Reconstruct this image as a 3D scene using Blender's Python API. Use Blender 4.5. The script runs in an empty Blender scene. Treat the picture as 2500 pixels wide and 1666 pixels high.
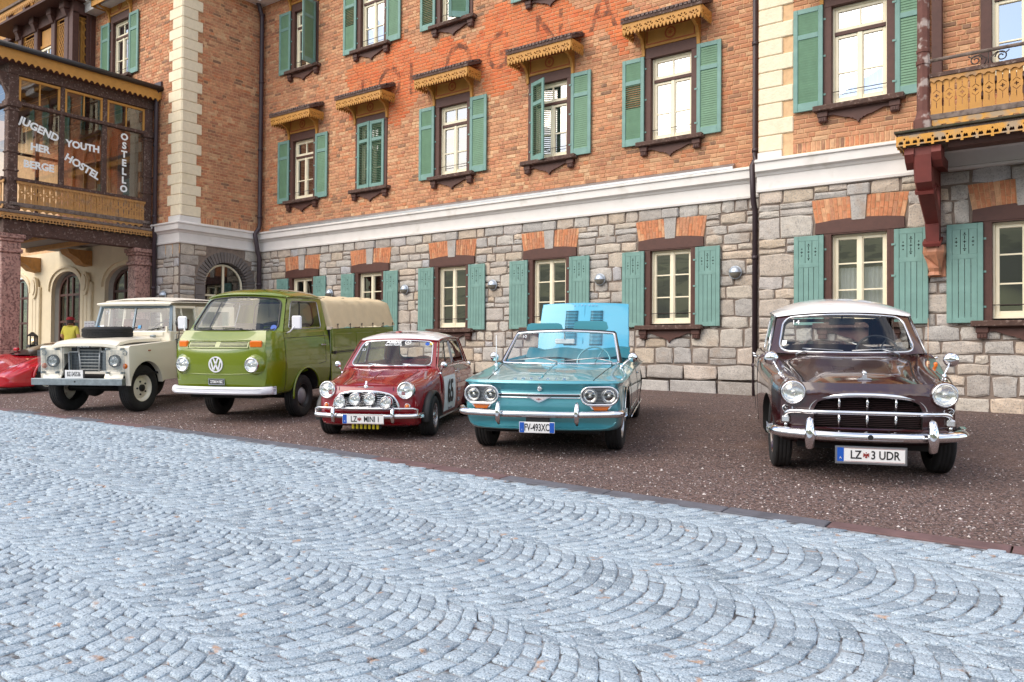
import bpy, bmesh, math, random
import numpy as np
from math import sin, cos, pi, radians, sqrt, atan2
from mathutils import Vector, Matrix
from mathutils.geometry import tessellate_polygon
R = random.Random(7)
SC = bpy.context.scene
COL = SC.collection
# ------------------------------------------------------------------ camera
YAW, PIT, ROLL, CAMZ = radians(126.0), radians(.88), radians(.40), 1.467
fw = Vector((cos(YAW)*cos(PIT), sin(YAW)*cos(PIT), sin(PIT)))
r0 = Vector((sin(YAW), -cos(YAW), 0)); u0 = r0.cross(fw)
rt = r0*cos(ROLL)+u0*sin(ROLL); up = u0*cos(ROLL)-r0*sin(ROLL)
cam = bpy.data.cameras.new('camera'); camo = bpy.data.objects.new('camera', cam); COL.objects.link(camo)
cam.lens = 28.0; cam.sensor_width = 36.0; cam.clip_end = 4000; cam.clip_start = .05
mw = Matrix((rt, up, -fw)).transposed().to_4x4(); mw.translation = (0, 0, CAMZ); camo.matrix_world = mw
SC.camera = camo
# ------------------------------------------------------------------ light
SUN_AZ = radians(244)      # direction the light comes from (math angle in XY): left-front of the facade
SUN_EL = radians(40)
W = bpy.data.worlds.new('World'); SC.world = W; W.use_nodes = True
nt = W.node_tree; N = nt.nodes; N.clear(); L = nt.links
out = N.new('ShaderNodeOutputWorld'); bg = N.new('ShaderNodeBackground'); bg.inputs[1].default_value = .13
sky = N.new('ShaderNodeTexSky'); sky.sky_type = 'NISHITA'; sky.sun_disc = False
sky.sun_elevation = SUN_EL; sky.sun_rotation = pi/2-SUN_AZ; sky.dust_density = .6; sky.ozone_density = 1.2
tc = N.new('ShaderNodeTexCoord'); mp = N.new('ShaderNodeMapping'); mp.inputs['Scale'].default_value = (1.0, 1.0, 2.6)
nz = N.new('ShaderNodeTexNoise'); nz.inputs['Scale'].default_value = 2.6; nz.inputs['Detail'].default_value = 9; nz.inputs['Roughness'].default_value = .58
cr = N.new('ShaderNodeValToRGB'); cr.color_ramp.elements[0].position = .44; cr.color_ramp.elements[1].position = .60
cr.color_ramp.elements[0].color = (0, 0, 0, 1); cr.color_ramp.elements[1].color = (1, 1, 1, 1)
mx = N.new('ShaderNodeMix'); mx.data_type = 'RGBA'; mx.inputs[7].default_value = (7.6, 7.1, 6.5, 1)
L.new(tc.outputs['Generated'], mp.inputs[0]); L.new(mp.outputs[0], nz.inputs[0]); L.new(nz.outputs[0], cr.inputs[0])
L.new(cr.outputs[0], mx.inputs[0]); L.new(sky.outputs[0], mx.inputs[6]); L.new(mx.outputs[2], bg.inputs[0]); L.new(bg.outputs[0], out.inputs[0])
sl = bpy.data.lights.new('sun', 'SUN'); sl.energy = 1.15; sl.angle = radians(50); sl.color = (1, .87, .70)
so = bpy.data.objects.new('sun', sl); COL.objects.link(so)
sd = Vector((cos(SUN_AZ)*cos(SUN_EL), sin(SUN_AZ)*cos(SUN_EL), sin(SUN_EL)))
so.rotation_euler = sd.to_track_quat('Z', 'Y').to_euler(); so.location = sd*40
vs = SC.view_settings; vs.view_transform = 'Standard'; vs.look = 'None'; vs.gamma = 1; vs.exposure = 1.2; vs.use_curve_mapping = False
# ------------------------------------------------------------------ materials
MATS = {}
def s2l(c):
    c = [x/255 for x in c]
    return tuple(x/12.92 if x <= .04045 else ((x+.055)/1.055)**2.4 for x in c)
def M(name, col=(.5, .5, .5), rough=.6, metal=0, var=.12, vs_=6, bump=0, bs=40, spec=.5, coat=0, ramp=None, rsrc='attr', spots=None, glass=None, emit=None, stain=None):
    """procedural material; col linear rgb. ramp: piece colours picked by a per-piece random number."""
    if name in MATS: return MATS[name]
    m = bpy.data.materials.new(name); m.use_nodes = True; MATS[name] = m
    t = m.node_tree; n = t.nodes; l = t.links; b = n['Principled BSDF']
    b.inputs['Roughness'].default_value = rough; b.inputs['Metallic'].default_value = metal
    b.inputs['Specular IOR Level'].default_value = spec; b.inputs['Coat Weight'].default_value = coat; b.inputs['Coat Roughness'].default_value = .03
    b.inputs['Base Color'].default_value = (*col, 1)
    tcn = n.new('ShaderNodeTexCoord')
    def noise(sc, det=4, rg=.55):
        x = n.new('ShaderNodeTexNoise'); x.inputs['Scale'].default_value = sc; x.inputs['Detail'].default_value = det; x.inputs['Roughness'].default_value = rg
        l.new(tcn.outputs['Object'], x.inputs[0]); return x
    def mixc(a, bb, f, bl='MIX'):
        x = n.new('ShaderNodeMix'); x.data_type = 'RGBA'; x.blend_type = bl
        for i, v in ((6, a), (7, bb)):
            if isinstance(v, tuple): x.inputs[i].default_value = (*v, 1) if len(v) == 3 else v
            else: l.new(v, x.inputs[i])
        if isinstance(f, (int, float)): x.inputs[0].default_value = f
        else: l.new(f, x.inputs[0])
        return x.outputs[2]
    def rampn(src, els):
        x = n.new('ShaderNodeValToRGB'); e = x.color_ramp.elements
        while len(e) < len(els): e.new(.5)
        for q, (p, c) in zip(e, els): q.position = p; q.color = (*c, 1)
        l.new(src, x.inputs[0]); return x.outputs[0]
    base = None
    if ramp:
        if rsrc == 'attr': a = n.new('ShaderNodeAttribute'); a.attribute_name = 'rnd'; src = a.outputs['Fac']
        else: a = n.new('ShaderNodeObjectInfo'); src = a.outputs['Random']
        x = n.new('ShaderNodeValToRGB'); x.color_ramp.interpolation = 'LINEAR'; e = x.color_ramp.elements
        while len(e) < len(ramp): e.new(.5)
        for i, c in enumerate(ramp): e[i].position = i/(len(ramp)-1); e[i].color = (*c, 1)
        l.new(src, x.inputs[0]); base = x.outputs[0]
    else:
        base = col
    if var:
        nn = noise(vs_, 5)
        g = rampn(nn.outputs[0], [(.3, (1-var,)*3), (.7, (1+var,)*3)])
        base = mixc(base, g, 1.0, 'MULTIPLY')
    if spots:   # list of (colour, scale, threshold_lo, hi, amount)
        for (c, sc, lo, hi, am) in spots:
            q = noise(sc, 3); f = rampn(q.outputs[0], [(lo, (0, 0, 0)), (hi, (am, am, am))])
            base = mixc(base, c, f)
    if not isinstance(base, tuple): l.new(base, b.inputs['Base Color'])
    if bump:
        q = noise(bs, 6, .6); bp = n.new('ShaderNodeBump'); bp.inputs['Strength'].default_value = 1; bp.inputs['Distance'].default_value = bump
        l.new(q.outputs[0], bp.inputs['Height']); l.new(bp.outputs[0], b.inputs['Normal'])
    if emit: b.inputs['Emission Color'].default_value = (*emit[0], 1); b.inputs['Emission Strength'].default_value = emit[1]
    if glass:   # (tint, reflect factor, haze)
        for x in list(n):
            if x.type == 'BSDF_PRINCIPLED': n.remove(x)
        tr = n.new('ShaderNodeBsdfTransparent'); tr.inputs[0].default_value = (*glass[0], 1)
        gl = n.new('ShaderNodeBsdfGlossy'); gl.inputs['Roughness'].default_value = glass[2]; gl.inputs[0].default_value = (1, 1, 1, 1)
        lw = n.new('ShaderNodeLayerWeight'); lw.inputs[0].default_value = .5
        pw = n.new('ShaderNodeMath'); pw.operation = 'POWER'; pw.inputs[1].default_value = 5; l.new(lw.outputs['Facing'], pw.inputs[0])
        mt = n.new('ShaderNodeMath'); mt.operation = 'MULTIPLY_ADD'; mt.use_clamp = True; mt.inputs[1].default_value = .95; mt.inputs[2].default_value = .04+glass[1]; l.new(pw.outputs[0], mt.inputs[0])
        ms = n.new('ShaderNodeMixShader'); l.new(mt.outputs[0], ms.inputs[0]); l.new(tr.outputs[0], ms.inputs[1]); l.new(gl.outputs[0], ms.inputs[2])
        if len(glass) > 3:
            q = noise(1.3, 1); bp = n.new('ShaderNodeBump'); bp.inputs['Distance'].default_value = glass[3]; l.new(q.outputs[0], bp.inputs['Height']); l.new(bp.outputs[0], gl.inputs['Normal'])
        l.new(ms.outputs[0], n['Material Output'].inputs[0])
    return m
# ------------------------------------------------------------------ mesh helpers
class MB:
    def __init__(s, T=None): s.v = []; s.f = []; s.sm = []; s.mi = []; s.T = T or Matrix.Identity(4); s.attr = []; s.rnd = 0.
    def add(s, vs, fs, smooth=False, mi=0):
        b = len(s.v)
        T = s.T
        s.v += [tuple(T @ Vector(p)) for p in vs]
        fl = T.to_3x3().determinant() < 0
        for f in fs:
            f = [b+i for i in f]
            s.f.append(f[::-1] if fl else f); s.sm.append(smooth); s.mi.append(mi); s.attr.append(s.rnd)
        return s
    def box(s, x0, x1, y0, y1, z0, z1, mi=0):
        if x0 > x1: x0, x1 = x1, x0
        if y0 > y1: y0, y1 = y1, y0
        if z0 > z1: z0, z1 = z1, z0
        return s.add([(x0,y0,z0),(x1,y0,z0),(x1,y1,z0),(x0,y1,z0),(x0,y0,z1),(x1,y0,z1),(x1,y1,z1),(x0,y1,z1)],
                     [(3,2,1,0),(4,5,6,7),(0,1,5,4),(1,2,6,5),(2,3,7,6),(3,0,4,7)], mi=mi)
    def bbox(s, x0, x1, y0, y1, z0, z1, c=.006):
        """box with chamfered edges"""
        if x0 > x1: x0, x1 = x1, x0
        if y0 > y1: y0, y1 = y1, y0
        if z0 > z1: z0, z1 = z1, z0
        c = min(c, .45*min(x1-x0, y1-y0, z1-z0))
        vs = []; idx = {}
        X, Y, Z = (x0, x1), (y0, y1), (z0, z1)
        for i in (0, 1):
            for j in (0, 1):
                for k in (0, 1):
                    sx, sy, sz = (1, -1)[i], (1, -1)[j], (1, -1)[k]
                    for a, d in enumerate(((0, 1, 1), (1, 0, 1), (1, 1, 0))):
                        idx[i, j, k, a] = len(vs); vs.append((X[i]+sx*c*d[0], Y[j]+sy*c*d[1], Z[k]+sz*c*d[2]))
        fs = []
        I = lambda i, j, k, a: idx[i, j, k, a]
        def face(f, a):
            pts = [Vector(vs[q]) for q in f]; n = (pts[1]-pts[0]).cross(pts[2]-pts[0]); cc = Vector(((x0+x1)/2, (y0+y1)/2, (z0+z1)/2))
            fs.append(f if n.dot(sum(pts, Vector())/len(pts)-cc) > 0 else f[::-1])
        for i in (0, 1): face([I(i,0,0,0), I(i,1,0,0), I(i,1,1,0), I(i,0,1,0)], 0)
        for j in (0, 1): face([I(0,j,0,1), I(1,j,0,1), I(1,j,1,1), I(0,j,1,1)], 1)
        for k in (0, 1): face([I(0,0,k,2), I(1,0,k,2), I(1,1,k,2), I(0,1,k,2)], 2)
        for i in (0, 1):
            for j in (0, 1): face([I(i,j,0,0), I(i,j,1,0), I(i,j,1,1), I(i,j,0,1)], 0)
        for i in (0, 1):
            for k in (0, 1): face([I(i,0,k,0), I(i,1,k,0), I(i,1,k,2), I(i,0,k,2)], 0)
        for j in (0, 1):
            for k in (0, 1): face([I(0,j,k,1), I(1,j,k,1), I(1,j,k,2), I(0,j,k,2)], 0)
        for i in (0, 1):
            for j in (0, 1):
                for k in (0, 1): face([I(i,j,k,0), I(i,j,k,1), I(i,j,k,2)], 0)
        return s.add(vs, fs)
    def prism(s, poly, d0, d1, ax='y', holes=(), smooth=False):
        """extrude 2d polygon (u,v): ax y -> (u,*,v); ax x -> (*,u,v); ax z -> (u,v,*)"""
        def P(u, v, d): return (u, d, v) if ax == 'y' else ((d, u, v) if ax == 'x' else (u, v, d))
        loops = [list(poly)]+[list(h) for h in holes]
        fl = [p for q in loops for p in q]; n = len(fl)
        tri = tessellate_polygon([[Vector((p[0], p[1], 0)) for p in q] for q in loops])
        vs = [P(*p, d0) for p in fl]+[P(*p, d1) for p in fl]; fs = []
        def ar(t): a, b, c = [fl[i] for i in t]; return (b[0]-a[0])*(c[1]-a[1])-(c[0]-a[0])*(b[1]-a[1])
        sg = 1 if ax in 'xz' else -1
        if d1 < d0: sg = -sg
        for t in tri:
            t = list(t)
            if ar(t) < 0: t = t[::-1]
            if sg > 0: fs.append([i+n for i in t]); fs.append(t[::-1])
            else: fs.append([i+n for i in t][::-1]); fs.append(t)
        o = 0
        for li, q in enumerate(loops):
            k = len(q); A = sum(q[i][0]*q[(i+1) % k][1]-q[(i+1) % k][0]*q[i][1] for i in range(k))
            w = (A > 0) == (li == 0)
            for i in range(k):
                a, b = o+i, o+(i+1) % k
                f = [a, b, b+n, a+n]
                fs.append(f if (w == (sg > 0)) else f[::-1])
            o += k
        return s.add(vs, fs, smooth)
    def tube(s, path, r, seg=8, closed=False, cap=True, prof=None, upv=(0, 0, 1), smooth=True):
        """sweep a circle (or 2d profile list) along a path; r may be a list"""
        P = [Vector(p) for p in path]; n = len(P)
        pr = prof or [(cos(2*pi*i/seg), sin(2*pi*i/seg)) for i in range(seg)]; k = len(pr)
        vs = []; u = Vector(upv); last = None
        for i in range(n):
            a = P[(i-1) % n] if (closed or i > 0) else P[i]; b = P[(i+1) % n] if (closed or i < n-1) else P[i]
            t = (b-a).normalized()
            sd_ = t.cross(u)
            if sd_.length < .15: sd_ = last if last is not None else t.cross(Vector((1, .3, 0)))
            sd_.normalize()
            if last is not None and sd_.dot(last) < 0 and prof is None: sd_ = -sd_
            last = sd_; n2 = sd_.cross(t).normalized()
            rr = r[i] if isinstance(r, (list, tuple)) else r
            mf = 1.0
            for c in pr: vs.append(P[i]+sd_*c[0]*rr*mf+n2*c[1]*rr)
        fs = []
        for i in range(n if closed else n-1):
            for j in range(k):
                a = i*k+j; b = i*k+(j+1) % k; c = ((i+1) % n)*k+(j+1) % k; d = ((i+1) % n)*k+j
                fs.append((a, b, c, d))
        if cap and not closed: fs += [tuple(range(k))[::-1], tuple(range((n-1)*k, n*k))]
        return s.add(vs, fs, smooth)
    def lathe(s, prof, seg=24, ax='z', c=(0, 0, 0), smooth=True):
        """prof: list (r, h) ; axis through c"""
        vs = []; k = len(prof)
        for i in range(seg):
            a = 2*pi*i/seg
            for r_, h in prof:
                x, y = r_*cos(a), r_*sin(a)
                p = (x, y, h) if ax == 'z' else ((h, x, y) if ax == 'x' else (y, h, x))
                vs.append((p[0]+c[0], p[1]+c[1], p[2]+c[2]))
        fs = []
        for i in range(seg):
            j = (i+1) % seg
            for q in range(k-1): fs.append((i*k+q, j*k+q, j*k+q+1, i*k+q+1))
        return s.add(vs, fs, smooth)
    def grid(s, pts, smooth=True, flip=False, closed_u=False):
        """pts: rows of points"""
        nu = len(pts); nv = len(pts[0]); vs = [p for r_ in pts for p in r_]; fs = []
        for i in range(nu if closed_u else nu-1):
            for j in range(nv-1):
                a = i*nv+j; i2 = (i+1) % nu; f = (a, i2*nv+j, i2*nv+j+1, a+1)
                fs.append(f[::-1] if flip else f)
        return s.add(vs, fs, smooth)
    def mesh(s, name, mats):
        me = bpy.data.meshes.new(name); me.from_pydata(s.v, [], s.f); me.validate()
        if not isinstance(mats, (list, tuple)): mats = [mats]
        for m in mats: me.materials.append(m)
        if len(me.polygons) == len(s.sm):
            me.polygons.foreach_set('use_smooth', s.sm); me.polygons.foreach_set('material_index', s.mi)
            at = me.attributes.new('rnd', 'FLOAT', 'FACE'); at.data.foreach_set('value', s.attr)
        me.update(); return me
    def build(s, name, mats, parent=None, sharp=None):
        me = s.mesh(name, mats)
        if sharp: me.set_sharp_from_angle(angle=radians(sharp))
        o = bpy.data.objects.new(name, me); COL.objects.link(o)
        if parent is not None:
            o.parent = parent
        return o
def empty(name, loc=(0, 0, 0), label=None, cat=None, group=None, mat=None):
    o = bpy.data.objects.new(name, None); COL.objects.link(o); o.empty_display_size = .3
    if mat is not None: o.matrix_world = mat
    else: o.location = loc
    return tag(o, label, cat, group)
def tag(o, label=None, cat=None, group=None, kind=None):
    if label: o['label'] = label
    if cat: o['category'] = cat
    if group: o['group'] = group
    if kind: o['kind'] = kind
    return o
def W0(parent):      # builder for world coordinates under an unrotated Empty
    r_ = parent
    while r_.parent: r_ = r_.parent
    return MB(Matrix.Translation(-Vector(r_.location)))
def dup(o, parent=None, loc=None):
    c = o.copy(); COL.objects.link(c); c.parent = parent if parent is not None else o.parent
    if loc is not None: c.location = loc
    for ch in o.children: dup(ch, c)
    return c
def copyto(me_obj, parent, T):
    c = me_obj.copy(); COL.objects.link(c); c.parent = parent; c.matrix_local = T; return c
def text_mb(mb, s, size, T, depth=.004, align='CENTER', bold=0, sx=1.0, spacing=1.0):
    """flat lettering as real geometry (local xy plane, z out) appended to builder with transform T"""
    cu = bpy.data.curves.new('t', 'FONT'); cu.body = s; cu.size = size; cu.align_x = align; cu.align_y = 'CENTER'; cu.extrude = depth/2; cu.offset = bold; cu.resolution_u = 3; cu.space_character = spacing
    o = bpy.data.objects.new('t', cu); COL.objects.link(o)
    me = bpy.data.meshes.new_from_object(o.evaluated_get(bpy.context.evaluated_depsgraph_get()))
    S = Matrix.Diagonal((sx, 1, 1, 1))
    mb.add([T @ (S @ v.co) for v in me.vertices], [list(p.vertices) for p in me.polygons])
    bpy.data.objects.remove(o); bpy.data.curves.remove(cu); bpy.data.meshes.remove(me)
def frame(o, x, y):          # matrix with origin o, local x axis, local y axis
    x = Vector(x).normalized(); y = Vector(y); y = (y-x*y.dot(x)).normalized(); z = x.cross(y)
    m = Matrix((x, y, z)).transposed().to_4x4(); m.translation = o; return m
def lerp(a, b, t): return a+(b-a)*t
def cr1(p, t):               # catmull-rom through list of tuples, t in 0..len-1
    i = min(int(t), len(p)-2); f = t-i
    p0 = p[max(i-1, 0)]; p1 = p[i]; p2 = p[i+1]; p3 = p[min(i+2, len(p)-1)]
    return tuple(.5*((2*b)+(-a+c)*f+(2*a-5*b+4*c-d)*f*f+(-a+3*b-3*c+d)*f**3) for a, b, c, d in zip(p0, p1, p2, p3))
def spline(p, n): return [cr1(p, (len(p)-1)*i/(n-1)) for i in range(n)]
def zg(x, y): return -.019*min(max(x, -16), 14)+.047*min(max(y, -9), 17)
def pix(p):                  # project world point to photo pixel (2500 wide)
    q = Vector(p)-Vector((0, 0, CAMZ)); d = q.dot(fw)
    if d < .1: return None
    return 1250+1944*q.dot(rt)/d, 833-1944*q.dot(up)/d, d
# ------------------------------------------------------------------ ground
m_gravel = M('gravel', s2l((108, 87, 80)), .9, var=.22, vs_=26, bump=.014, bs=48, spots=[(s2l((52, 40, 39)), 34, .48, .56, .9), (s2l((168, 156, 156)), 50, .60, .65, .9), (s2l((124, 98, 86)), .7, .55, .72, .45), (s2l((82, 68, 68)), 1.3, .52, .7, .4)])
m_land = M('meadow', s2l((116, 120, 88)), .95, var=.3, vs_=.05, spots=[(s2l((52, 60, 48)), .022, .47, .52, .9), (s2l((52, 62, 40)), .2, .55, .6, .7)])
KX = [(-60, 4.6), (-20, 5.15), (-13.7, 5.42), (-9.6, 5.66), (-7, 5.74), (-4, 5.68), (-1.9, 5.68), (0, 5.74), (14, 5.9)]
def kerbY(x): return float(np.interp(x, [a for a, b in KX], [b for a, b in KX]))
def ground():
    xs = [-900, -300, -120, -60]+list(np.arange(-45, 14.1, 1.5))+[25, 60, 150, 400, 900]
    ys = [-900, -400, -200, -100, -60, -30, -15]+list(np.arange(-9, 30.1, 1.5))+[45, 100, 250, 600]
    mb = MB(); pts = []
    for x in xs:
        row = []
        for y in ys:
            z = zg(x, y)-.03
            d = max(0, -y-45); z += 46*(1-math.exp(-(d/75)**2))*(1+.25*sin(x*.013+1)+.2*sin(x*.031)) if d > 0 else 0
            row.append((x, y, z))
        pts.append(row)
    mb.grid(pts, flip=True)
    g = mb.build('ground', m_land); tag(g, kind='structure'); 
    # gravel sheet
    mb = MB(); pts = []
    for x in np.arange(-45, 14.1, .8):
        k = kerbY(x)+.152
        pts.append([(x, lerp(k, 16, t/12), zg(x, lerp(k, 16, t/12))) for t in range(13)])
    mb.grid(pts, flip=True)
    gl = mb.build('gravel_ground', m_gravel); tag(gl, kind='structure')
    # loose stones
    rg = np.random.RandomState(3); mb = MB(); vs = []; fs = []; at = []
    oc = np.array([(1,0,0),(0,1,0),(-1,0,0),(0,-1,0),(0,0,1)], float); of = [(0,1,4),(1,2,4),(2,3,4),(3,0,4)]
    cnt = 0
    while cnt < 42000:
        x = rg.uniform(-16, 1.5); y = kerbY(x)+.13+rg.exponential(2.4)
        p = pix((x, y, zg(x, y)))
        if y > 14 or p is None or p[0] < -150 or p[0] > 2650: continue
        if rg.rand() > min(1, 8.5/p[2]): continue
        cnt += 1
        s_ = rg.uniform(.005, .012)*(1.8 if rg.rand() < .02 else 1); a = rg.uniform(0, 6.28); c_, q_ = cos(a), sin(a)
        b = len(vs); sc = rg.uniform(.6, 1.2, 3)*s_
        for o_ in oc:
            u, v, w = o_*sc; vs.append((x+u*c_-v*q_, y+u*q_+v*c_, zg(x, y)-.001+w*.8))
        fs += [tuple(b+i for i in f) for f in of]; at += [rg.rand()]*4
    me = bpy.data.meshes.new('loose_gravel'); me.from_pydata(vs, [], fs)
    t = me.attributes.new('rnd', 'FLOAT', 'FACE'); t.data.foreach_set('value', at)
    me.materials.append(M('pebbles', ramp=[s2l(c) for c in ((78, 58, 56), (94, 73, 70), (106, 86, 84), (112, 88, 80), (128, 110, 108), (96, 77, 74), (220, 212, 208))], rough=.85, var=.1))
    o = bpy.data.objects.new('loose_gravel', me); COL.objects.link(o); tag(o, kind='stuff')
ground()
def cobbles():
    plaza = MB(); pts = []
    for x in np.arange(-45, 14.1, .8):
        k = kerbY(x)
        pts.append([(x, lerp(-9, k, t/12), zg(x, lerp(-9, k, t/12))-.0055) for t in range(13)])
    plaza.grid(pts, flip=True)
    m_joint = M('joint_sand', s2l((148, 154, 160)), .95, var=.3, vs_=30, bump=.006, bs=120, spots=[(s2l((46, 40, 40)), 11, .50, .60, .80), (s2l((120, 86, 80)), 55, .62, .67, .8), (s2l((84, 92, 44)), 2.6, .68, .76, .6)])
    po = plaza.build('cobbled_pavement', m_joint); tag(po, kind='structure')
    m_sett = M('granite_sett', ramp=[s2l(c) for c in ((124, 138, 151), (150, 166, 180), (161, 177, 190), (168, 183, 195), (156, 172, 186), (174, 188, 199), (137, 152, 166))], rough=.62, var=.10, vs_=14, bump=.0022, bs=140,
               spots=[(s2l((78, 92, 106)), 120, .52, .61, .8), (s2l((206, 215, 221)), 105, .56, .63, .75), (s2l((176, 128, 84)), 9, .655, .73, .7)])
    rg = np.random.RandomState(5)
    setts = []
    Rr = .77; pit = .100; n_arc = 11
    for k in range(-1, 7):
        Yb = 4.76-1.10*k; sh = rg.uniform(0, pit)
        for n in range(int(22/pit)):
            x0 = -20+n*pit+sh; Yk = Yb-.085*(x0+2.2)*min(1, max(0, (k+1)*.6))
            off = .5 if n % 2 else 0.
            th = np.linspace(-pi/4*1.07, pi/4*1.07, n_arc+1)
            cut = [th[0]]+[t+off*(th[1]-th[0]) for t in th[:-1]][(1 if off == 0 else 0):]+[th[-1]]
            cut = [c if i in (0, len(cut)-1) else c+rg.uniform(-.032, .032) for i, c in enumerate(cut)]
            for a, b in zip(cut[:-1], cut[1:]):
                if b-a < .022: continue
                am = (a+b)/2; cx = x0+Rr*cos(am)-.6; cy = Yk+Rr*sin(am)
                if cy > kerbY(cx)-.035: continue
                p = pix((cx, cy, zg(cx, cy)))
                if p is None or p[2] < 1.2 or not (-260 < p[0] < 2760) or p[1] > 2050: continue
                g = .002+rg.uniform(0, .0045); da = g/Rr
                q = []
                for (t, xx) in ((a+da, 0), (b-da, 0), (b-da, pit), (a+da, pit)):
                    q.append((x0+xx+(-g if xx else g)*.9+Rr*cos(t)-.6+rg.uniform(-.0065, .0065), Yk+Rr*sin(t)+rg.uniform(-.0065, .0065)))
                setts.append((p[2], q, rg.rand()))
    setts.sort(key=lambda t: t[0])
    def sett(mb, q, rnd, rg):
        c = np.mean(q, 0); dz = rg.uniform(-.0035, .0035); tx, ty = rg.uniform(-.035, .035, 2)
        ring = []
        for i in range(4):
            p, a, b = np.array(q[i]), np.array(q[i-1]), np.array(q[(i+1) % 4])
            cc = rg.uniform(.05, .14); ring += [p+(a-p)*cc, p+(b-p)*rg.uniform(.05, .14)]
            m_ = (p+b)/2; ring.append(m_+(m_-c)*rg.uniform(-.10, .05))
        k = len(ring); vs = []
        z0 = zg(*c)
        for sc, z in ((1, -.03), (1, -.0015), (.93, .0028), (.55, .004)):
            for p in ring:
                x, y = c+(p-c)*sc; vs.append((x, y, z0+dz+z+(x-c[0])*tx+(y-c[1])*ty))
        fs = []
        for r_ in range(3):
            for i in range(k): fs.append((r_*k+i, r_*k+(i+1) % k, (r_+1)*k+(i+1) % k, (r_+1)*k+i))
        fs.append(tuple(range(3*k, 4*k)))
        mb.rnd = rnd; mb.add(vs, fs, True)
    for d, q, r_ in setts[:300]:
        mb = MB(); sett(mb, q, r_, rg); mb.build('cobblestone', m_sett, po)
    mb = MB()
    for d, q, r_ in setts[300:]: sett(mb, q, r_, rg)
    o = mb.build('cobblestones', m_sett, po); tag(o, kind='stuff')
    # kerb slabs
    mk = [M('kerb_red', s2l((104, 80, 80)), .8, var=.25, bump=.003, bs=60), M('kerb_grey', s2l((92, 92, 100)), .8, var=.25, bump=.003, bs=60)]
    x = -18.; i = 0
    kb = empty('kerb', (0, 0, 0)); tag(kb, kind='structure')
    while x < 2.5:
        l_ = R.uniform(.7, 1.25); mb = MB(); vs = []
        for (xx, dy) in ((x+.006, .0), (x+l_-.006, .0), (x+l_-.006, .15), (x+.006, .15)):
            yy = kerbY(xx)+dy; vs.append((xx, yy, zg(xx, yy)+.001))
        vs += [(a, b, c-.09) for a, b, c in vs]
        c = [sum(v[j] for v in vs[:4])/4 for j in range(2)]
        vs += [(a+(c[0]-a)*.02, b+(c[1]-b)*.06, cc+.006) for a, b, cc in vs[:4]]
        mb.add(vs, [(0,1,5,4)[::-1],(1,2,6,5)[::-1],(2,3,7,6)[::-1],(3,0,4,7)[::-1],(0,1,9,8),(1,2,10,9),(2,3,11,10),(3,0,8,11),(8,9,10,11)])
        mb.build('kerb_stone', mk[1 if R.random() < .42 else 0], kb); x += l_; i += 1
cobbles()
# ================================================================== hotel building
YB, YC, XA, YF = 14.0, 13.5, -19.04, 11.56     # main facade, right wing, side wall, left wing front
BR = [s2l(c) for c in ((136, 104, 84), (178, 128, 98), (198, 140, 104), (196, 138, 106), (204, 148, 112), (198, 134, 98), (186, 130, 100), (208, 160, 122), (200, 142, 106), (214, 176, 138), (204, 132, 92), (172, 118, 92))]
m_brick = M('brick', ramp=BR, rough=.9, var=.22, vs_=14, bump=.004, bs=60, spots=[(s2l((208, 170, 130)), 16, .58, .68, .5), (s2l((120, 88, 70)), .55, .52, .70, .38)])
m_brick_o = M('brick_single', ramp=BR, rsrc='obj', rough=.9, var=.22, vs_=14, bump=.004, bs=60, spots=[(s2l((208, 170, 130)), 16, .58, .68, .5), (s2l((120, 88, 70)), .55, .52, .70, .38)])
BRR = [s2l(c) for c in ((206, 112, 68), (212, 116, 68), (206, 104, 62), (214, 124, 74), (198, 106, 66), (208, 128, 84))]
m_brick_red = M('brick_painted', ramp=BRR, rough=.85, var=.15, vs_=4, bump=.003, bs=50, spots=[(s2l((196, 130, 92)), 3.0, .48, .66, .6)])
m_mortar = M('mortar', s2l((222, 184, 142)), .95, var=.15, vs_=10, bump=.004, bs=80)
ST = [s2l(c) for c in ((154, 147, 140), (180, 173, 165), (192, 186, 178), (170, 166, 162), (198, 189, 176), (186, 168, 146), (186, 178, 170), (166, 158, 150), (204, 186, 166), (174, 174, 178))]
m_stone = M('granite_stone', ramp=ST, rough=.85, var=.16, vs_=7, bump=.010, bs=22, spots=[(s2l((112, 110, 112)), 55, .54, .64, .6), (s2l((206, 204, 200)), 62, .58, .66, .5), (s2l((152, 122, 94)), 1.9, .60, .74, .5)])
m_smort = M('stone_mortar', s2l((134, 120, 110)), .95, var=.2, vs_=12, bump=.006, bs=60)
m_white = M('white_cornice', s2l((226, 222, 218)), .6, var=.05, vs_=3, spots=[(s2l((190, 184, 172)), 2.2, .60, .72, .5)])
m_cream = M('cream_stucco', s2l((238, 224, 196)), .85, var=.06, vs_=10, bump=.010, bs=26, spots=[(s2l((206, 190, 150)), 1.6, .58, .7, .3)])
m_frame = M('cream_frame', s2l((244, 234, 206)), .45, var=.04)
m_brown = M('brown_wood', s2l((84, 52, 44)), .6, var=.14, vs_=12)
m_weath = M('weathered_wood', s2l((84, 62, 54)), .85, var=.25, vs_=9, bump=.004, bs=40, spots=[(s2l((150, 132, 122)), 20, .56, .66, .6)])
m_grey = M('grey_wood', s2l((120, 106, 98)), .9, var=.3, vs_=10, bump=.004, bs=40, spots=[(s2l((70, 56, 50)), 16, .5, .65, .6)])
m_green = M('shutter_green', s2l((114, 152, 144)), .55, var=.10, vs_=5, spots=[(s2l((130, 166, 158)), 2.5, .56, .70, .5)])
m_slat = M('slat_green', s2l((106, 144, 116)), .6, var=.10, vs_=6)
m_yel = M('ochre_wood', s2l((190, 136, 62)), .6, var=.1, vs_=7, spots=[(s2l((186, 132, 70)), 3, .55, .7, .5)])
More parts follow.
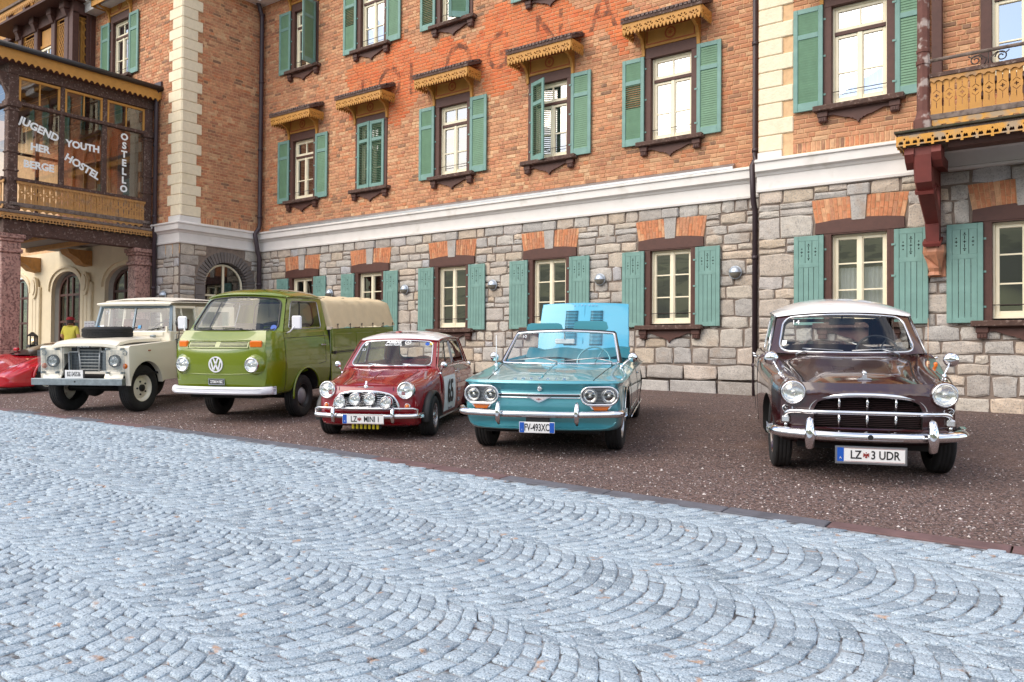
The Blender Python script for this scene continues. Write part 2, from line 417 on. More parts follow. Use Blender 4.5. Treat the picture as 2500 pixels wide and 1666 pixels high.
m_yel2 = M('weathered_ochre', s2l((180, 134, 80)), .75, var=.18, vs_=9, spots=[(s2l((140, 120, 100)), 5, .56, .7, .55)])
m_rline = M('painted_red', s2l((168, 84, 40)), .6)
m_tile = M('canopy_tile', s2l((118, 100, 94)), .85, var=.4, vs_=16, spots=[(s2l((60, 48, 46)), 20, .5, .62, .8)])
m_dark = M('dark_interior', (.012, .012, .014), .9, var=0)  # near-black interiors; also painted-in shade inside the shutter cutouts
m_iron = M('iron', s2l((58, 48, 46)), .6)
m_pipe = M('pipe_brown', s2l((62, 50, 56)), .45, var=.1)
m_win = M('window_glass', glass=((.72, .76, .78), .42, .0, .0012))
m_win2 = M('ground_window_glass', glass=((.62, .66, .66), .26, .0, .0012))
m_curt = M('curtain', s2l((236, 236, 238)), .9, var=.03)
m_metal = M('flashing', s2l((178, 182, 186)), .4, metal=.8)
hotel = empty('hotel_building', (-10, 14, .8), 'red brick hotel with a grey granite ground floor and green shutters behind the cars', 'building')
HB = lambda: W0(hotel)

def mapper(kind, plane):       # wall coordinates (u along wall, z, d outwards) -> world
    if kind == 'y': return lambda u, z, d=0: (u, plane-d, z)      # faces -Y
    return lambda u, z, d=0: (plane+d, u, z)                      # faces +X
def sub(iv, holes):
    out = [iv]
    for a, b in holes:
        nx = []
        for c, d in out:
            if b <= c or a >= d: nx.append((c, d)); continue
            if a > c: nx.append((c, a))
            if b < d: nx.append((b, d))
        out = nx
    return out
def sheet(mb, mp_, u0, u1, z0, z1, holes, d):
    """flat wall with rectangular holes as quads"""
    us = sorted({u0, u1, *[min(max(h[i], u0), u1) for h in holes for i in (0, 1)]}); zs = sorted({z0, z1, *[min(max(h[i], z0), z1) for h in holes for i in (2, 3)]})
    for a, b in zip(us[:-1], us[1:]):
        for c, e in zip(zs[:-1], zs[1:]):
            m = ((a+b)/2, (c+e)/2)
            if any(h[0] < m[0] < h[1] and h[2] < m[1] < h[3] for h in holes): continue
            q = [mp_(a, c, d), mp_(b, c, d), mp_(b, e, d), mp_(a, e, d)]
            mb.add(q, [(0, 1, 2, 3)])
BRICKS = []
def brick_fill(mp_, u0, u1, z0, z1, holes, red=None, soldier=False):
    ph = .0795; j = .014; i = 0; z = z0
    if soldier:
        u = u0
        while u < u1: BRICKS.append((mp_, u+.004, min(u+.062, u1), z0, z0+.15, 0)); u += .075
        z = z0+.16
    while z < z1-.02:
        u = u0-(.0 if i % 2 else .19); k = R.randint(0, 1); zt = min(z+ph-j, z1)
        hs = [(h[0], h[1]) for h in holes if h[2] < zt and h[3] > z]
        while u < u1:
            ln = (.25 if k % 2 == 0 else .122)+R.uniform(-.008, .008); k += 1
            if R.random() < .12: k += 1
            a, b = max(u+.006, u0), min(u+ln-.006, u1)
            u += ln
            if b-a < .02: continue
            for c, d in sub((a, b), hs):
                if d-c > .018:
                    rd = 0
                    if red and red((c+d)/2, z): rd = 1
                    BRICKS.append((mp_, c, d, z+R.uniform(-.002, .002), zt+R.uniform(-.002, .002), rd))
        z += ph; i += 1
def flush_bricks(part_of):
    global BRICKS
    L_ = []
    for b in BRICKS:
        c = b[0]((b[1]+b[2])/2, (b[3]+b[4])/2); p = pix(c)
        if p is None: continue
        on_ = -60 < p[0] < 2560 and -60 < p[1] < 1700
        L_.append((on_, (b[2]-b[1])/p[2], b))
    vis = sorted([x for x in L_ if x[0]], key=lambda x: -x[1])
    single = [x[2] for x in vis if x[2][5] == 0][:300]; ids = {id(b) for b in single}
    unit = MB(); unit.add([(-.5, 0, -.5), (.5, 0, -.5), (.5, 0, .5), (-.5, 0, .5), (-.5, .5, -.5), (.5, .5, -.5), (.5, .5, .5), (-.5, .5, .5), (-.46, -.3, -.40), (.46, -.3, -.40), (.46, -.3, .40), (-.46, -.3, .40)],
        [(8,9,10,11),(0,1,9,8),(1,2,10,9),(2,3,11,10),(3,0,8,11),(1,0,4,5),(2,1,5,6),(3,2,6,7),(0,3,7,4)])
    um = unit.mesh('brick', m_brick_o); first = None
    for mp_, a, b, c, d, rd in single:
        p0 = Vector(mp_(a, c)); p1 = Vector(mp_(b, d)); ce = (p0+p1)/2
        o = bpy.data.objects.new('brick', um); COL.objects.link(o); o.parent = part_of
        alongx = abs(p1.x-p0.x) > abs(p1.y-p0.y)
        o.location = ce-Vector(hotel.location); o.scale = (b-a, .02, d-c)
        if not alongx: o.rotation_euler = (0, 0, pi/2)
    mb = [HB(), HB()]
    for x in L_:
        if id(x[2]) in ids: continue
        mp_, a, b, c, d, rd = x[2]; m = mb[rd]; m.rnd = R.random(); e = R.uniform(.003, .008); i_ = .006
        m.add([mp_(a, c, -.01), mp_(b, c, -.01), mp_(b, d, -.01), mp_(a, d, -.01), mp_(a, c, e-.004), mp_(b, c, e-.004), mp_(b, d, e-.004), mp_(a, d, e-.004), mp_(a+i_, c+i_, e), mp_(b-i_, c+i_, e), mp_(b-i_, d-i_, e), mp_(a+i_, d-i_, e)],
              [(8,9,10,11),(4,5,9,8),(5,6,10,9),(6,7,11,10),(7,4,8,11),(0,1,5,4),(1,2,6,5),(2,3,7,6),(3,0,4,7)])
    tag(mb[0].build('bricks', m_brick, part_of), kind='stuff')
    if mb[1].v: tag(mb[1].build('painted_bricks', m_brick_red, part_of), kind='stuff')
STONES = []
def stone_fill(mp_, u0, u1, z0, z1, holes, big=1.0, proud=0., lev=()):
    z = z0; rows = []
    for e in list(lev)+[z1]:
        while z < e-.06:
            h = R.uniform(.15, .34)*big
            if e-(z+h) < .15: h = e-z
            rows.append((z, h)); z += h
        z = e
    for z, h in rows:
        hs = []
        for ho in holes:
            if ho[2] < z+h-.02 and ho[3] > z+.02: hs.append((ho[0], ho[1]))
        for c, d in sub((u0, u1), hs):
            u = c
            while u < d-.01:
                w = R.uniform(.22, .60)*big
                if d-(u+w) < .2: w = d-u
                g = R.uniform(.003, .010)
                if w > .12:
                    if h > .22 and R.random() < .34:
                        s_ = h*R.uniform(.38, .62)
                        STONES.append((mp_, u+g, u+w-g, z+g, z+s_-g, proud)); 
                        if R.random() < .4 and w > .35:
                            q = w*R.uniform(.4, .6); STONES.append((mp_, u+g, u+q-g, z+s_+g, z+h-g, proud)); STONES.append((mp_, u+q+g, u+w-g, z+s_+g, z+h-g, proud))
                        else: STONES.append((mp_, u+g, u+w-g, z+s_+g, z+h-g, proud))
                    else: STONES.append((mp_, u+g, u+w-g, z+g, z+h-g, proud))
                elif w > .03: STONES.append((mp_, u+g*.6, u+w-g*.6, z+g, z+h-g, proud))
                u += w
def stone_mesh(m, s):
    mp_, a, b, c, d, pr = s
    j = lambda q: R.uniform(-q, q)
    w, h = b-a, d-c; q = min(.026, .11*min(w, h)+.003)
    um, zm = (a+b)/2+j(w*.15), (c+d)/2+j(h*.15)
    ring = [(a+abs(j(q)), c+abs(j(q))), (um, c+j(q*.8)), (b-abs(j(q)), c+abs(j(q))), (b-abs(j(q*.7)), zm), (b-abs(j(q)), d-abs(j(q*1.3))), (um+j(w*.2), d-j(q*.8)), (a+abs(j(q)), d-abs(j(q))), (a+abs(j(q*.7)), zm)]
    m.rnd = R.random(); e = R.uniform(.008, .020)
    vs = [mp_(u, z, pr-.03) for u, z in ring]+[mp_(u, z, pr+.004) for u, z in ring]
    k = .035/max(w, .1); k2 = .035/max(h, .08)
    vs += [mp_(u+(um-u)*min(k*1.3, .4), z+(zm-z)*min(k2*1.3, .4), pr+e+j(.006)) for u, z in ring]+[mp_(um, zm, pr+e+R.uniform(.0, .012))]
    fs = []
    for i in range(8):
        n = (i+1) % 8
        fs += [(i, n, 8+n, 8+i), (8+i, 8+n, 16+n, 16+i), (16+i, 16+n, 24)]
    m.add(vs, fs)
def flush_stones(part_of):
    L_ = []
    for s in STONES:
        p = pix(s[0]((s[1]+s[2])/2, (s[3]+s[4])/2))
        if p is None: continue
        L_.append((not (-60 < p[0] < 2560 and 0 < p[1] < 1100), -(s[2]-s[1])*(s[4]-s[3])/p[2]**2, s))
    L_.sort(key=lambda x: x[:2])
    for x in L_[:300]:
        m = HB(); stone_mesh(m, x[2]); m.build('stone', m_stone, part_of)
    m = HB()
    for x in L_[300:]: stone_mesh(m, x[2])
    if m.v: tag(m.build('stones', m_stone, part_of), kind='stuff')
# ---------------------------------------------------------------- windows
WX = [-17.17, -14.57, -11.89, -9.21, -6.46]
CX = [-2.985, -.74]
def regpoly(c, r, n, a0=0): return [(c[0]+r*cos(a0+2*pi*i/n), c[1]+r*sin(a0+2*pi*i/n)) for i in range(n)]
def star4(c, r, q=.3): return [(c[0]+(r if i % 2 == 0 else r*q)*cos(pi*i/4), c[1]+(r if i % 2 == 0 else r*q)*sin(pi*i/4)) for i in range(8)]
def lace_unit(w, h, kind):
    """outline of a scalloped lace strip piece from u=0..w, top at v=0, bottom -h"""
    if kind == 'fan':
        n = 3; pts = [(0, 0), (0, -h*.66)]
        for i in range(n):
            a, b = w*i/n, w*(i+1)/n; pts += [((a+b)/2-.006, -h), ((a+b)/2+.006, -h), (b, -h*.70)]
        pts[-1] = (w, -h*.66); pts.append((w, 0))
        c = (w/2, -h*.62); ho = []
        for t in (20, 62, 118, 160):
            a = radians(t); d = Vector((cos(a), sin(a))); p = Vector(c)+d*w*.17; q = Vector(c)+d*w*.33; n_ = Vector((-d.y, d.x))*w*.075
            ho.append([tuple(p-n_*.5), tuple(q-n_), tuple(q+n_), tuple(p+n_*.5)])
        ho += [regpoly((w*.02+.02, -h*.46), .018, 6), regpoly((w*.5, -h*.66), .016, 5)]
        return pts, ho
    if kind == 'drop':    # small trefoil drops
        pts = [(0, 0), (0, -h*.45), (w*.22, -h*.45), (w*.2, -h*.62), (w*.34, -h*.68), (w*.4, -h*.85), (w*.5, -h), (w*.6, -h*.85), (w*.66, -h*.68), (w*.8, -h*.62), (w*.78, -h*.45), (w, -h*.45), (w, 0)]
        return pts, []
    if kind == 'zig': return [(0, 0), (0, -h*.6), (w*.15, -h*.6), (w*.5, -h), (w*.85, -h*.6), (w, -h*.6), (w, 0)], []
    if kind == 'arcade':  # row of openings with a lower rail
        pts = [(0, 0), (0, -h*.86), (w*.4, -h*.86), (w*.4, -h), (w*.6, -h), (w*.6, -h*.86), (w, -h*.86), (w, 0)]
        ho = [[(w*.1, -h*.74), (w*.42, -h*.74), (w*.42, -h*.60), (w*.33, -h*.42), (w*.26, -h*.52), (w*.18, -h*.42), (w*.1, -h*.58)], [(w*.58, -h*.74), (w*.9, -h*.74), (w*.9, -h*.58), (w*.82, -h*.42), (w*.74, -h*.52), (w*.67, -h*.42), (w*.58, -h*.60)], star4((w*.5, -h*.3), w*.09, .7)]
        return pts, ho
    if kind == 'tooth':
        pts = [(0, 0), (0, -h*.55), (w*.12, -h*.7), (w*.2, -h*.55), (w*.32, -h*.55), (w*.32, -h*.86), (w*.5, -h), (w*.68, -h*.86), (w*.68, -h*.55), (w*.8, -h*.55), (w*.88, -h*.7), (w, -h*.55), (w, 0)]
        return pts, [regpoly((w*.5, -h*.5), h*.09, 5)]
def lace(mb, p0, p1, z, h, n, kind, th=.02):
    """lace strip hung along p0->p1 (xy)"""
    p0, p1 = Vector((*p0, z)), Vector((*p1, z)); d = (p1-p0); Ln = d.length; d.normalize()
    T0 = mb.T
    mb.T = T0 @ frame(p0, d, (0, 0, 1)); pts, ho = lace_unit(Ln/n, h, kind)
    u = MB(); u.prism(pts, 0, th, 'z', ho)
    for i in range(n): mb.add([(x+i*Ln/n, y, z_) for x, y, z_ in u.v], u.f)
    mb.T = T0
def balusters(mb, p0, p1, z0, z1, n, th=.02):
    """row of fretwork boards with cross, diamond and slots"""
    d = Vector((*p1, 0))-Vector((*p0, 0)); Ln = d.length; d.normalize(); w = Ln/n; h = z1-z0; c = h*.5
    g = .006; s_ = .0045
    pts = [(g, 0), (w-g, 0), (w-g, h*.2), (w-g-.008, h*.22), (w-g-.008, c-.05), (w-g, c-.03), (w-g, c+.03), (w-g-.008, c+.05), (w-g-.008, h*.76), (w-g, h*.78), (w-g, h),
           (g, h), (g, h*.78), (g+.008, h*.76), (g+.008, c+.05), (g, c+.03), (g, c-.03), (g+.008, c-.05), (g+.008, h*.22), (g, h*.2)]
    m = w/2; cross = []
    for i in range(4):
        a = i*pi/2; ca, sa = cos(a), sin(a)
        for u, v in ((.012, -.008), (.028, -.012), (.034, 0), (.028, .012), (.012, .008)): cross.append((m+(u*ca-v*sa)*.8, c+(u*sa+v*ca)*.8))
    slotu = [(m-s_, c+.09), (m+s_, c+.09), (m+s_, h*.84), (m-s_, h*.84)]; slotd = [(m-s_, h*.16), (m+s_, h*.16), (m+s_, c-.09), (m-s_, c-.09)]
    vee = lambda sg: [(m-.042, c+sg*.036), (m, c+sg*.074), (m+.042, c+sg*.036), (m+.046, c+sg*.043), (m, c+sg*.084), (m-.046, c+sg*.043)]
    u = MB(); u.prism(pts, 0, th, 'z', [cross, slotu, slotd, vee(1), vee(-1)])
    out = []
    for i in range(n):
        T = frame(Vector((*p0, z0))+d*(i*w), d, (0, 0, 1)); out.append((u, T))
    return out

def shutter_mesh(w, h, kind, open_top=0):
    """leaf in local coords: hinge at x=0, extends +x, thickness y -.02...02"""
    mb = MB(); t = .018; st = .075
    mb.bbox(0, st, -t, t, 0, h); mb.bbox(w-st, w, -t, t, 0, h)
    rails = [(0, .14), (h*.70, h*.70+.085), (h-.085, h)]
    if kind == 'panel': rails = [(0, .08), (h*.645, h*.645+.075), (h-.085, h)]
    for a, b in rails: mb.bbox(st-.002, w-st+.002, -t+.002, t-.002, a, b)
    if kind == 'panel':
        zr = [(rails[0][1], rails[1][0]), (rails[1][1], rails[2][0])]; n = 3; bw = (w-2*st)/n
        for gi, (a, b) in enumerate(zr):
            for i in range(n if gi else 4):
                bw = (w-2*st)/(n if gi else 4)
                x0, x1 = st+i*bw+.004, st+(i+1)*bw-.004; ho = []
                if gi:
                    cx, cz = (x0+x1)/2, (a+b)/2
                    ho = [star4((cx, cz), .027, .36)]
                    if i == 1:
                        for sg in (1, -1):
                            ho += [regpoly((cx, cz+sg*.125), .013, 6), [(cx-.006, cz+sg*.035), (cx+.006, cz+sg*.035), (cx+.006, cz+sg*.088), (cx-.006, cz+sg*.088)][::(1 if sg > 0 else -1)],
                                   [(cx-.022, cz+sg*.096), (cx+.022, cz+sg*.096), (cx+.022, cz+sg*.107), (cx-.022, cz+sg*.107)][::(1 if sg > 0 else -1)]]
                    else: ho += [regpoly((cx, cz+.056), .012, 6), regpoly((cx, cz-.056), .012, 6)]
                mb.prism([(x0, a-.004), (x1, a-.004), (x1, b+.004), (x0, b+.004)], -.013, -.004, 'y', ho); mb.prism([(x0, a-.004), (x1, a-.004), (x1, b+.004), (x0, b+.004)], .004, .013, 'y', ho)
    if kind == 'panel': mb.box(st, w-st, -.002, .002, rails[1][1], rails[2][0], 1)  # dark sheet between the boards, added to paint shade into the cutouts
    for hz in (.22, h*.5, h-.25): mb.box(-.035, .02, -t-.012, -t-.001, hz, hz+.03)
    sl = MB()
    if kind == 'louvre':
        for (a, b), op in (((rails[0][1], rails[1][0]), 0), ((rails[1][1], rails[2][0]), 0)):
            n = int((b-a)/.042)
            for i in range(n):
                z = a+(i+.5)*(b-a)/n; dz = .0215; dy = .0055
                if open_top == 'all' or (open_top == 'part' and a < h*.3 and z > h*.42): dz = .004; dy = .016
                sl.add([(st-.003, -dy, z-dz-.003), (w-st+.003, -dy, z-dz-.003), (w-st+.003, -dy, z-dz+.003), (st-.003, -dy, z-dz+.003), (st-.003, dy, z+dz-.003), (w-st+.003, dy, z+dz-.003), (w-st+.003, dy, z+dz+.003), (st-.003, dy, z+dz+.003)],
                       [(0,1,2,3),(7,6,5,4),(0,4,5,1),(3,2,6,7),(0,3,7,4),(1,5,6,2)])
    else: sl = None
    return mb.mesh('shutter', [m_green, m_dark] if kind == 'panel' else m_green), (sl.mesh('shutter_slats', m_slat) if sl else None)
SHM = {}
def shutter(parent, hinge, side, ang, h, kind, w=.475, op=0):
    """side -1 left leaf, +1 right leaf; ang 0 closed .. 180 flat open"""
    key = (kind, h, w, op)
    if key not in SHM: SHM[key] = shutter_mesh(w, h, kind, op)
    fm, sm = SHM[key]
    a = radians(ang)
    # closed leaf spans toward the window centre; open swings outwards (-y)
    d = (cos(pi*(side > 0))*cos(a), -sin(a)) if True else None
    o = bpy.data.objects.new('shutter', fm); COL.objects.link(o); o.parent = parent
    x = Vector((d[0], d[1], 0)); z = Vector((0, 0, 1)); y = z.cross(x)
    if side > 0:   # keep handedness
        pass
    m = Matrix((x, y, z)).transposed().to_4x4(); m.translation = Vector(hinge); o.matrix_local = m
    if sm:    # louvres joined with the leaf: one mesh per leaf
        me = fm.copy(); bmx = bmesh.new(); bmx.from_mesh(fm); n0 = len(bmx.faces); bmx.from_mesh(sm)
        bmx.faces.ensure_lookup_table()
        for f in bmx.faces[n0:]: f.material_index = 1
        if key+('j',) not in SHM:
            bmx.to_mesh(me); me.materials.append(m_slat); SHM[key+('j',)] = me
        bmx.free(); o.data = SHM[key+('j',)]
    return o
def sash(h, low, upper):
    """cream casement window frame mesh and pane rectangles; x -.42...42, z 0..h"""
    mb = MB(); panes = []; f = .05; y0, y1 = .09, .15
    def cas(x0, x1, z0, z1, bars):
        mb.bbox(x0, x0+f, y0, y1, z0, z1); mb.bbox(x1-f, x1, y0, y1, z0, z1); mb.bbox(x0+f-.001, x1-f+.001, y0, y1, z0, z0+f+.015); mb.bbox(x0+f-.001, x1-f+.001, y0, y1, z1-f, z1)
        for kind, q in bars:
            if kind == 'h': mb.box(x0+f-.002, x1-f+.002, y0+.008, y1-.008, q-.011, q+.011)
            else: mb.box(q-.014, q+.014, y0+.008, y1-.008, z0+f, z1-f)
        panes.append((x0+f-.004, x1-f+.004, z0+f, z1-f+.004))
    mb.bbox(-.42, -.385, .07, .17, 0, h); mb.bbox(.385, .42, .07, .17, 0, h); mb.bbox(-.386, .386, .07, .17, -.0, .045); mb.bbox(-.386, .386, .07, .17, h-.035, h)
    for s_ in (-1, 1): cas(min(0, s_*.384)+.001, max(0, s_*.384)-.001, .045, low-.002, [('h', q) for q in ((.045+low)*.44,)] if upper else [('h', .045+(low-.045)*.35), ('h', .045+(low-.045)*.67)])
    if upper: cas(-.383, .383, low+.055, h-.035, [('v', 0)])
    mb.bbox(-.035, .035, .075, .152, .046, low-.004)
    return mb.mesh('sash', m_frame), panes
SASHES = {}
def window(px, py, z0, kind, shL=180, shR=180, op=(0, 0), curtain=0, canopy=None, wallkind='brick', gl=None, side_=None):
    h, low = (1.6, 1.13) if kind == 'upper' else (1.41, 1.375)
    T = Matrix.Translation(Vector((px, py, z0))-Vector(hotel.location))
    # surround = the window part itself
    key = 'sur'+kind
    if key not in SASHES:
        mb = MB(); so_ = .56 if kind == 'upper' else .53
        for s_ in (-1, 1): mb.bbox(s_*.415, s_*so_, -.022, .2, -.09, h+.002)
        if kind == 'upper': mb.bbox(-so_, so_, -.024, .2, h, h+.21); mb.box(-.384, .384, .065, .16, low-.001, low+.056)
        else:
            mb.prism([(-.67, h+.02), (.67, h+.02), (.66, h+.20), (.4, h+.23), (.12, h+.245), (.09, h+.22), (-.09, h+.22), (-.12, h+.245), (-.4, h+.23), (-.66, h+.20)], -.03, .2, 'y')
            mb.box(-.53, .53, -.02, .2, h-.002, h+.021)
            for s_ in (-1, 1): mb.box(s_*.455, s_*.47, -.026, -.02, -.05, h)
        SASHES[key] = mb.mesh('window', m_brown); SASHES['s'+kind] = sash(h, low, kind == 'upper')
        # sill and apron
        mb = MB(); mb.bbox(-.68, .68, -.16, .09, -.115, -.03, .01); SASHES['sill'] = mb.mesh('window_sill', m_weath)
        mb = MB(); pts = [(-.62, -.115), (-.62, -.29), (-.47, -.29), (-.45, -.2)]
        lf = [(-.45, -.19), (-.38, -.185), (-.3, -.215), (-.2, -.255), (-.13, -.265), (-.1, -.29), (-.075, -.28), (-.06, -.31), (-.03, -.315), (0, -.37)]
        pts = [(-.62, -.115), (-.62, -.19)]+lf+[(-a, b) for a, b in lf[-2::-1]]+[(.62, -.19), (.62, -.115)]
        mb.prism(pts, -.055, .0, 'y')
        for s_ in (-1, 1):
            mb.bbox(s_*.46, s_*.62, -.10, .0, -.21, -.117); mb.bbox(s_*.475, s_*.605, -.085, .0, -.29, -.205)
            for q in (.49, .525, .56): mb.box(s_*q, s_*(q+.025), -.1, -.08, -.275, -.225)
        SASHES['apron'] = mb.mesh('sill_apron', m_brown)
    w = bpy.data.objects.new('window', SASHES[key]); COL.objects.link(w); w.parent = hotel; w.matrix_local = T
    def part(n, me):
        o = bpy.data.objects.new(n, me); COL.objects.link(o); o.parent = w; return o
    sm, panes = SASHES['s'+kind]; part('sash', sm)
    for p in panes:
        mb = MB(); tl = R.uniform(-.012, .012); yy = .12
        mb.add([(p[0], yy, p[2]), (p[1], yy+tl*(p[1]-p[0]), p[2]), (p[1], yy+tl*(p[1]-p[0]), p[3]), (p[0], yy, p[3])], [(0, 1, 2, 3)])
        part('pane', mb.mesh('pane', gl or (m_win if kind == 'upper' else m_win2)))
    part('window_sill', SASHES['sill']); part('sill_apron', SASHES['apron'])
    mb = MB(); mb.add([(-.5, .75, -.1), (.5, .75, -.1), (.5, .75, h+.1), (-.5, .75, h+.1), (-.5, .2, -.1), (.5, .2, -.1), (.5, .2, h+.1), (-.5, .2, h+.1)], [(0,1,2,3),(4,5,1,0),(7,3,2,6),(4,0,3,7),(1,5,6,2)]); part('dark_interior', mb.mesh('dark_interior', m_dark))
    if curtain:
        mb = MB(); zt = h-.05 if curtain == 1 else h*.62; zb = .05
        for s_ in (-1, 1):
            xs = np.linspace(.02, .38, 30); pts = [[(s_*x, .2+.02*sin(x*95), zb) for x in xs], [(s_*x, .2+.02*sin(x*95), zt) for x in xs]]; mb.grid(pts)
        part('curtain', mb.mesh('curtain', m_curt))
    mb = MB(); mb.tube([(-.42, .03, .2), (.42, .03, .2)], .007, 5); part('guard_rail', mb.mesh('guard_rail', m_iron))
    hs = (h+.11, 'louvre') if kind == 'upper' else (h+.06, 'panel'); zb = -.06
    so_ = .555 if kind == 'upper' else .54
    if shL is not None:
        hx = -so_+.015; o = shutter(w, (hx if shL > 120 else -.47, -.052 if shL > 120 else -.03, zb), -1, shL, hs[0], hs[1], op=op[0])
    if shR is not None:
        hx = so_-.015; o = shutter(w, (hx if shR > 120 else .47, -.052 if shR > 120 else -.03, zb), 1, shR, hs[0], hs[1], op=op[1])
    if canopy: make_canopy(part, h, canopy)
    return w
def make_canopy(part, h, style):
    z = h+.21
    mb = MB(); mb.bbox(-.53, .53, -.045, .0, z, z+.42); mb.box(-.50, .50, -.049, -.046, z+.33, z+.36, 1); mb.box(-.50, .50, -.049, -.046, z+.045, z+.07, 1)
    for s_ in (-1, 1): mb.box(s_*.475, s_*.50, -.0485, -.0462, z+.07, z+.33, 1)
    mb.prism(regpoly((0, z+.2), .115, 20), -.053, -.046, 'y'); T0 = len(mb.mi); 
    mb.prism(regpoly((0, z+.2), .115, 20), -.056, -.0535, 'y', [regpoly((0, z+.2), .082, 20)]); 
    mb.prism([(0+(.07 if i % 2 == 0 else .025)*cos(i*pi/8), z+.2+(.07 if i % 2 == 0 else .025)*sin(i*pi/8)) for i in range(16)], -.056, -.0535, 'y')
    mb.mi[T0:] = [1]*(len(mb.mi)-T0)
    part('canopy_panel', mb.mesh('canopy_panel', [m_yel, m_rline]))
    for s_ in (-1, 1):
        mb = MB(); pr = [(0, z-.16), (-.05, z-.15), (-.06, z-.05), (-.085, z+.06), (-.15, z+.16), (-.27, z+.21), (-.40, z+.25), (-.42, z+.33), (0, z+.33)]
        mb.prism([(a, b) for a, b in pr], s_*.535, s_*.595, 'x')
        part('canopy_bracket', mb.mesh('canopy_bracket', m_yel))
    zt = z+.41; yo = -.46; xw = .79
    mb = MB()
    if style == 'lace':
        lace(mb, (-xw, yo), (xw, yo), zt-.02, .23, 7, 'fan'); lace(mb, (xw, yo), (xw, -.01), zt-.02, .23, 2, 'fan'); lace(mb, (-xw, -.01), (-xw, yo), zt-.02, .23, 2, 'fan')
    else:
        mb.prism([(-xw, zt-.2), (xw, zt-.2), (xw, zt), (-xw, zt)], yo, yo+.02, 'y', [regpoly((-xw+.09+i*.14, zt-.1), .018, 4) for i in range(11)])
        for s_ in (-1, 1): mb.prism([(yo, zt-.2), (-.01, zt-.2), (-.01, zt), (yo, zt)], s_*xw, s_*(xw-.02), 'x')
    part('canopy_lace', mb.mesh('canopy_lace', m_yel))
    # roof: board, tile rows
    mb = MB(); xo = xw+.035; yo2 = yo-.04
    pr = [(yo2, zt-.03), (yo2, zt+.03), (0, zt+.24), (0, zt+.18)]
    mb.prism(pr, -xo, xo, 'x')
    part('canopy_roof', mb.mesh('canopy_roof', m_weath))
    mb = MB(); n = 19; 
    for i in range(n):
        x0 = -xo+.01+i*(2*xo-.02)/n; x1 = x0+(2*xo-.02)/n-.026
        for r_, (a, b) in enumerate(((yo2-.012, yo2+.24), (yo2+.2, -.01))):
            za = zt+.035+(a-yo2)*.44; zb = zt+.035+(b-yo2)*.44
            mb.add([(x0, a, za), (x1, a, za), (x1, b, zb), (x0, b, zb), (x0, a, za+.048), (x1, a, za+.048), (x1, b, zb+.022), (x0, b, zb+.022)], [(4,5,6,7),(0,1,5,4),(1,2,6,5),(3,0,4,7),(2,3,7,6)])
    part('canopy_tiles', mb.mesh('canopy_tiles', m_tile))

Z2, Z3, ZG = 5.60, 9.16, 2.05
st2 = [(180, 180, (0, 0)), (6, 3, ('all', 'all')), (180, 180, (0, 0)), (22, 180, ('all', 0)), (180, 180, ('part', 0))]
st3 = [(180, 96, (0, 0)), (180, 180, ('part', 0)), (180, 40, ('all', 0)), (180, 180, (0, 0)), (180, 180, (0, 0))]
holesB, holesBg = [], []
for i, x in enumerate(WX):
    window(x, YB, Z2, 'upper', *st2[i], curtain=(i == 4), canopy='lace')
    window(x, YB, Z3, 'upper', *st3[i], curtain=(i == 1), canopy='plain')
    window(x, YB, ZG, 'ground', 180, 180)
    for z in (Z2, Z3): holesB.append((x-.5, x+.5, z-.05, z+1.75))
    holesBg.append((x-.5, x+.5, ZG-.08, ZG+1.6))
holesC, holesCg = [], []
for i, x in enumerate(CX):
    window(x, YC, Z2-.04, 'upper', 180 if i == 0 else None, 180 if i == 0 else None, curtain=(i == 0), canopy='lace' if i == 0 else None)
    window(x, YC, ZG-.03, 'ground', 180, 180, curtain=2 if i == 0 else 0)
    holesC.append((x-.5, x+.5, Z2-.09, Z2+1.72)); holesCg.append((x-.5, x+.5, ZG-.1, ZG+1.57))
window(-22.12, YF, 9.19, 'upper', 180, 180, canopy='plain'); holesF = [(-22.62, -21.62, 9.1, 11.0)]
# ---------------------------------------------------------------- walls
mB, mC, mA, mF = mapper('y', YB), mapper('y', YC), mapper('x', XA), mapper('y', YF)
bw = HB()
sheet(bw, mB, XA, -4.6, 4.7, 13.0, holesB, -.006); sheet(bw, mC, -4.6, 4.0, 4.7, 10.0, holesC, -.006); sheet(bw, mA, YF, YB, 4.7, 13.0, [], -.006); sheet(bw, mF, -30, XA, 4.0, 13.0, holesF, -.006)
bw.add([(-4.6, YC, 4.7), (-4.6, YB, 4.7), (-4.6, YB, 13), (-4.6, YC, 13)], [(0, 1, 2, 3)])
brick_wall = bw.build('brick_wall', m_mortar, hotel)
def redzone(u, z):
    # weathered painted band that once carried the hotel name
    c = 8.15+.02*(u+11); e = .75+.25*sin(u*1.7)+.22*sin(u*4.1+1)
    return -15.35+.2*sin(z*5) < u < -7.4 and abs(z-c) < e*.92 and not (u > -9.3 and z < 8.0 and sin(u*9+z*7) > .1)
brick_fill(mB, XA+.02, -4.66, 4.86, 11.3, [(x-.57, x+.57, z-.12, z+1.82) for x in WX for z in (Z2, Z3)], red=redzone)
brick_fill(mC, -4.02, .8, 4.84, 8.6, [(x-.57, x+.57, Z2-.16, Z2+1.78) for x in CX], soldier=True)
brick_fill(mC, -4.58, -4.02, 4.84, 8.6, [(-4.6, -4.02, 0, 20)])
brick_fill(mA, YF+.02, YB-.03, 4.86, 11.28, [], soldier=True)
brick_fill(mF, -27.5, XA-.02, 7.2, 11.28, [(-22.69, -21.55, 9.0, 11.0)]); brick_fill(mF, -20.3, XA-.02, 4.86, 7.2, [])
flush_bricks(brick_wall)
sw = HB()
ax0, ax1, az = 12.35, 13.55, 3.25     # arched side window
archH = [(12.3, 13.6, .5, 3.87)]
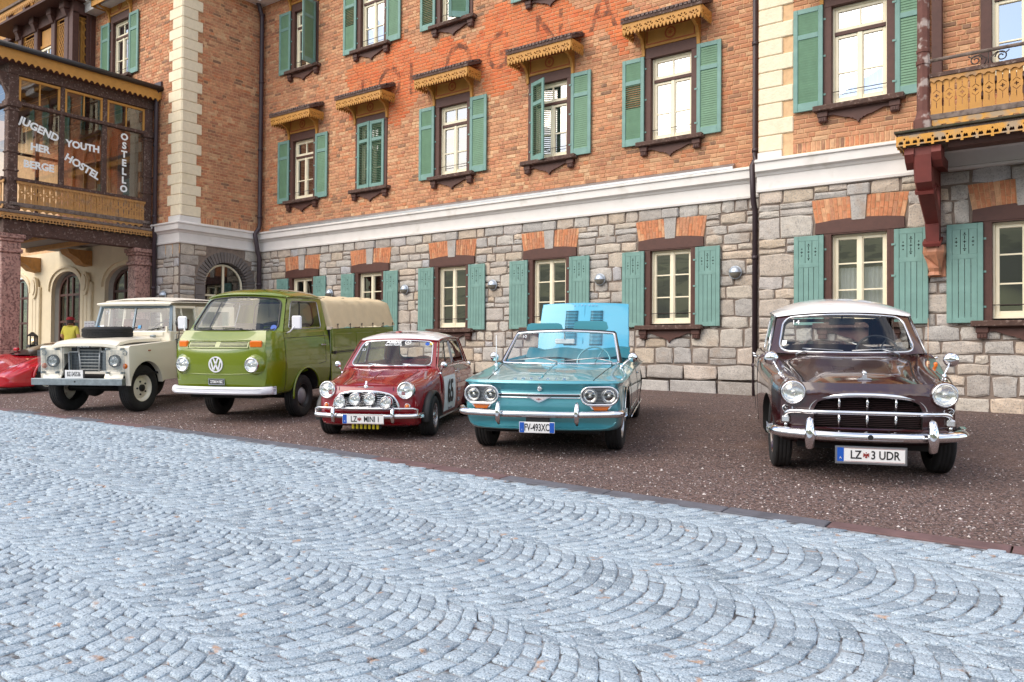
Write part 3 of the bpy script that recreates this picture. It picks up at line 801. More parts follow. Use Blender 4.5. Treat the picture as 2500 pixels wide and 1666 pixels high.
sheet(sw, mB, XA, -4.6, .3, 4.75, holesBg, -.012); sheet(sw, mC, -4.6, 4, .2, 4.75, holesCg, -.012); sheet(sw, mA, YF, YB, .4, 4.75, archH, -.012); sheet(sw, mF, -20.25, XA, .4, 4.75, [], -.012)
sw.add([(-4.6, YC, .3), (-4.6, YB, .3), (-4.6, YB, 4.75), (-4.6, YC, 4.75)], [(0, 1, 2, 3)])
stone_wall = sw.build('stone_wall', m_smort, hotel)
def gh(x, z): return [(x-.53, x+.53, z-.10, z+1.45), (x-.70, x+.70, z+1.43, z+2.0), (x-.17, x+.17, z+2.0, z+2.22)]
stone_fill(mB, XA+.02, -4.66, 1.28, 4.27, [h for x in WX for h in gh(x, ZG)], lev=[1.95, 3.48, 4.05])
stone_fill(mC, -4.6, 1.0, .60, 4.25, [h for x in CX for h in gh(x, ZG-.03)], big=1.08, lev=[1.92, 3.43, 4.02])
for zz0, zz1 in ((.5, 1.0), (1.01, 1.275)):
    u = -19
    while u < -4.7:
        w = R.uniform(.62, 1.05); STONES.append((mB, u+.006, min(u+w, -4.66)-.006, zz0+.006, zz1-.006, .07)); u += w
def arch_block(a, b):   # remove stones overlapping the arch ring by per-row holes
    o = []
    for z in np.arange(.6, 4.3, .05):
        zz = max(z-3.22, 0); r_ = 1.02
        if zz < r_: hw = sqrt(r_*r_-zz*zz)*.9; o.append((12.93-hw, 12.93+hw, z, z+.05))
    return o
stone_fill(mA, YF+.02, YB-.03, .9, 4.27, arch_block(0, 0)); stone_fill(mF, -20.2, XA-.02, .9, 4.27, [])
flush_stones(stone_wall)
# brick flat arches and keystones over the ground floor windows
def flat_arch(x, py, z):
    mb = HB(); AB = []; n = 9
    z0 = z+1.60; z1 = z+1.99
    def P(t, q):   # t -1..1 across, q 0..1 up
        hb, ht = .665, .735
        return x+lerp(hb, ht, q)*t, lerp(z0+.05*(1-t*t), z1+.02*(1-t*t), q)
    sd_ = MB()
    for s_ in (-1, 1):
        for i in range(n):
            t0 = lerp(.17, 1, i/n)+.008; t1 = lerp(.17, 1, (i+1)/n)-.008
            cuts = [0, .36, 1] if i % 2 else [0, .64, 1]
            for q0, q1 in zip(cuts[:-1], cuts[1:]):
                q0 += .012; q1 -= .012; m = HB(); AB.append(m); m.rnd = R.choice([.55, .93, .92, .86, .45, .95])
                pp = [P(s_*t0, q0), P(s_*t1, q0), P(s_*t1, q1), P(s_*t0, q1)]
                if s_ < 0: pp = [pp[1], pp[0], pp[3], pp[2]]
                e = R.uniform(.006, .014)
                vs = [(a, py+.02, b) for a, b in pp]+[(a, py-e, b) for a, b in pp]
                m.add(vs, [(4,5,6,7),(0,1,5,4),(1,2,6,5),(2,3,7,6),(3,0,4,7)])
    bk = MB(Matrix.Translation(-Vector(hotel.location))); bk.prism([P(t, 0) for t in np.linspace(-1, 1, 9)]+[P(t, 1) for t in np.linspace(1, -1, 9)], py+.0, py+.03, 'y')
    f = bk.build('flat_arch', m_mortar, hotel); [v.build('brick', m_brick, f) for v in AB]
    mb = HB(); mb.rnd = .35
    mb.prism([(x-.10, z0+.02), (x+.10, z0+.02), (x+.125, z1+.015), (x-.125, z1+.015)], py-.035, py+.03, 'y'); mb.bbox(x-.17, x+.17, py-.05, py+.03, z1+.018, z1+.20, .02)
    mb.build('keystone', m_stone, f)
for x in WX: flat_arch(x, YB, ZG)
for x in CX: flat_arch(x, YC, ZG-.03)
# arched side window
mb = HB(); bk = HB()
cY, cZ = 12.95, 3.24; n = 26
for i in range(n):
    a0, a1 = pi*i/n+.02, pi*(i+1)/n-.02
    for r_0, r_1 in ((.64, .92),):
        mb.rnd = R.choice([.1, .3, .45, .6]); e = R.uniform(.01, .02)
        pp = [(cY+r*cos(a), cZ+r*sin(a)) for r, a in ((r_0, a0), (r_1, a0), (r_1, a1), (r_0, a1))]
        vs = [(XA-.3, y, z) if k in (0, 3) else (XA-.02, y, z) for k, (y, z) in enumerate(pp)]+[(XA+e, y, z) for y, z in pp]
        mb.add(vs, [(4,5,6,7),(0,1,5,4),(1,2,6,5),(2,3,7,6),(3,0,4,7)])
for s_ in (-1, 1):
    for k in range(8): mb.rnd = R.choice([.2, .3, .45]); mb.box(XA-.3, XA+.012, cY+s_*.64, cY+s_*.92, 1.0+k*.28, 1.27+k*.28)
awin = mb.build('arched_window', M('arch_granite', ramp=[s2l(c) for c in ((108, 102, 100), (124, 116, 112), (136, 128, 122))], rough=.9, bump=.006, bs=30), hotel)
ap = [(cY+.6, 1.0)]+[(cY+.6*cos(pi*i/16), cZ+.6*sin(pi*i/16)) for i in range(17)]+[(cY-.6, 1.0)]
ai = [(cY+.55, 1.05)]+[(cY+.55*cos(pi*i/16), cZ+.55*sin(pi*i/16)) for i in range(17)]+[(cY-.55, 1.05)]
mb = HB(); mb.prism(ap, XA-.2, XA-.14, 'x', [ai[::-1]]); mb.box(XA-.19, XA-.145, cY-.03, cY+.03, 1.05, cZ+.55); mb.box(XA-.185, XA-.15, cY-.55, cY+.55, 2.95, 3.0); mb.build('sash', m_frame, awin)
mb = HB(); mb.prism(ai, XA-.172, XA-.168, 'x'); mb.build('pane', M('side_glass', glass=((.5, .52, .5), .08, 0, .001)), awin)
mb = HB(); mb.box(XA-.9, XA-.88, 12.2, 13.7, .9, 4); mb.box(XA-.9, XA-.3, 12.2, 12.22, .9, 4); mb.box(XA-.9, XA-.3, 13.68, 13.7, .9, 4); mb.build('dark_interior', m_dark, awin)
# quoins
def quoin(cx, cy, dirs, z0, n, ph, name='quoin_block'):
    for i in range(n):
        lg = i % 2; z = z0+i*ph; ln = (.60, .43) if lg else (.44, .57)
        mb = HB(); c = .012; pr = .022
        for (dx, dy), l_ in zip(dirs, ln):
            # slab on each face
            if dx: mb.bbox(cx, cx+dx*l_, cy-pr, cy+.05, z+.003, z+ph-.003, c)
            else: mb.bbox(cx-.05, cx+pr, cy, cy+dy*l_, z+.003, z+ph-.003, c)
        mb.build(name, m_cream, hotel)
mbq = None
quoin(XA+.022, YF-.0, [(-1, 0), (0, 1)], 4.99, 24, .272)
mb = HB(); mb.bbox(XA-.5, XA+.03, YF-.03, YF+.03, 4.82, 4.985); mb.bbox(XA-.03, XA+.03, YF+.03, YF+.58, 4.82, 4.985); mb.build('quoin_block', m_white, hotel)
for i in range(14):
    l_ = .56 if i % 2 else .38; mb = HB(); z = 4.93+i*.272
    mb.bbox(-4.6, -4.6+l_+.03, YC-.024, YC+.04, z+.004, z+.268, .014); mb.build('quoin_block', m_cream, hotel)
mb = HB(); mb.bbox(-4.61, -4.2, YC-.03, YC+.04, 4.80, 4.926); mb.build('quoin_block', m_white, hotel)
# cornices
def cornice(path, prof, name, mat, part=hotel):
    mb = HB(); P = [Vector((*p, 0)) for p in path]; rows = []
    for i, p in enumerate(P):
        def nrm(a, b): d = (b-a).normalized(); return Vector((d.y, -d.x, 0))
        if i == 0: o = nrm(P[0], P[1])
        elif i == len(P)-1: o = nrm(P[-2], P[-1])
        else:
            a, b = nrm(P[i-1], p), nrm(p, P[i+1]); o = (a+b).normalized(); o = o/max(.3, o.dot(a))
        rows.append([(p.x+o.x*d, p.y+o.y*d, z) for d, z in prof])
    mb.grid(rows, smooth=False, flip=True); mb.f.append(tuple(range(len(prof)))); mb.sm.append(False); mb.mi.append(0); mb.attr.append(0); k = len(mb.v)-len(prof)
    mb.f.append(tuple(range(k, k+len(prof)))[::-1]); mb.sm.append(False); mb.mi.append(0); mb.attr.append(0)
    return mb.build(name, mat, part)
pc = [(-.02, 4.26), (.05, 4.27), (.055, 4.31), (.03, 4.32), (.03, 4.53), (.05, 4.545), (.07, 4.58), (.13, 4.61), (.13, 4.745), (.16, 4.76), (.16, 4.79), (.12, 4.815), (-.02, 4.85)]
pathB = [(-20.2, YF), (XA, YF), (XA, YB), (-4.6, YB)]
cornice(pathB, pc, 'cornice', m_white); cornice([(-4.62, YC), (2.5, YC)], [(d, z-.02) for d, z in pc], 'cornice', m_white)
cornice([(XA+.6, YB), (-5.2, YB)], [(-.0, 4.845), (.13, 4.815), (.13, 4.86), (.03, 4.93), (0, 4.93)], 'flashing', m_metal)
pt = [(-.02, 11.25), (.32, 11.25), (.32, 11.47), (.40, 11.52), (.40, 11.6), (-.02, 11.62)]
cornice([(-23.6, YF), (XA, YF), (XA, YB), (-4.6, YB)], pt, 'eaves_cornice', m_white)
mb = HB(); mb.box(-30, 4.2, YC-.3, 26, 13.3, 13.5); mb.box(-30, XA+.8, YF-.8, 26, 13.0, 13.29); mb.box(-30, 4, YB+1.2, 25.8, .5, 13.3); mb.build('roof', m_tile, hotel)
# faded painted name
FL = []
for ch, px_, pz_ in (('B', -14.75, 7.92), ('O', -13.95, 8.0), ('L', -13.1, 8.05), ('O', -11.75, 8.08), ('G', -10.62, 8.12), ('N', -9.25, 8.2), ('A', -7.95, 8.4)):
    mb = HB(); FL.append(mb); text_mb(mb, ch, 1.32 if ch in 'ON' else 1.2, frame((px_, YB-.0105, pz_), (1, 0, 0), (0, 0, 1)), .0015, sx=.82)
mf = M('faded_lettering', s2l((120, 84, 70)), .9)
t = mf.node_tree; tr = t.nodes.new('ShaderNodeBsdfTransparent'); ms = t.nodes.new('ShaderNodeMixShader'); nn = t.nodes.new('ShaderNodeTexNoise'); nn.inputs['Scale'].default_value = 5; nn.inputs['Detail'].default_value = 7
rr = t.nodes.new('ShaderNodeValToRGB'); rr.color_ramp.elements[0].position = .42; rr.color_ramp.elements[1].position = .68; rr.color_ramp.elements[1].color = (.48, .48, .48, 1); rr.color_ramp.elements[0].color = (.02,)*3+(1,)
tcn = t.nodes.new('ShaderNodeTexCoord'); t.links.new(tcn.outputs['Object'], nn.inputs[0]); t.links.new(nn.outputs[0], rr.inputs[0]); t.links.new(rr.outputs[0], ms.inputs[0]); t.links.new(tr.outputs[0], ms.inputs[1]); t.links.new(t.nodes['Principled BSDF'].outputs[0], ms.inputs[2]); t.links.new(ms.outputs[0], t.nodes['Material Output'].inputs[0])
[m.build('faded_letter', mf, hotel) for m in FL]
# ================================================================== wooden porch, bay and balcony, pipes, lamps
XP = -20.23
porch = empty('glazed_porch', (-22.3, 9.7, 1), 'brown and ochre timber porch with glazed upper room lettered as a youth hostel', 'porch')
PB = lambda: W0(porch)
m_porph = M('red_marble', s2l((172, 132, 120)), .5, var=.2, vs_=5, bump=.006, bs=30, spots=[(s2l((96, 62, 58)), 18, .48, .60, .8), (s2l((206, 178, 164)), 26, .60, .68, .7)])
m_pglass = M('porch_glass', glass=((.66, .66, .62), .10, .0, .002))
m_letter = M('letter_white', s2l((240, 244, 244)), .5, var=0)
def P1(name, mat, fn, parent=porch): mb = PB(); fn(mb); return mb.build(name, mat, parent)
XL = -25.6      # left end, outside the picture
# columns
for yy in (8.08, 11.26):
    def f(mb):
        a = .21
        mb.bbox(XP-.4, XP-.0, yy-a, yy+a, .6, 3.72, .02)
        for z0, z1, e in ((3.72, 3.82, .03), (3.82, 3.98, .0), (3.98, 4.05, .04), (4.05, 4.16, .07), (.6, 1.45, .06)): mb.bbox(XP-.4-e, XP+e, yy-a-e, yy+a+e, z0, z1, .012)
    P1('column', m_porph, f)
P1('column', m_porph, lambda mb: (mb.bbox(XL, XL+.4, 7.87, 8.29, .6, 3.9), mb.bbox(XL-.05, XL+.45, 7.82, 8.34, 3.9, 4.16)))
# main beam, lace, moulding
P1('beam', m_weath, lambda mb: (mb.bbox(XP-.30, XP+.0, 7.90, 11.5, 4.17, 4.48), mb.prism([(8.28, 4.171), (8.6, 4.171), (8.42, 4.05), (8.28, 4.05)], XP-.28, XP-.02, 'x')))
P1('beam', m_weath, lambda mb: mb.bbox(XL, XP-.301, 7.9, 8.2, 4.17, 4.48))
P1('lace_strip', m_yel2, lambda mb: lace(mb, (XP+.09, 7.80), (XP+.09, 11.5), 4.63, .155, 26, 'arcade'))
P1('lace_strip', m_yel2, lambda mb: lace(mb, (XL, 7.80), (XP+.09, 7.80), 4.63, .155, 36, 'arcade'))
P1('ledge', m_grey, lambda mb: (mb.bbox(XP-.2, XP+.13, 7.76, 11.5, 4.635, 4.70), mb.bbox(XL, XP-.201, 7.76, 8.1, 4.635, 4.70)))
P1('lace_strip', m_yel2, lambda mb: lace(mb, (XP+.015, 8.1), (XP+.015, 11.35), 4.83, .12, 20, 'zig'))
P1('lace_strip', m_yel2, lambda mb: lace(mb, (XL, 7.9), (XP, 7.9), 4.83, .12, 34, 'zig'))
P1('bottom_rail', m_grey, lambda mb: (mb.bbox(XP-.08, XP+.05, 8.02, 11.4, 4.80, 4.90), mb.bbox(XL, XP-.081, 7.86, 7.98, 4.80, 4.90)))
# fretwork boards
for u, T in balusters(None, (XP+.012, 8.2), (XP+.012, 11.25), 4.9, 5.40, 22):
    mb = PB(); mb.T = mb.T @ T; mb.add(u.v, u.f); mb.build('fret_board', m_yel2, porch)
mb = PB()
for u, T in balusters(None, (XL, 7.94), (XP-.2, 7.94), 4.9, 5.40, 36): T0 = mb.T; mb.T = T0 @ T; mb.add(u.v, u.f); mb.T = T0
mb.build('fret_panel', m_yel2, porch)
P1('zigzag_trim', m_yel2, lambda mb: lace(mb, (XP+.034, 8.15), (XP+.034, 11.27), 5.40, .085, 40, 'zig'))
P1('zigzag_trim', m_yel2, lambda mb: lace(mb, (XL, 7.91), (XP, 7.91), 5.4, .085, 60, 'zig'))
P1('hand_rail', m_weath, lambda mb: (mb.bbox(XP-.07, XP+.07, 8.1, 11.3, 5.40, 5.475), mb.bbox(XL, XP-.071, 7.87, 8.0, 5.40, 5.475)))
# posts
def post(yy, w, z0, z1, fancy):
    def f(mb):
        mb.bbox(XP-w, XP+.0, yy-w/2, yy+w/2, z0, z1, .015)
        if fancy:
            for z, e, h in ((4.72, .05, .12), (6.05, .02, .05), (5.62, .02, .05), (7.02, .02, .05), (7.12, .045, .14), (7.26, .02, .04)): mb.bbox(XP-w-e, XP+e, yy-w/2-e, yy+w/2+e, z, z+h, .012)
            mb.prism([(yy-w/2-.0, 7.9), (yy-w/2-.22, 7.9), (yy-w/2-.16, 7.75), (yy-w/2, 7.4)], XP-w*.8, XP-w*.2, 'x')
    P1('post', m_weath, f)
post(8.08, .22, 4.65, 7.92, 1); post(11.36, .22, 4.65, 7.92, 1); post(9.17, .11, 5.47, 7.92, 0); post(10.2, .12, 5.47, 7.92, 0)
P1('post', m_weath, lambda mb: mb.bbox(XL, XL+.2, 7.97, 8.19, 4.65, 7.92))
for x in (-22.4, -24): P1('post', m_weath, lambda mb: mb.bbox(x, x+.12, 8.0, 8.12, 5.47, 7.92))
P1('transom', m_weath, lambda mb: (mb.bbox(XP-.09, XP+.03, 8.18, 11.26, 7.19, 7.27), mb.bbox(XL, XP-.2, 8.0, 8.1, 7.19, 7.27)))
P1('head_beam', m_weath, lambda mb: (mb.bbox(XP-.2, XP+.03, 7.95, 11.48, 7.88, 8.12), mb.bbox(XL, XP-.201, 7.95, 8.15, 7.88, 8.12)))
spans = [(8.19, 9.115), (9.225, 10.14), (10.26, 11.25)]
for a, b in spans:
    def f(mb):
        for y0, y1, z0, z1 in ((a, b, 7.80, 7.86), (a, a+.05, 7.27, 7.80), (b-.05, b, 7.27, 7.80), ((a+b)/2-.014, (a+b)/2+.014, 7.27, 7.8)): mb.bbox(XP-.07, XP-.01, y0, y1, z0, z1)
    fr = P1('top_sash', m_yel, f)
    P1('pane', m_pglass, lambda mb: mb.add([(XP-.04, a, 7.26), (XP-.04, b, 7.26), (XP-.04, b, 7.82), (XP-.04, a, 7.82)], [(0, 1, 2, 3)]), fr)
    P1('pane', m_pglass, lambda mb: mb.add([(XP-.04, a, 5.46), (XP-.04, b, 5.46), (XP-.04, b, 7.2), (XP-.04, a, 7.2)], [(0, 1, 2, 3)]))
P1('pane', m_pglass, lambda mb: mb.add([(XL, 8.06, 5.46), (XP-.2, 8.06, 5.46), (XP-.2, 8.06, 7.82), (XL, 8.06, 7.82)], [(0, 1, 2, 3)]))
def lett(s, y, z, size, ang=0, vert=False, sx=1):
    mb = PB()
    if vert:
        for i, ch in enumerate(s): T = frame((XP-.035, y, z-i*vert), (0, 1, 0), (0, 0, 1)); text_mb(mb, ch, size, mb.T.inverted() @ mb.T @ T, .004, bold=.010)
    else:
        T = frame((XP-.035, y, z), (0, cos(ang), sin(ang)), (0, -sin(ang), cos(ang))); text_mb(mb, s, size, T, .004, bold=.010, sx=sx)
    mb.build('lettering', m_letter, porch)
lett('JUGEND', 8.66, 6.72, .245, -.30); lett('HER', 8.68, 6.27, .235, -.03); lett('BERGE', 8.66, 5.84, .235, .0)
lett('YOUTH', 9.68, 6.53, .235, 0); lett('HOSTEL', 9.67, 6.02, .25, -.42); lett('OSTELLO', 10.72, 7.0, .235, 0, vert=.225)
# roof: ochre fascia with drops, gutter, roof slope
P1('fascia', m_yel, lambda mb: (mb.bbox(XP+.22, XP+.25, 7.64, 11.56, 8.17, 8.38), mb.bbox(XL, XP+.219, 7.64, 7.67, 8.17, 8.38)))
P1('lace_strip', m_yel, lambda mb: (lace(mb, (XP+.252, 7.66), (XP+.252, 11.52), 8.19, .12, 28, 'drop', .015), lace(mb, (XL, 7.63), (XP+.25, 7.63), 8.19, .12, 40, 'drop', .015)))
P1('soffit', m_brown, lambda mb: (mb.add([(XP+.03, 7.7, 8.12), (XP+.22, 7.7, 8.2), (XP+.22, 11.56, 8.2), (XP+.03, 11.56, 8.12)], [(0, 1, 2, 3)]), mb.box(XL, XP, 7.8, 11.5, 8.121, 8.16)))
P1('gutter', M('dark_zinc', s2l((48, 44, 44)), .5, metal=.2), lambda mb: (mb.tube([(XP+.30, 7.58, 8.42), (XP+.30, 11.66, 8.42)], .065, 10), mb.tube([(XP+.30, 7.58, 8.42), (XL, 7.58, 8.42)], .065, 10)))
P1('roof_slope', m_pipe, lambda mb: mb.add([(XP+.26, 7.6, 8.42), (XP+.26, 11.56, 8.42), (-21.4, 11.56, 8.75), (-21.4, 8.8, 8.75), (XL, 8.8, 8.75), (XL, 7.6, 8.42), (XL, 11.56, 8.75)], [(0, 1, 2, 3), (0, 3, 4, 5), (3, 2, 6, 4)]))
P1('roof_end', m_pipe, lambda mb: mb.bbox(-20.25, -19.93, 11.50, 11.56, 8.45, 8.62))
P1('downpipe', m_pipe, lambda mb: (mb.tube([(-20.02, 11.47, 8.38), (-20.05, 11.46, 8.2), (-20.07, 11.46, 1.0)], .055, 10), mb.tube([(-20.02, 11.48, 8.34), (-20.02, 11.48, 8.44)], [.07, .10], 10), [mb.tube([(-20.07, 11.46, z), (-20.07, 11.46, z+.06)], .066, 10) for z in (6.9, 5.0, 3.1)]))
# room behind the glass
m_room = M('room_plank', s2l((116, 82, 52)), .7, var=.2)
P1('floor', m_brown, lambda mb: mb.box(XL, XP-.2, 8.1, 11.5, 4.55, 4.63))
P1('room_ceiling', m_brown, lambda mb: [mb.bbox(XL, XP-.25, y, y+.12, 7.95, 8.1) for y in (8.5, 9.3, 10.1, 10.9)])
P1('room_trim', m_yel, lambda mb: [mb.box(XL+.1, XP-.4, y+.13, y+.2, 7.99, 8.05) for y in (8.5, 9.3, 10.1, 10.9)])
P1('inner_wall', m_brick_o, lambda mb: mb.box(XL, XP-.1, 11.50, 11.54, 4.6, 8.1))
P1('inner_window', m_yel, lambda mb: [mb.bbox(x, x+.07, 11.42, 11.5, 5.5, 7.7) for x in (-24.6, -23.9, -23.2, -22.5)]+[mb.bbox(-24.6, -22.43, 11.43, 11.49, z, z+.07) for z in (5.5, 6.9, 7.65)])
P1('inner_door', m_brown, lambda mb: (mb.bbox(-21.9, -21.0, 11.4, 11.5, 4.65, 7.3), mb.box(-21.98, -20.92, 11.44, 11.49, 7.3, 7.5)))
P1('far_wall', m_brown, lambda mb: [mb.bbox(XL+.05, XL+.12, y, y+.1, 4.6, 8.1) for y in (8.4, 9.2, 10.0, 10.8)]+[mb.bbox(XL+.05, XL+.1, 8, 11.5, z, z+.08) for z in (5.4, 7.2)])
# ceiling under the porch
P1('under_ceiling', M('porch_ceiling', s2l((150, 146, 140)), .8), lambda mb: mb.box(XL, XP-.3, 8.2, 11.5, 4.48, 4.54))
P1('ceiling_beam', m_yel2, lambda mb: (mb.bbox(XP-1.0, XP-.86, 8.3, 11.4, 4.36, 4.479), mb.bbox(XL, XP-1.001, 9.5, 9.64, 4.36, 4.479), mb.bbox(XL, XP-1.001, 10.6, 10.74, 4.36, 4.479)))
# entrance wall: cream stucco with basket arches
m_ent = M('entrance_cream', s2l((230, 216, 186)), .8, var=.05, vs_=3)
m_rev = M('grey_reveal', s2l((168, 166, 160)), .8, var=.05)
m_dglass = M('door_glass', glass=((.45, .47, .45), .16, .0, .002))
def barch(x0, x1, zs, zt, n=14):   # basket arch points from right springing to left
    c = (x0+x1)/2; a = (x1-x0)/2; return [(c+a*cos(pi*i/n), zs+(zt-zs)*(sin(pi*i/n))**.8) for i in range(n+1)]
OP = [(-29.6, -27.6), (-26.05, -24.2), (-22.8, -20.55)]
def f(mb):
    holes = [[(x0, .9)]+[(x1, .9)]+barch(x0, x1, 3.2, 3.86) for x0, x1 in OP]
    mb.prism([(-31, .5), (XP+.0, .5), (XP+.0, 4.5), (-31, 4.5)], 11.55, 11.66, 'y', holes)
ent = P1('entrance_wall', m_ent, f)
for x0, x1 in OP:
    def f(mb):
        ring = [(x0, .9)]+barch(x0, x1, 3.2, 3.86)[::-1]+[(x1, .9)]
        mb.grid([[(x, 11.66, z) for x, z in ring], [(x+(.14 if x < (x0+x1)/2-.3 else 0), 11.80, z) for x, z in ring]], smooth=False)
    P1('reveal', m_rev, f, ent)
for x0, x1 in OP:
    def f(mb):
        p = barch(x0-.16, x1+.16, 3.30, 4.02, 18); q = barch(x0-.10, x1+.10, 3.28, 3.96, 18)
        mb.prism(p+q[::-1], 11.5, 11.55, 'y')
    P1('arch_moulding', m_ent, f, ent)
    def f(mb):
        a, b = x0+.14, x1; zt = 3.8
        out_ = [(a, .9), (b, .9)]+barch(a, b, 3.15, zt); inn = [[(a+.07, 1.0), (b-.07, 1.0)]+barch(a+.07, b-.07, 3.13, zt-.07)]
        mb.prism(out_, 11.72, 11.79, 'y', inn)
        w = b-a
        for t in (.3, .5, .75): mb.bbox(a+w*t-.04, a+w*t+.04, 11.72, 11.78, 1.0, zt-.12)
        for z in (1.4, 2.3, 3.12): mb.bbox(a+.05, b-.05, 11.725, 11.775, z, z+.07)
    dr = P1('door_frame', m_brown, f, ent)
    P1('pane', m_dglass, lambda mb: mb.box(x0+.1, x1-.02, 11.75, 11.76, .95, 3.75), dr)
P1('dark_hall', m_dark, lambda mb: mb.box(-31, XP-.1, 13.2, 13.22, .5, 4.4))
for xc in (-27.0, -23.75):    # pilasters with oval cartouches, consoles above
    def f(mb):
        for dx in (-.33, -.11, .11): mb.bbox(xc+dx, xc+dx+.2, 11.47, 11.56, 1.0, 3.45, .02)
        pts = [(xc+.21*cos(2*pi*i/20), 3.42+.34*sin(2*pi*i/20)) for i in range(20)]; mb.prism(pts, 11.42, 11.50, 'y')
        pts = [(xc+.14*cos(2*pi*i/20), 3.44+.24*sin(2*pi*i/20)) for i in range(20)]; mb.prism(pts, 11.39, 11.42, 'y')
    P1('pilaster', m_ent, f, ent)
    P1('console', m_yel2, lambda mb: mb.prism([(11.54, 3.92), (11.54, 4.36), (10.85, 4.36), (10.9, 4.24), (11.15, 4.1), (11.3, 3.96)], xc-.24, xc+.24, 'x'), ent)

# ---- timber bay above
bay = empty('timber_bay', (-25.4, 10.9, 8.4), 'brown timber bay with yellow diagonal lattice panels above the glazed porch roof', 'bay window')
BB = lambda: W0(bay)
def B1(name, mat, fn, parent=bay): mb = BB(); fn(mb); return mb.build(name, mat, parent)
YBAY = 10.88
for x0, x1 in ((-24.02, -23.78), (-24.83, -24.60), (-25.94, -25.72), (-27.02, -26.8)):
    B1('post', m_brown, lambda mb: (mb.bbox(x0, x1, YBAY, YBAY+.2, 7.9, 11.2, .02), mb.bbox(x0-.03, x1+.03, YBAY-.14, YBAY+.1, 11.3, 11.52, .02), mb.prism([(YBAY-.12, 11.3), (YBAY+.05, 11.3), (YBAY+.05, 11.05), (YBAY-.04, 11.1)], x0+.02, x1-.02, 'x')))
B1('post', m_brown, lambda mb: mb.bbox(-23.76, -23.54, YBAY+.02, YBAY+.2, 7.9, 11.2))
B1('post', m_brown, lambda mb: (mb.bbox(-23.74, -23.54, 11.30, 11.56, 7.9, 11.2), mb.bbox(-23.76, -23.52, 11.40, 11.44, 7.9, 11.2)))
B1('beam', m_brown, lambda mb: (mb.bbox(-27.3, -23.54, YBAY+.03, YBAY+.22, 11.16, 11.5), mb.bbox(-23.75, -23.55, YBAY+.221, 11.56, 11.16, 11.5)))
def lattice(mb, o, ux, w, z0, z1, pitch=.105, t=.011):
    ux = Vector((*ux, 0)); nrm = Vector((ux.y, -ux.x, 0)); T0 = mb.T
    mb.T = T0 @ frame(Vector(o), ux, (0, 0, 1))
    h = z1-z0
    for x in (0, w-.02): mb.box(x, x+.02, z0, z1, 0, .03)
    for z in (z0, z1-.02, z1-.14): mb.box(0, w, z, z+.02, 0, .03)
    mb.box(.09, .105, z0, z1, 0.002, .028)
    k = 0
    for sg, zo in ((1, .004), (-1, .017)):
        c = -h if sg > 0 else 0
        while c < w+h:
            # line x = c + (z-z0)*s
            s_ = .62*sg; pts = []
            za, zb = 0, h-.14
            xa, xb = c+za*s_, c+zb*s_
            def cl(x, z):
                lo, hi = .1, w-.01
                return x, z
            # clip
            zs = [za, zb]
            zl = (.1-c)/s_; zr = (w-.02-c)/s_
            lo, hi = max(za, min(zl, zr)), min(zb, max(zl, zr))
            if hi-lo > .02:
                x0_, x1_ = c+lo*s_, c+hi*s_
                mb.add([(x0_-t, z0+lo, zo), (x0_+t, z0+lo, zo), (x1_+t, z0+hi, zo), (x1_-t, z0+hi, zo), (x0_-t, z0+lo, zo+.012), (x0_+t, z0+lo, zo+.012), (x1_+t, z0+hi, zo+.012), (x1_-t, z0+hi, zo+.012)], [(4,5,6,7),(0,1,5,4),(1,2,6,5),(2,3,7,6),(3,0,4,7),(3,2,1,0)])
            c += pitch
    mb.T = T0
for x0, x1 in ((-26.78, -25.95), (-24.59, -24.03)):
    B1('lattice_panel', m_yel, lambda mb: lattice(mb, (x0, YBAY+.1, 0), (1, 0), x1-x0, 8.2, 11.14))
    B1('dark_back', m_brown, lambda mb: mb.box(x0, x1, YBAY+.5, YBAY+.52, 8, 11.2))
B1('lattice_panel', m_yel, lambda mb: lattice(mb, (-23.62, YBAY+.21, 0), (0, 1), .30, 8.2, 11.1, .15))
B1('yellow_side', m_yel, lambda mb: mb.box(-23.68, -23.66, YBAY+.3, 11.3, 8.2, 11.1))
def f(mb):
    for a, b, c, d in ((-25.7, -25.64, 8.2, 10.55), (-24.9, -24.84, 8.2, 10.55), (-25.64, -24.9, 10.49, 10.55), (-25.3, -25.25, 8.2, 10.49)): mb.bbox(a, b, YBAY+.12, YBAY+.18, c, d)
wn = B1('window', m_frame, f)
B1('pane', m_win, lambda mb: mb.box(-25.66, -24.88, YBAY+.15, YBAY+.155, 8.2, 10.5), wn)
B1('yellow_panel', m_yel, lambda mb: (mb.bbox(-25.66, -24.88, YBAY+.12, YBAY+.16, 10.66, 11.1), mb.box(-25.72, -24.84, YBAY+.1, YBAY+.14, 10.57, 10.65)))
B1('guard_rail', m_frame, lambda mb: [mb.tube([(-25.75, YBAY-.1, z), (-24.84, YBAY-.1, z)], .014, 6) for z in (8.9, 9.25, 9.6, 9.95, 10.3)])
YE = 10.42
B1('lace_strip', m_yel, lambda mb: (lace(mb, (-28.2, YE), (-23.35, YE), 11.78, .2, 44, 'tooth'), lace(mb, (-23.35, YE), (-23.35, 11.56), 11.78, .2, 8, 'tooth')))
B1('eaves_board', m_grey, lambda mb: (mb.bbox(-28.3, -23.25, YE-.07, YE+.02, 11.78, 11.86), mb.bbox(-23.33, -23.25, YE+.02, 11.56, 11.78, 11.86)))
B1('eaves_panel', m_yel, lambda mb: (mb.add([(-27.9, YE-.02, 11.86), (-23.3, YE-.02, 11.86), (-23.3, YE-.5, 12.6), (-27.9, YE-.5, 12.6)], [(0, 1, 2, 3)]), [mb.prism(regpoly((-27.5+i*.3, 12.1), .03, 4), YE-.25, YE-.27, 'y') for i in range(14)]))
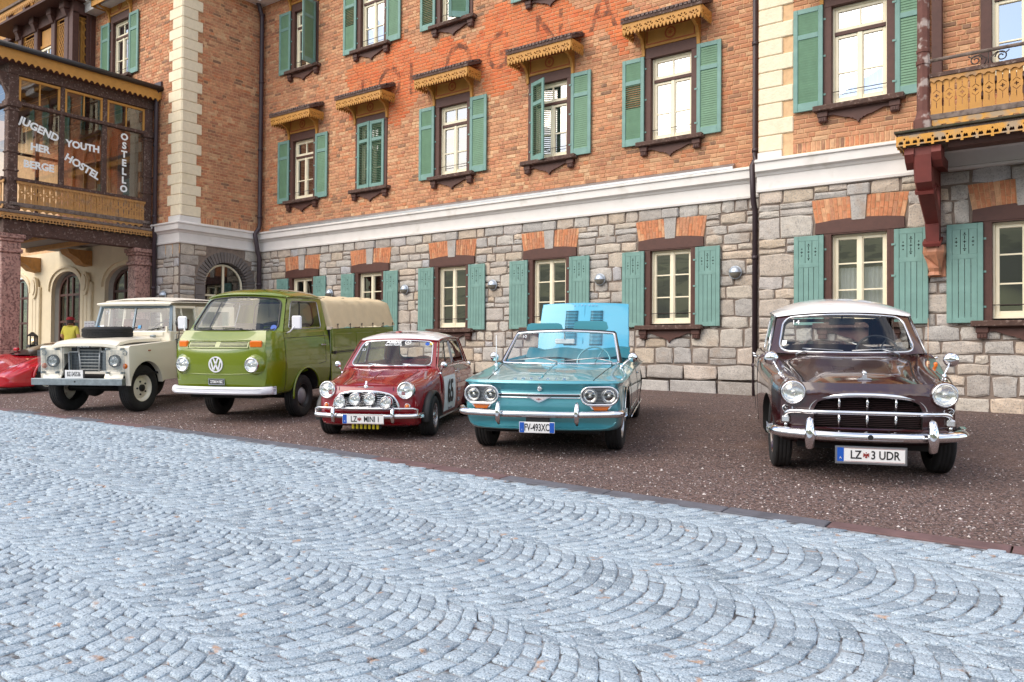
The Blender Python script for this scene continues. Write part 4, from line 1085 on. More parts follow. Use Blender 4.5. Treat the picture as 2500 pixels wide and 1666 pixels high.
B1('eaves_rafter', m_grey, lambda mb: [mb.tube([(x, YE+.02, 11.8), (x, YE-.62, 12.7)], .06, 4) for x in (-27.9, -23.3)])
B1('bay_soffit', m_brown, lambda mb: mb.box(-28.2, -23.36, YE+.03, 11.56, 11.5, 11.56))
B1('gallery_wall', m_yel, lambda mb: (mb.box(-31, -27.05, 11.3, 11.35, 8.4, 12.5),))
B1('gallery_post', m_brown, lambda mb: [mb.bbox(x, x+.16, 11.15, 11.3, 8.4, 12.5) for x in (-30.2, -28.6, -27.4)]+[mb.bbox(-31, -27.05, 11.16, 11.3, z, z+.14) for z in (10.45, 11.5)])

# ---- balcony on the right wing
balc = empty('timber_balcony', (-.3, 12.9, 4.4), 'ochre fretwork timber balcony with peeling brown post and carved red bracket', 'balcony')
LB = lambda: W0(balc)
def L1(name, mat, fn, parent=balc): mb = LB(); fn(mb); return mb.build(name, mat, parent)
YL = 12.40; XR = 2.6
L1('floor', m_grey, lambda mb: (mb.bbox(-2.2, XR, YL-.12, YC, 4.535, 4.60),))
m_moss = M('mossy_wood', s2l((70, 64, 52)), .95, var=.3, vs_=12, bump=.006, bs=50, spots=[(s2l((60, 62, 36)), 9, .48, .6, .7)])
L1('ledge', m_moss, lambda mb: (mb.bbox(-2.24, XR, YL-.17, YL+.1, 4.60, 4.635), mb.bbox(-2.24, -1.9, YL+.1, YC, 4.60, 4.635)))
m_lacew = M('peeling_ochre', s2l((208, 152, 70)), .8, var=.15, spots=[(s2l((164, 146, 124)), 4.5, .47, .6, .9)])
L1('lace_strip', m_lacew, lambda mb: (lace(mb, (-2.2, YL-.12), (XR, YL-.12), 4.56, .16, 27, 'arcade'), lace(mb, (-2.2, YC-.05), (-2.2, YL-.12), 4.56, .16, 6, 'arcade')))
L1('lace_strip', m_lacew, lambda mb: lace(mb, (-1.8, YL-.02), (XR, YL-.02), 4.76, .13, 26, 'zig'))
L1('bottom_rail', m_grey, lambda mb: mb.bbox(-1.81, XR, YL-.05, YL+.05, 4.75, 4.83))
for i, (u, T) in enumerate(balusters(None, (-1.8, YL-.012), (XR, YL-.012), 4.83, 5.34, 28)):
    mb = LB(); mb.T = mb.T @ T; mb.add(u.v, u.f); mb.build('fret_board', m_yel, balc)
L1('zigzag_trim', m_yel2, lambda mb: lace(mb, (-1.8, YL-.035), (XR, YL-.035), 5.34, .075, 44, 'zig'))
L1('hand_rail', m_weath, lambda mb: mb.bbox(-1.81, XR, YL-.07, YL+.07, 5.34, 5.40))
L1('upper_rail', m_grey, lambda mb: mb.tube([(-1.85, YL, 5.60), (XR, YL, 5.60)], .026, 8))
def scroll(mb, cx, cz, s_):
    for q in (-1, 1):
        pts = [(cx+q*(.03+.12-(.075*(1-t*.75))*cos(t*9)), YL, cz+.03+(.075*(1-t*.75))*sin(t*9)) for t in np.linspace(0, 1, 26)]; mb.tube(pts, .009, 5)
        mb.tube([(cx+q*.05, YL, 5.41), (cx+q*.02, YL, cz+.03), (cx+q*.10, YL, cz+.1), (cx+q*.2, YL, cz+.07), (cx+q*.24, YL, cz+.1)], .009, 5)
    mb.tube([(cx, YL, 5.40), (cx, YL, 5.57)], .008, 5)
L1('iron_scroll', m_iron, lambda mb: scroll(mb, -1.1, 5.46, 1)); L1('iron_scroll', m_iron, lambda mb: scroll(mb, .5, 5.46, 1))
m_peel = M('peeling_brown', s2l((104, 66, 58)), .8, var=.15, bump=.003, bs=40, spots=[(s2l((178, 164, 158)), 5, .52, .60, .85)])
L1('post', m_peel, lambda mb: (mb.lathe([(.0, 4.64), (.13, 4.64), (.13, 4.78), (.105, 4.82), (.085, 4.9), (.082, 5.55), (.095, 5.56), (.095, 5.62), (.082, 5.63), (.080, 5.72), (.092, 5.73), (.092, 5.77), (.08, 5.78), (.078, 8.6)], 8, c=(-1.89, YL, 0), smooth=False),))
L1('post', m_brown, lambda mb: mb.bbox(-1.93, -1.79, YC-.12, YC, 4.63, 8.6))
m_redw = M('red_brown_wood', s2l((112, 50, 44)), .6, var=.18)
def f(mb):
    mb.bbox(-2.06, -1.72, YL-.05, YC, 4.24, 4.40); 
    mb.prism([(YL-.06, 4.40), (YL-.1, 4.3), (YL-.02, 4.2), (YL+.1, 4.12), (YL+.25, 4.2), (YL+.25, 4.4)], -2.12, -2.0, 'x'); mb.prism([(YL-.06, 4.40), (YL-.1, 4.3), (YL-.02, 4.2), (YL+.1, 4.12), (YL+.25, 4.2), (YL+.25, 4.4)], -1.78, -1.66, 'x')
    mb.tube([(-1.89, YL+.06, 4.3), (-1.89, YL+.1, 4.0), (-1.89, YC-.25, 3.5), (-1.89, YC-.16, 3.1)], [.13, .125, .105, .10], prof=[(-1, -.8), (-.6, -1), (.6, -1), (1, -.8), (1, .8), (-1, .8)], upv=(1, 0, 0), smooth=False)
    for t in (.18, .95): p = Vector((-1.89, lerp(YL+.1, YC-.18, t), lerp(4.02, 3.15, t))); mb.tube([p, p+Vector((0, .02, -.04))], .14, prof=[(-1, -.8), (-.6, -1), (.6, -1), (1, -.8), (1, .8), (-1, .8)], upv=(1, 0, 0), smooth=False)
    mb.bbox(-1.96, -1.82, YC-.1, YC, 3.1, 4.24); mb.bbox(-1.95, -1.83, YL+.4, YC, 4.02, 4.23)
L1('bracket', m_redw, f)
L1('corbel', M('corbel_marble', s2l((186, 128, 98)), .5, var=.25, vs_=9), lambda mb: (mb.tube([(-1.89, YC-.13, 3.12), (-1.89, YC-.13, 3.02), (-1.89, YC-.13, 2.98), (-1.89, YC-.10, 2.80), (-1.89, YC-.09, 2.74), (-1.89, YC-.09, 2.68)], [.15, .16, .145, .095, .08, .10], 8, smooth=False), mb.bbox(-2.03, -1.75, YC-.03, YC+.02, 2.66, 3.15)))
L1('joist', m_brown, lambda mb: mb.bbox(-1.6, XR, YL+.05, YL+.25, 4.36, 4.53))
# ---- down pipes and wall lamps
def pipe(path, r, label, loc):
    mb = MB(Matrix.Translation(-Vector(loc))); mb.tube(path, r, 12)
    o = mb.build('downpipe', m_pipe); o.location = loc; tag(o, label, 'drainpipe', 'drainpipes on the facade')
    mb = MB(Matrix.Translation(-Vector(loc)))
    zz = path[-1][2]+.5
    while zz < path[0][2]-.6: mb.tube([(path[-1][0], path[-1][1], zz), (path[-1][0], path[-1][1], zz+.07)], r*1.2, 12); zz += 1.9
    mb.build('pipe_clamp', m_pipe, o)
pipe([(-18.93, 13.72, 11.7), (-18.93, 13.76, 11.35), (-18.86, 13.87, 10.9), (-18.86, 13.87, 5.0), (-18.86, 13.84, 4.9), (-18.86, 13.72, 4.75), (-18.86, 13.80, 4.3), (-18.86, 13.87, 4.1), (-18.86, 13.87, .9)], .062, 'dark brown drainpipe in the inner corner above the green pickup truck', (-18.86, 13.87, .9))
pipe([(-4.79, 13.88, 12), (-4.79, 13.88, 5.0), (-4.79, 13.86, 4.9), (-4.79, 13.72, 4.78), (-4.79, 13.78, 4.2), (-4.79, 13.88, 4.0), (-4.79, 13.88, .75)], .05, 'dark brown drainpipe beside cream corner blocks, running down behind the maroon saloon', (-4.79, 13.88, .75))
m_lampm = M('lamp_metal', s2l((186, 196, 208)), .35, metal=.5, var=.05); m_lampg = M('lamp_glass', s2l((120, 116, 106)), .25, var=.05)
def lamp(x, y, z, label):
    o = empty('wall_lamp', (x, y, z), label, 'wall lamp', 'round wall lamps along the stone ground floor')
    r = .108
    mb = MB()
    mb.lathe([(.0, .0), (.085, .0), (.085, -.035), (.0, -.036)], 20, 'y'); mb.lathe([(r, -.03), (r+.012, -.03), (r+.012, -.05), (r, -.055), (r, -.03)], 24, 'y'); mb.build('lamp_base', m_lampm, o)
    # upper hood half dome, lower glass half dome
    for nm, a0, a1, m in (('lamp_hood', 0, pi, m_lampm), ('lamp_glass', pi, 2*pi, m_lampg)):
        mb = MB(); pts = []
        for i in range(9):
            t = i/8*pi/2; pts.append([(r*cos(t)*cos(a), -.05-.085*sin(t), r*cos(t)*sin(a)) for a in np.linspace(a0, a1, 13)])
        mb.grid(pts, flip=True)
        if nm == 'lamp_hood': mb.tube([(-r-.005, -.05, 0), (-r*.7, -.115, 0), (0, -.14, 0), (r*.7, -.115, 0), (r+.005, -.05, 0)], .009, 6)
        mb.build(nm, m, o)
lamp(-16.0, YB-.02, 2.99, 'round metal wall lamp on stone, its top just above the canvas of the green truck')
lamp(-13.33, YB-.02, 2.98, 'round metal wall lamp on stone just past the tail of the canvas cover')
lamp(-10.67, YB-.02, 2.97, 'round metal wall lamp on stone between the red car and the turquoise car')
lamp(-7.96, YB-.02, 2.96, 'round metal wall lamp on stone above the raised turquoise lid')
lamp(-5.17, YB-.02, 2.95, 'round metal wall lamp on stone beside the drainpipe by the maroon saloon')
lamp(-19.68, YF-.02, 2.92, 'round metal wall lamp on stone just above the roof of the cream off-roader')
# ================================================================== cars: helpers
from mathutils.bvhtree import BVHTree
m_chrome = M('chrome', (.80, .80, .82), .07, metal=1, var=.03)
m_chrome2 = M('dull_steel', (.42, .43, .45), .32, metal=1, var=.1)
m_tyre = M('tyre', (.018, .018, .019), .8, var=.25, vs_=12, bump=.003, bs=60)
m_black = M('black_trim', (.015, .015, .016), .45, var=0)
m_under = M('underbody', (.012, .011, .011), .9, var=0)
m_cglass = M('car_glass', glass=((.94, .97, .97), .02, 0))
m_lens = M('lamp_lens', glass=((.92, .93, .92), .10, .02))
m_refl = M('lamp_reflector', (.90, .90, .88), .20, metal=.92, var=.05)
m_amber = M('amber_lens', s2l((222, 110, 20)), .2, var=.05, coat=.6)
m_plate = M('plate_white', s2l((226, 226, 226)), .4, var=.02)
m_ptext = M('plate_black', (.012, .012, .014), .5, var=0)
m_pblue = M('plate_blue', s2l((24, 82, 176)), .4, var=0)
m_stick = M('sticker_white', s2l((236, 238, 240)), .5, var=0)
m_seat = M('seat_cloth', s2l((70, 62, 58)), .8, var=.1)
m_rubber = M('rubber_seal', (.02, .02, .022), .5, var=0)
m_seam = M('panel_gap', (.01, .01, .01), .8, var=0)
def paint(name, rgb, rough=.32, metal=0., coat=1.0, var=.015): return M(name, s2l(rgb), rough, metal=metal, coat=coat, var=var, vs_=2)
def carmat(X, Y, ax, s):
    h = radians(ax-90); n = Vector((.019, -.047, 1)).normalized(); f = Vector((cos(h), sin(h), 0)); f = (f-n*f.dot(n)).normalized(); l = n.cross(f)
    m = Matrix((f*s, l*s, n*s)).transposed().to_4x4(); m.translation = (X, Y, zg(X, Y)); return m
def resamp(pts, n):
    """catmull-rom by arc length; sharp where a point is repeated"""
    runs = [[pts[0]]]
    for a, b in zip(pts[:-1], pts[1:]):
        if abs(a[0]-b[0])+abs(a[1]-b[1]) < 1e-6: runs.append([b])
        else: runs[-1].append(b)
    return runs
def ringify(pts, per):
    """half profile control points -> dense points, `per` points per control span (spline)"""
    o = []
    for i in range(len(pts)-1):
        for k in range(per): o.append(cr1(pts, i+k/per))
    o.append(pts[-1]); return o
def loft(secs, px_=4, pv=4, front=None, rear=None, plan=None, sharpx=()):
    """secs: [(x, half profile [(y,z)..])] from front to rear -> closed bmesh-able MB; front/rear: fn(y,z)->dx on cap"""
    S = [(x, ringify(p, pv)) for x, p in secs]; K = len(S[0][1]); rows = []
    def at(t):
        i = min(int(t), len(S)-2); f = t-i
        def P(j):
            j = max(0, min(len(S)-1, j))
            return S[j]
        i0 = i-1 if (i-1 >= 0 and i not in sharpx) else i
        i3 = i+2 if (i+2 < len(S) and i+1 not in sharpx) else i+1
        a, b, c, d = P(i0), P(i), P(i+1), P(i3)
        q = lambda p0, p1, p2, p3: .5*((2*p1)+(-p0+p2)*f+(2*p0-5*p1+4*p2-p3)*f*f+(-p0+3*p1-3*p2+p3)*f**3)
        return q(a[0], b[0], c[0], d[0]), [(max(0., q(a[1][k][0], b[1][k][0], c[1][k][0], d[1][k][0])), q(a[1][k][1], b[1][k][1], c[1][k][1], d[1][k][1])) for k in range(K)]
    for i in range(len(S)-1):
        for k in range(px_): rows.append(at(i+k/px_))
    rows.append(at(len(S)-1.00001))
    ff = plan or (lambda x, y, z: 0)
    full = []
    for ri, (x, h) in enumerate(rows):
        r_ = []
        for (y, z) in h: r_.append((x+ff(x, y, z)+(front(y, z) if (ri == 0 and front) else 0)+(rear(y, z) if (ri == len(rows)-1 and rear) else 0), y, z))
        full.append(r_+[(p[0], -p[1], p[2]) for p in r_[::-1]])
    bmx = bmesh.new(); V = [[bmx.verts.new(p) for p in r_] for r_ in full]
    n = len(V[0])
    def face(q):
        try: bmx.faces.new(q).smooth = True
        except ValueError: pass
    for a, b in zip(V[:-1], V[1:]):
        for j in range(n-1): face((a[j], b[j], b[j+1], a[j+1]))
    for V_, h, fn, fl, x in ((V[0], rows[0][1], front, 0, rows[0][0]), (V[-1], rows[-1][1], rear, 1, rows[-1][0])):
        ny = 14; cols = []
        for k in range(K):
            y, z = h[k]; line = [V_[k]]
            for q in range(1, ny):
                yy = y*(1-2*q/ny); line.append(bmx.verts.new((x+ff(x, yy, z)+(fn(yy, z) if fn else 0), yy, z)))
            line.append(V_[n-1-k]); cols.append(line)
        for a, b in zip(cols[:-1], cols[1:]):
            for q in range(ny): face((a[q], b[q], b[q+1], a[q+1]) if not fl else (a[q], a[q+1], b[q+1], b[q]))
    bmesh.ops.remove_doubles(bmx, verts=bmx.verts, dist=.0004)
    bmesh.ops.dissolve_degenerate(bmx, edges=bmx.edges, dist=.0003)
    bmesh.ops.recalc_face_normals(bmx, faces=bmx.faces)
    me = bpy.data.meshes.new('body'); bmx.to_mesh(me); bmx.free(); return me
def boolean(me, cutters, mats=None):
    """cut closed MBs out of mesh; inside faces of the cut use material slot 1"""
    o = bpy.data.objects.new('tmp', me); COL.objects.link(o); tmp = [o]
    while len(me.materials) < 2: me.materials.append((mats or [None, m_under])[len(me.materials)])
    c = MB()
    cs = []
    for cc in cutters:
        bmx = bmesh.new(); cm = bpy.data.meshes.new('c'); cm.from_pydata(cc.v, [], cc.f); bmx.from_mesh(cm); bmesh.ops.remove_doubles(bmx, verts=bmx.verts, dist=1e-5); bmesh.ops.recalc_face_normals(bmx, faces=bmx.faces)
        for f in bmx.faces: f.material_index = 1
        bmx.to_mesh(cm); bmx.free(); cm.materials.append(me.materials[0]); cm.materials.append(me.materials[1])
        co = bpy.data.objects.new('cut', cm); COL.objects.link(co); tmp.append(co); co.hide_render = True
        m = o.modifiers.new('b', 'BOOLEAN'); m.operation = 'DIFFERENCE'; m.object = co; m.solver = 'EXACT'
        if hasattr(m, 'material_mode'): m.material_mode = 'INDEX'
    bpy.context.view_layer.update()
    r_ = bpy.data.meshes.new_from_object(o.evaluated_get(bpy.context.evaluated_depsgraph_get()))
    for t in tmp: bpy.data.objects.remove(t)
    return r_
def wellcut(x, z, r, y0, y1, seg=26, zb=-.3, flat=False):
    """arch shaped cutter: half circle on top, open downwards"""
    p = [(x+r*cos(pi*i/seg), z+r*sin(pi*i/seg)) for i in range(seg+1)]+[(x-r, zb), (x+r, zb)]
    a = MB(); a.prism([(u, v) for u, v in p], y0, y1, 'y'); return a
def addmesh(mb, me):
    b = len(mb.v); mb.add([v.co for v in me.vertices], [list(p.vertices) for p in me.polygons], True)
    for k, p in enumerate(me.polygons): mb.mi[len(mb.mi)-len(me.polygons)+k] = p.material_index
    return mb
def bvh_of(me):
    return BVHTree.FromPolygons([v.co.copy() for v in me.vertices], [list(p.vertices) for p in me.polygons])
def onto(bvh, p, d, off=0.):
    """project point along direction d on the body"""
    h = bvh.ray_cast(Vector(p), Vector(d))
    if h[0] is None: h2 = bvh.find_nearest(Vector(p)); return h2[0]+h2[1]*off
    return h[0]-Vector(d).normalized()*off
def seam(mb, bvh, pts, d, r=.0045, n=16, off=-.001, closed=False):
    q = []
    for a, b in zip(pts[:-1], pts[1:]):
        for k in range(n): q.append(onto(bvh, Vector(a).lerp(Vector(b), k/n), d, off))
    q.append(onto(bvh, pts[-1], d, off))
    mb.tube(q, r, 5, closed=closed); return q
def P4(c00, c10, c11, c01, bulge=(0, 0, 0), bu=None):
    """bilinear patch with bulge; u along first edge"""
    c00, c10, c11, c01 = map(Vector, (c00, c10, c11, c01)); bl = Vector(bulge)
    def f(u, v): return c00*(1-u)*(1-v)+c10*u*(1-v)+c11*u*v+c01*(1-u)*v+bl*(4*u*(1-u))*(bu[0]+(bu[1]-bu[0])*v if bu else 1)
    return f
def rrect(l, r, b, t, rad, rv=None, n=6):
    rv = rv or rad; o = []
    for cx, cy, a0 in ((r-rad, t-rv, 0), (l+rad, t-rv, pi/2), (l+rad, b+rv, pi), (r-rad, b+rv, 1.5*pi)):
        for i in range(n+1): a = a0+pi/2*i/n; o.append((cx+rad*cos(a), cy+rv*sin(a)))
    # densify straight runs
    q = []
    for i, p in enumerate(o):
        p2 = o[(i+1) % len(o)]; q.append(p); d = sqrt((p2[0]-p[0])**2+(p2[1]-p[1])**2)
        k = int(d/.08)
        for j in range(1, k+1): q.append((lerp(p[0], p2[0], j/(k+1)), lerp(p[1], p2[1], j/(k+1))))
    return q
def pane(P, outl, body, car, parts, trim=None, tr=.010, glass=None, gap=None, name='window', off=.0):
    """body-coloured surround into MB `body`, glass object + trim"""
    n = len(outl); cu = sum(p[0] for p in outl)/n; cv = sum(p[1] for p in outl)/n
    if body is not None:
        rows = []
        for (u, v) in outl:
            du, dv = u-cu, v-cv
            t = min((((1 if du > 0 else 0)-cu)/du) if abs(du) > 1e-6 else 9e9, (((1 if dv > 0 else 0)-cv)/dv) if abs(dv) > 1e-6 else 9e9)
            e = (cu+du*t, cv+dv*t); rows.append([P(lerp(u, e[0], k/3), lerp(v, e[1], k/3)) for k in range(4)])
        # make sure corners are reached
        body.grid(rows, closed_u=True)
        for c in ((0, 0), (1, 0), (1, 1), (0, 1)):
            near = sorted(range(n), key=lambda i: (rows[i][3]-P(*c)).length)[:2]
            a = rows[near[0]][3]; b_ = rows[near[1]][3]
            body.add([a, b_, P(*c)], [(0, 1, 2)], True)
    g = MB(); vs_ = [p[1] for p in outl]; v0, v1 = min(vs_), max(vs_); G = []
    for t in np.linspace(0, 1, 13):
        v = lerp(v0+1e-5, v1-1e-5, .5-.5*cos(pi*t)); xs_ = []
        for (a, b), (c, e) in zip(outl, outl[1:]+outl[:1]):
            if (b-v)*(e-v) <= 0 and b != e: xs_.append(a+(c-a)*(v-b)/(e-b))
        G.append([P(lerp(min(xs_), max(xs_), k/12), v) for k in range(13)])
    g.grid(G)
    go = g.build(name, glass or m_cglass, car)
    if trim:
        t = MB(); t.tube([P(u, v) for u, v in outl], tr, 6, closed=True); t.build('window_trim', trim, go)
    return go
def wheel(car, x, y, r, w, rim_r, style, steer=0, ang=0):
    """tyre with rim and hub cap; outer side away from y=0"""
    sg = 1 if y > 0 else -1
    T = Matrix.Translation((x, y, r)) @ Matrix.Rotation(radians(steer), 4, 'Z')
    mb = MB(T); h = w/2
    pr = [(rim_r, -h*.75), (rim_r+.01, -h*.9), ((r+rim_r)/2, -h*1.04), (r-.035, -h*1.0), (r-.012, -h*.86)]
    for g in (-.5, -.17, .17, .5): pr += [(r-.001, (g-.12)*h*1.2), (r, (g-.09)*h*1.2), (r, (g+.07)*h*1.2), (r-.009, (g+.09)*h*1.2), (r-.009, (g+.12)*h*1.2)]
    pr += [(r-.012, h*.86), (r-.035, h), ((r+rim_r)/2, h*1.04), (rim_r+.01, h*.9), (rim_r, h*.75)]
    mb.lathe(pr, 40, 'y'); o = mb.build('wheel', m_tyre, car, sharp=50)
    q = MB(T)
    if style[0] == 'steel':      # painted steel disc, optional hub cap
        col, capm = style[1], style[2]
        q.lathe([(rim_r+.006, sg*h*.86), (rim_r-.006, sg*h*.84), (rim_r-.02, sg*h*.5), (rim_r*.80, sg*h*.30), (rim_r*.62, sg*h*.52), (rim_r*.40, sg*h*.60), (rim_r*.3, sg*h*.55), (0.001, sg*h*.55)], 32, 'y', smooth=True); q.build('rim', col, o, sharp=40)
        c = MB(T)
        if capm is not None: c.lathe([(rim_r*.66, sg*h*.50), (rim_r*.62, sg*h*.62), (rim_r*.4, sg*h*.86), (rim_r*.12, sg*h*.95), (.001, sg*h*.95)], 24, 'y'); c.build('hub_cap', capm, o)
        else:
            c.lathe([(rim_r*.26, sg*h*.5), (rim_r*.26, sg*h*.9), (rim_r*.2, sg*h*1.0), (.001, sg*h*1.02)], 16, 'y')
            for k in range(5): a = 2*pi*k/5; c.lathe([(.016, sg*h*.5), (.016, sg*h*.72), (.001, sg*h*.74)], 8, 'y', c=(rim_r*.5*cos(a), 0, rim_r*.5*sin(a)))
            c.build('hub', m_black, o, sharp=40)
    elif style[0] == 'alloy':
        q.lathe([(rim_r+.008, sg*h*.92), (rim_r-.01, sg*h*.88), (rim_r-.018, sg*h*.2), (.001, sg*h*.15)], 32, 'y')
        for k in range(8):
            a = 2*pi*k/8+.2; d = Vector((cos(a), 0, sin(a))); t = Vector((-sin(a), 0, cos(a)))
            vs = []
            for rr, ww, dep in ((.03, .018, .72), (rim_r*.6, .014, .68), (rim_r-.012, .02, .80)):
                for s_, dd in ((-1, 0), (1, 0), (1, -.12), (-1, -.12)): vs.append(d*rr+t*ww*s_+Vector((0, sg*h*(dep+dd*2), 0)))
            fs = []
            for b in (0, 4):
                for j in range(4): fs.append((b+j, b+(j+1) % 4, b+4+(j+1) % 4, b+4+j))
            q.add(vs, fs)
        q.lathe([(.05, sg*h*.5), (.045, sg*h*.82), (.03, sg*h*.9), (.001, sg*h*.9)], 16, 'y'); q.build('rim', style[1], o, sharp=40)
    return o
def headlight(car, x, y, z, r, tilt=0, ring=m_chrome, depth=.03, rw=.016, name='headlight', yawdeg=0, rd=.34):
    T = Matrix.Translation((x, y, z)) @ Matrix.Rotation(radians(yawdeg), 4, 'Z') @ Matrix.Rotation(radians(-tilt), 4, 'Y')
    mb = MB(T); mb.lathe([(r+rw+.006, -.05), (r+rw+.004, -.01), (r+rw, .012), (r+rw*.5, .022), (r+.001, .016), (r-.002, 0.0), (r-.002, -.03)], 32, 'x'); o = mb.build(name, ring, car)
    q = MB(T); q.lathe([(r, .0), (r*.9, -.03*rd), (r*.6, -.06*rd), (r*.25, -.075*rd), (.001, -.078*rd)], 24, 'x'); q.lathe([(r*.26, -.07*rd), (r*.24, -.012*rd), (r*.15, .0), (.001, .002)], 12, 'x'); q.build('reflector', m_refl, o)
    q = MB(T); q.lathe([(r, .004), (r*.85, .004+depth*.35), (r*.5, .004+depth*.8), (.001, .004+depth)], 24, 'x'); q.build('lens', m_lens, o)
    return o
def roundlamp(car, x, y, z, r, m, name='indicator', ring=m_chrome):
    T = Matrix.Translation((x, y, z)); mb = MB(T); mb.lathe([(r+.008, -.03), (r+.008, .004), (r+.002, .008), (r, .0)], 20, 'x'); o = mb.build(name, ring, car)
    q = MB(T); q.lathe([(r, .0), (r*.8, .018), (r*.4, .028), (.001, .03)], 16, 'x'); q.build('lens', m, o); return o
def eagle(mb, T, s):
    """small heraldic eagle drawn with simple shapes"""
    for sg in (-1, 1):
        for k in range(4): mb.prism([(T[0]+sg*.12*s, T[1]+(.18-.02*k)*s), (T[0]+sg*.5*s, T[1]+(.38-.22*k)*s), (T[0]+sg*.46*s, T[1]+(.28-.22*k)*s), (T[0]+sg*.10*s, T[1]+(.06-.06*k)*s)], .0012, .0022, 'z')
    mb.prism(regpoly((T[0], T[1]+.02*s), .15*s, 8), .0012, .0026, 'z'); mb.prism(regpoly((T[0], T[1]+.38*s), .10*s, 8), .0012, .0026, 'z'); mb.prism([(T[0]-.07*s, T[1]-.1*s), (T[0]-.2*s, T[1]-.5*s), (T[0]+.2*s, T[1]-.5*s), (T[0]+.07*s, T[1]-.1*s)], .0012, .0024, 'z')
m_eagle = M('eagle_red', s2l((140, 40, 34)), .5, var=0)
def plate(car, x, y, z, w, h, kind, texts, size, sx=.8, tilt=0, frame_m=None):
    """number plate facing +x; texts: [(string, u offset)]"""
    T = Matrix.Translation((x, y, z)) @ Matrix.Rotation(radians(-tilt), 4, 'Y') @ Matrix(((0, 0, 1, 0), (1, 0, 0, 0), (0, 1, 0, 0), (0, 0, 0, 1)))
    mb = MB(T); mb.bbox(-w/2, w/2, -h/2, h/2, -.008, 0, .003)
    o = mb.build('number_plate', m_ptext if kind == 'black' else m_plate, car)
    if frame_m:
        q = MB(T); q.prism([(-w/2-.012, -h/2-.014), (w/2+.012, -h/2-.014), (w/2+.012, h/2+.010), (-w/2-.012, h/2+.010)], -.01, .003, 'z', [[(-w/2+.002, -h/2+.002), (-w/2+.002, h/2-.002), (w/2-.002, h/2-.002), (w/2-.002, -h/2+.002)]]); q.build('plate_frame', frame_m, o)
    if kind in ('a', 'i'):
        q = MB(T); bwid = .1*w if kind == 'a' else .13*w
        q.box(-w/2+.004, -w/2+.004+bwid, -h/2+.004, h/2-.004, .0004, .0012)
        if kind == 'i': q.box(w/2-.004-bwid, w/2-.004, -h/2+.004, h/2-.004, .0004, .0012)
        q.build('blue_band', m_pblue, o)
        q = MB(T); text_mb(q, 'A' if kind == 'a' else 'I', h*.22, Matrix.Translation((-w/2+.004+bwid/2, -h*.22, .0022)), .0012); q.build('country_letter', m_plate, o)
    if kind == 'a':
        q = MB(T)
        for a, b in ((-h/2+.006, -h/2+.009), (h/2-.009, h/2-.006)): q.box(-w/2+.06, w/2-.006, a, b, .0004, .001)
        q.build('plate_line', m_eagle, o)
    q = MB(T)
    for s_, u in texts: text_mb(q, s_, size, Matrix.Translation((u, -.002, .0014)), .0016, sx=sx, bold=.0016)
    q.build('plate_lettering', m_plate if kind == 'black' else m_ptext, o)
    return o, T
def wiper(car, p0, p1, p2, m=m_chrome2, b=.30):
    """arm p0->p1, blade through p1 to p2 dir"""
    mb = MB(); p0, p1, p2 = map(Vector, (p0, p1, p2)); mb.tube([p0-Vector((.02, 0, .03)), p0+Vector((0, 0, .01)), p0.lerp(p1, .5)+Vector((.012, 0, .01)), p1], [.013, .011, .007, .006], 6)
    o = mb.build('wiper', m, car); q = MB(); q.tube([p1.lerp(p2, -b), p1, p2], .006, 5); q.build('wiper_blade', m_rubber if m is m_black else m, o); return o
def steering(car, x, y, z, r, m, tilt=60):
    T = Matrix.Translation((x, y, z)) @ Matrix.Rotation(radians(tilt), 4, 'Y'); mb = MB(T)
    mb.tube([(r*cos(2*pi*i/28), r*sin(2*pi*i/28), 0) for i in range(28)], .012, 6, closed=True, upv=(0, 0, 1))
    for a in (.5, 2.6): mb.tube([(r*cos(a), r*sin(a), 0), (0, 0, -.05)], .008, 5)
    mb.tube([(0, 0, -.05), (0, 0, -.3)], .02, 6); return mb.build('steering_wheel', m, car)
def seats(car, xs, ys, z, m, w=.46, h=.55, name='seat'):
    for x in xs:
        for y in ys:
            mb = MB(); mb.bbox(x-.05, x+.45, y-w/2, y+w/2, z, z+.16, .05); pts = [(x-.02, z+.1), (x+.1, z+.14), (x-.02, z+h), (x-.12, z+h-.02)]
            mb.prism(pts, y-w/2+.02, y+w/2-.02, 'y'); mb.build(name, m, car)
def ball_mirror(car, base, c, r, m=m_chrome, name='wing_mirror', faceback=True, squash=.45):
    mb = MB(); mb.tube([base, Vector(base).lerp(Vector(c), .5)+Vector((.01, 0, .01)), c], .009, 6); mb.lathe([(.02, 0), (.016, .02)], 8, 'z', c=base)
    n = 10; pts = []
    for i in range(n+1):
        t = pi/2*i/n; pts.append([(c[0]+r*squash*1.6*sin(t), c[1]+r*cos(t)*cos(a), c[2]+r*cos(t)*sin(a)) for a in np.linspace(0, 2*pi, 21)])
    mb.grid(pts); pts = [[(c[0]-.004, c[1]+q*cos(a), c[2]+q*sin(a)) for a in np.linspace(0, 2*pi, 21)] for q in (r, .001)]; mb.grid(pts, flip=True)
    return mb.build(name, m, car)
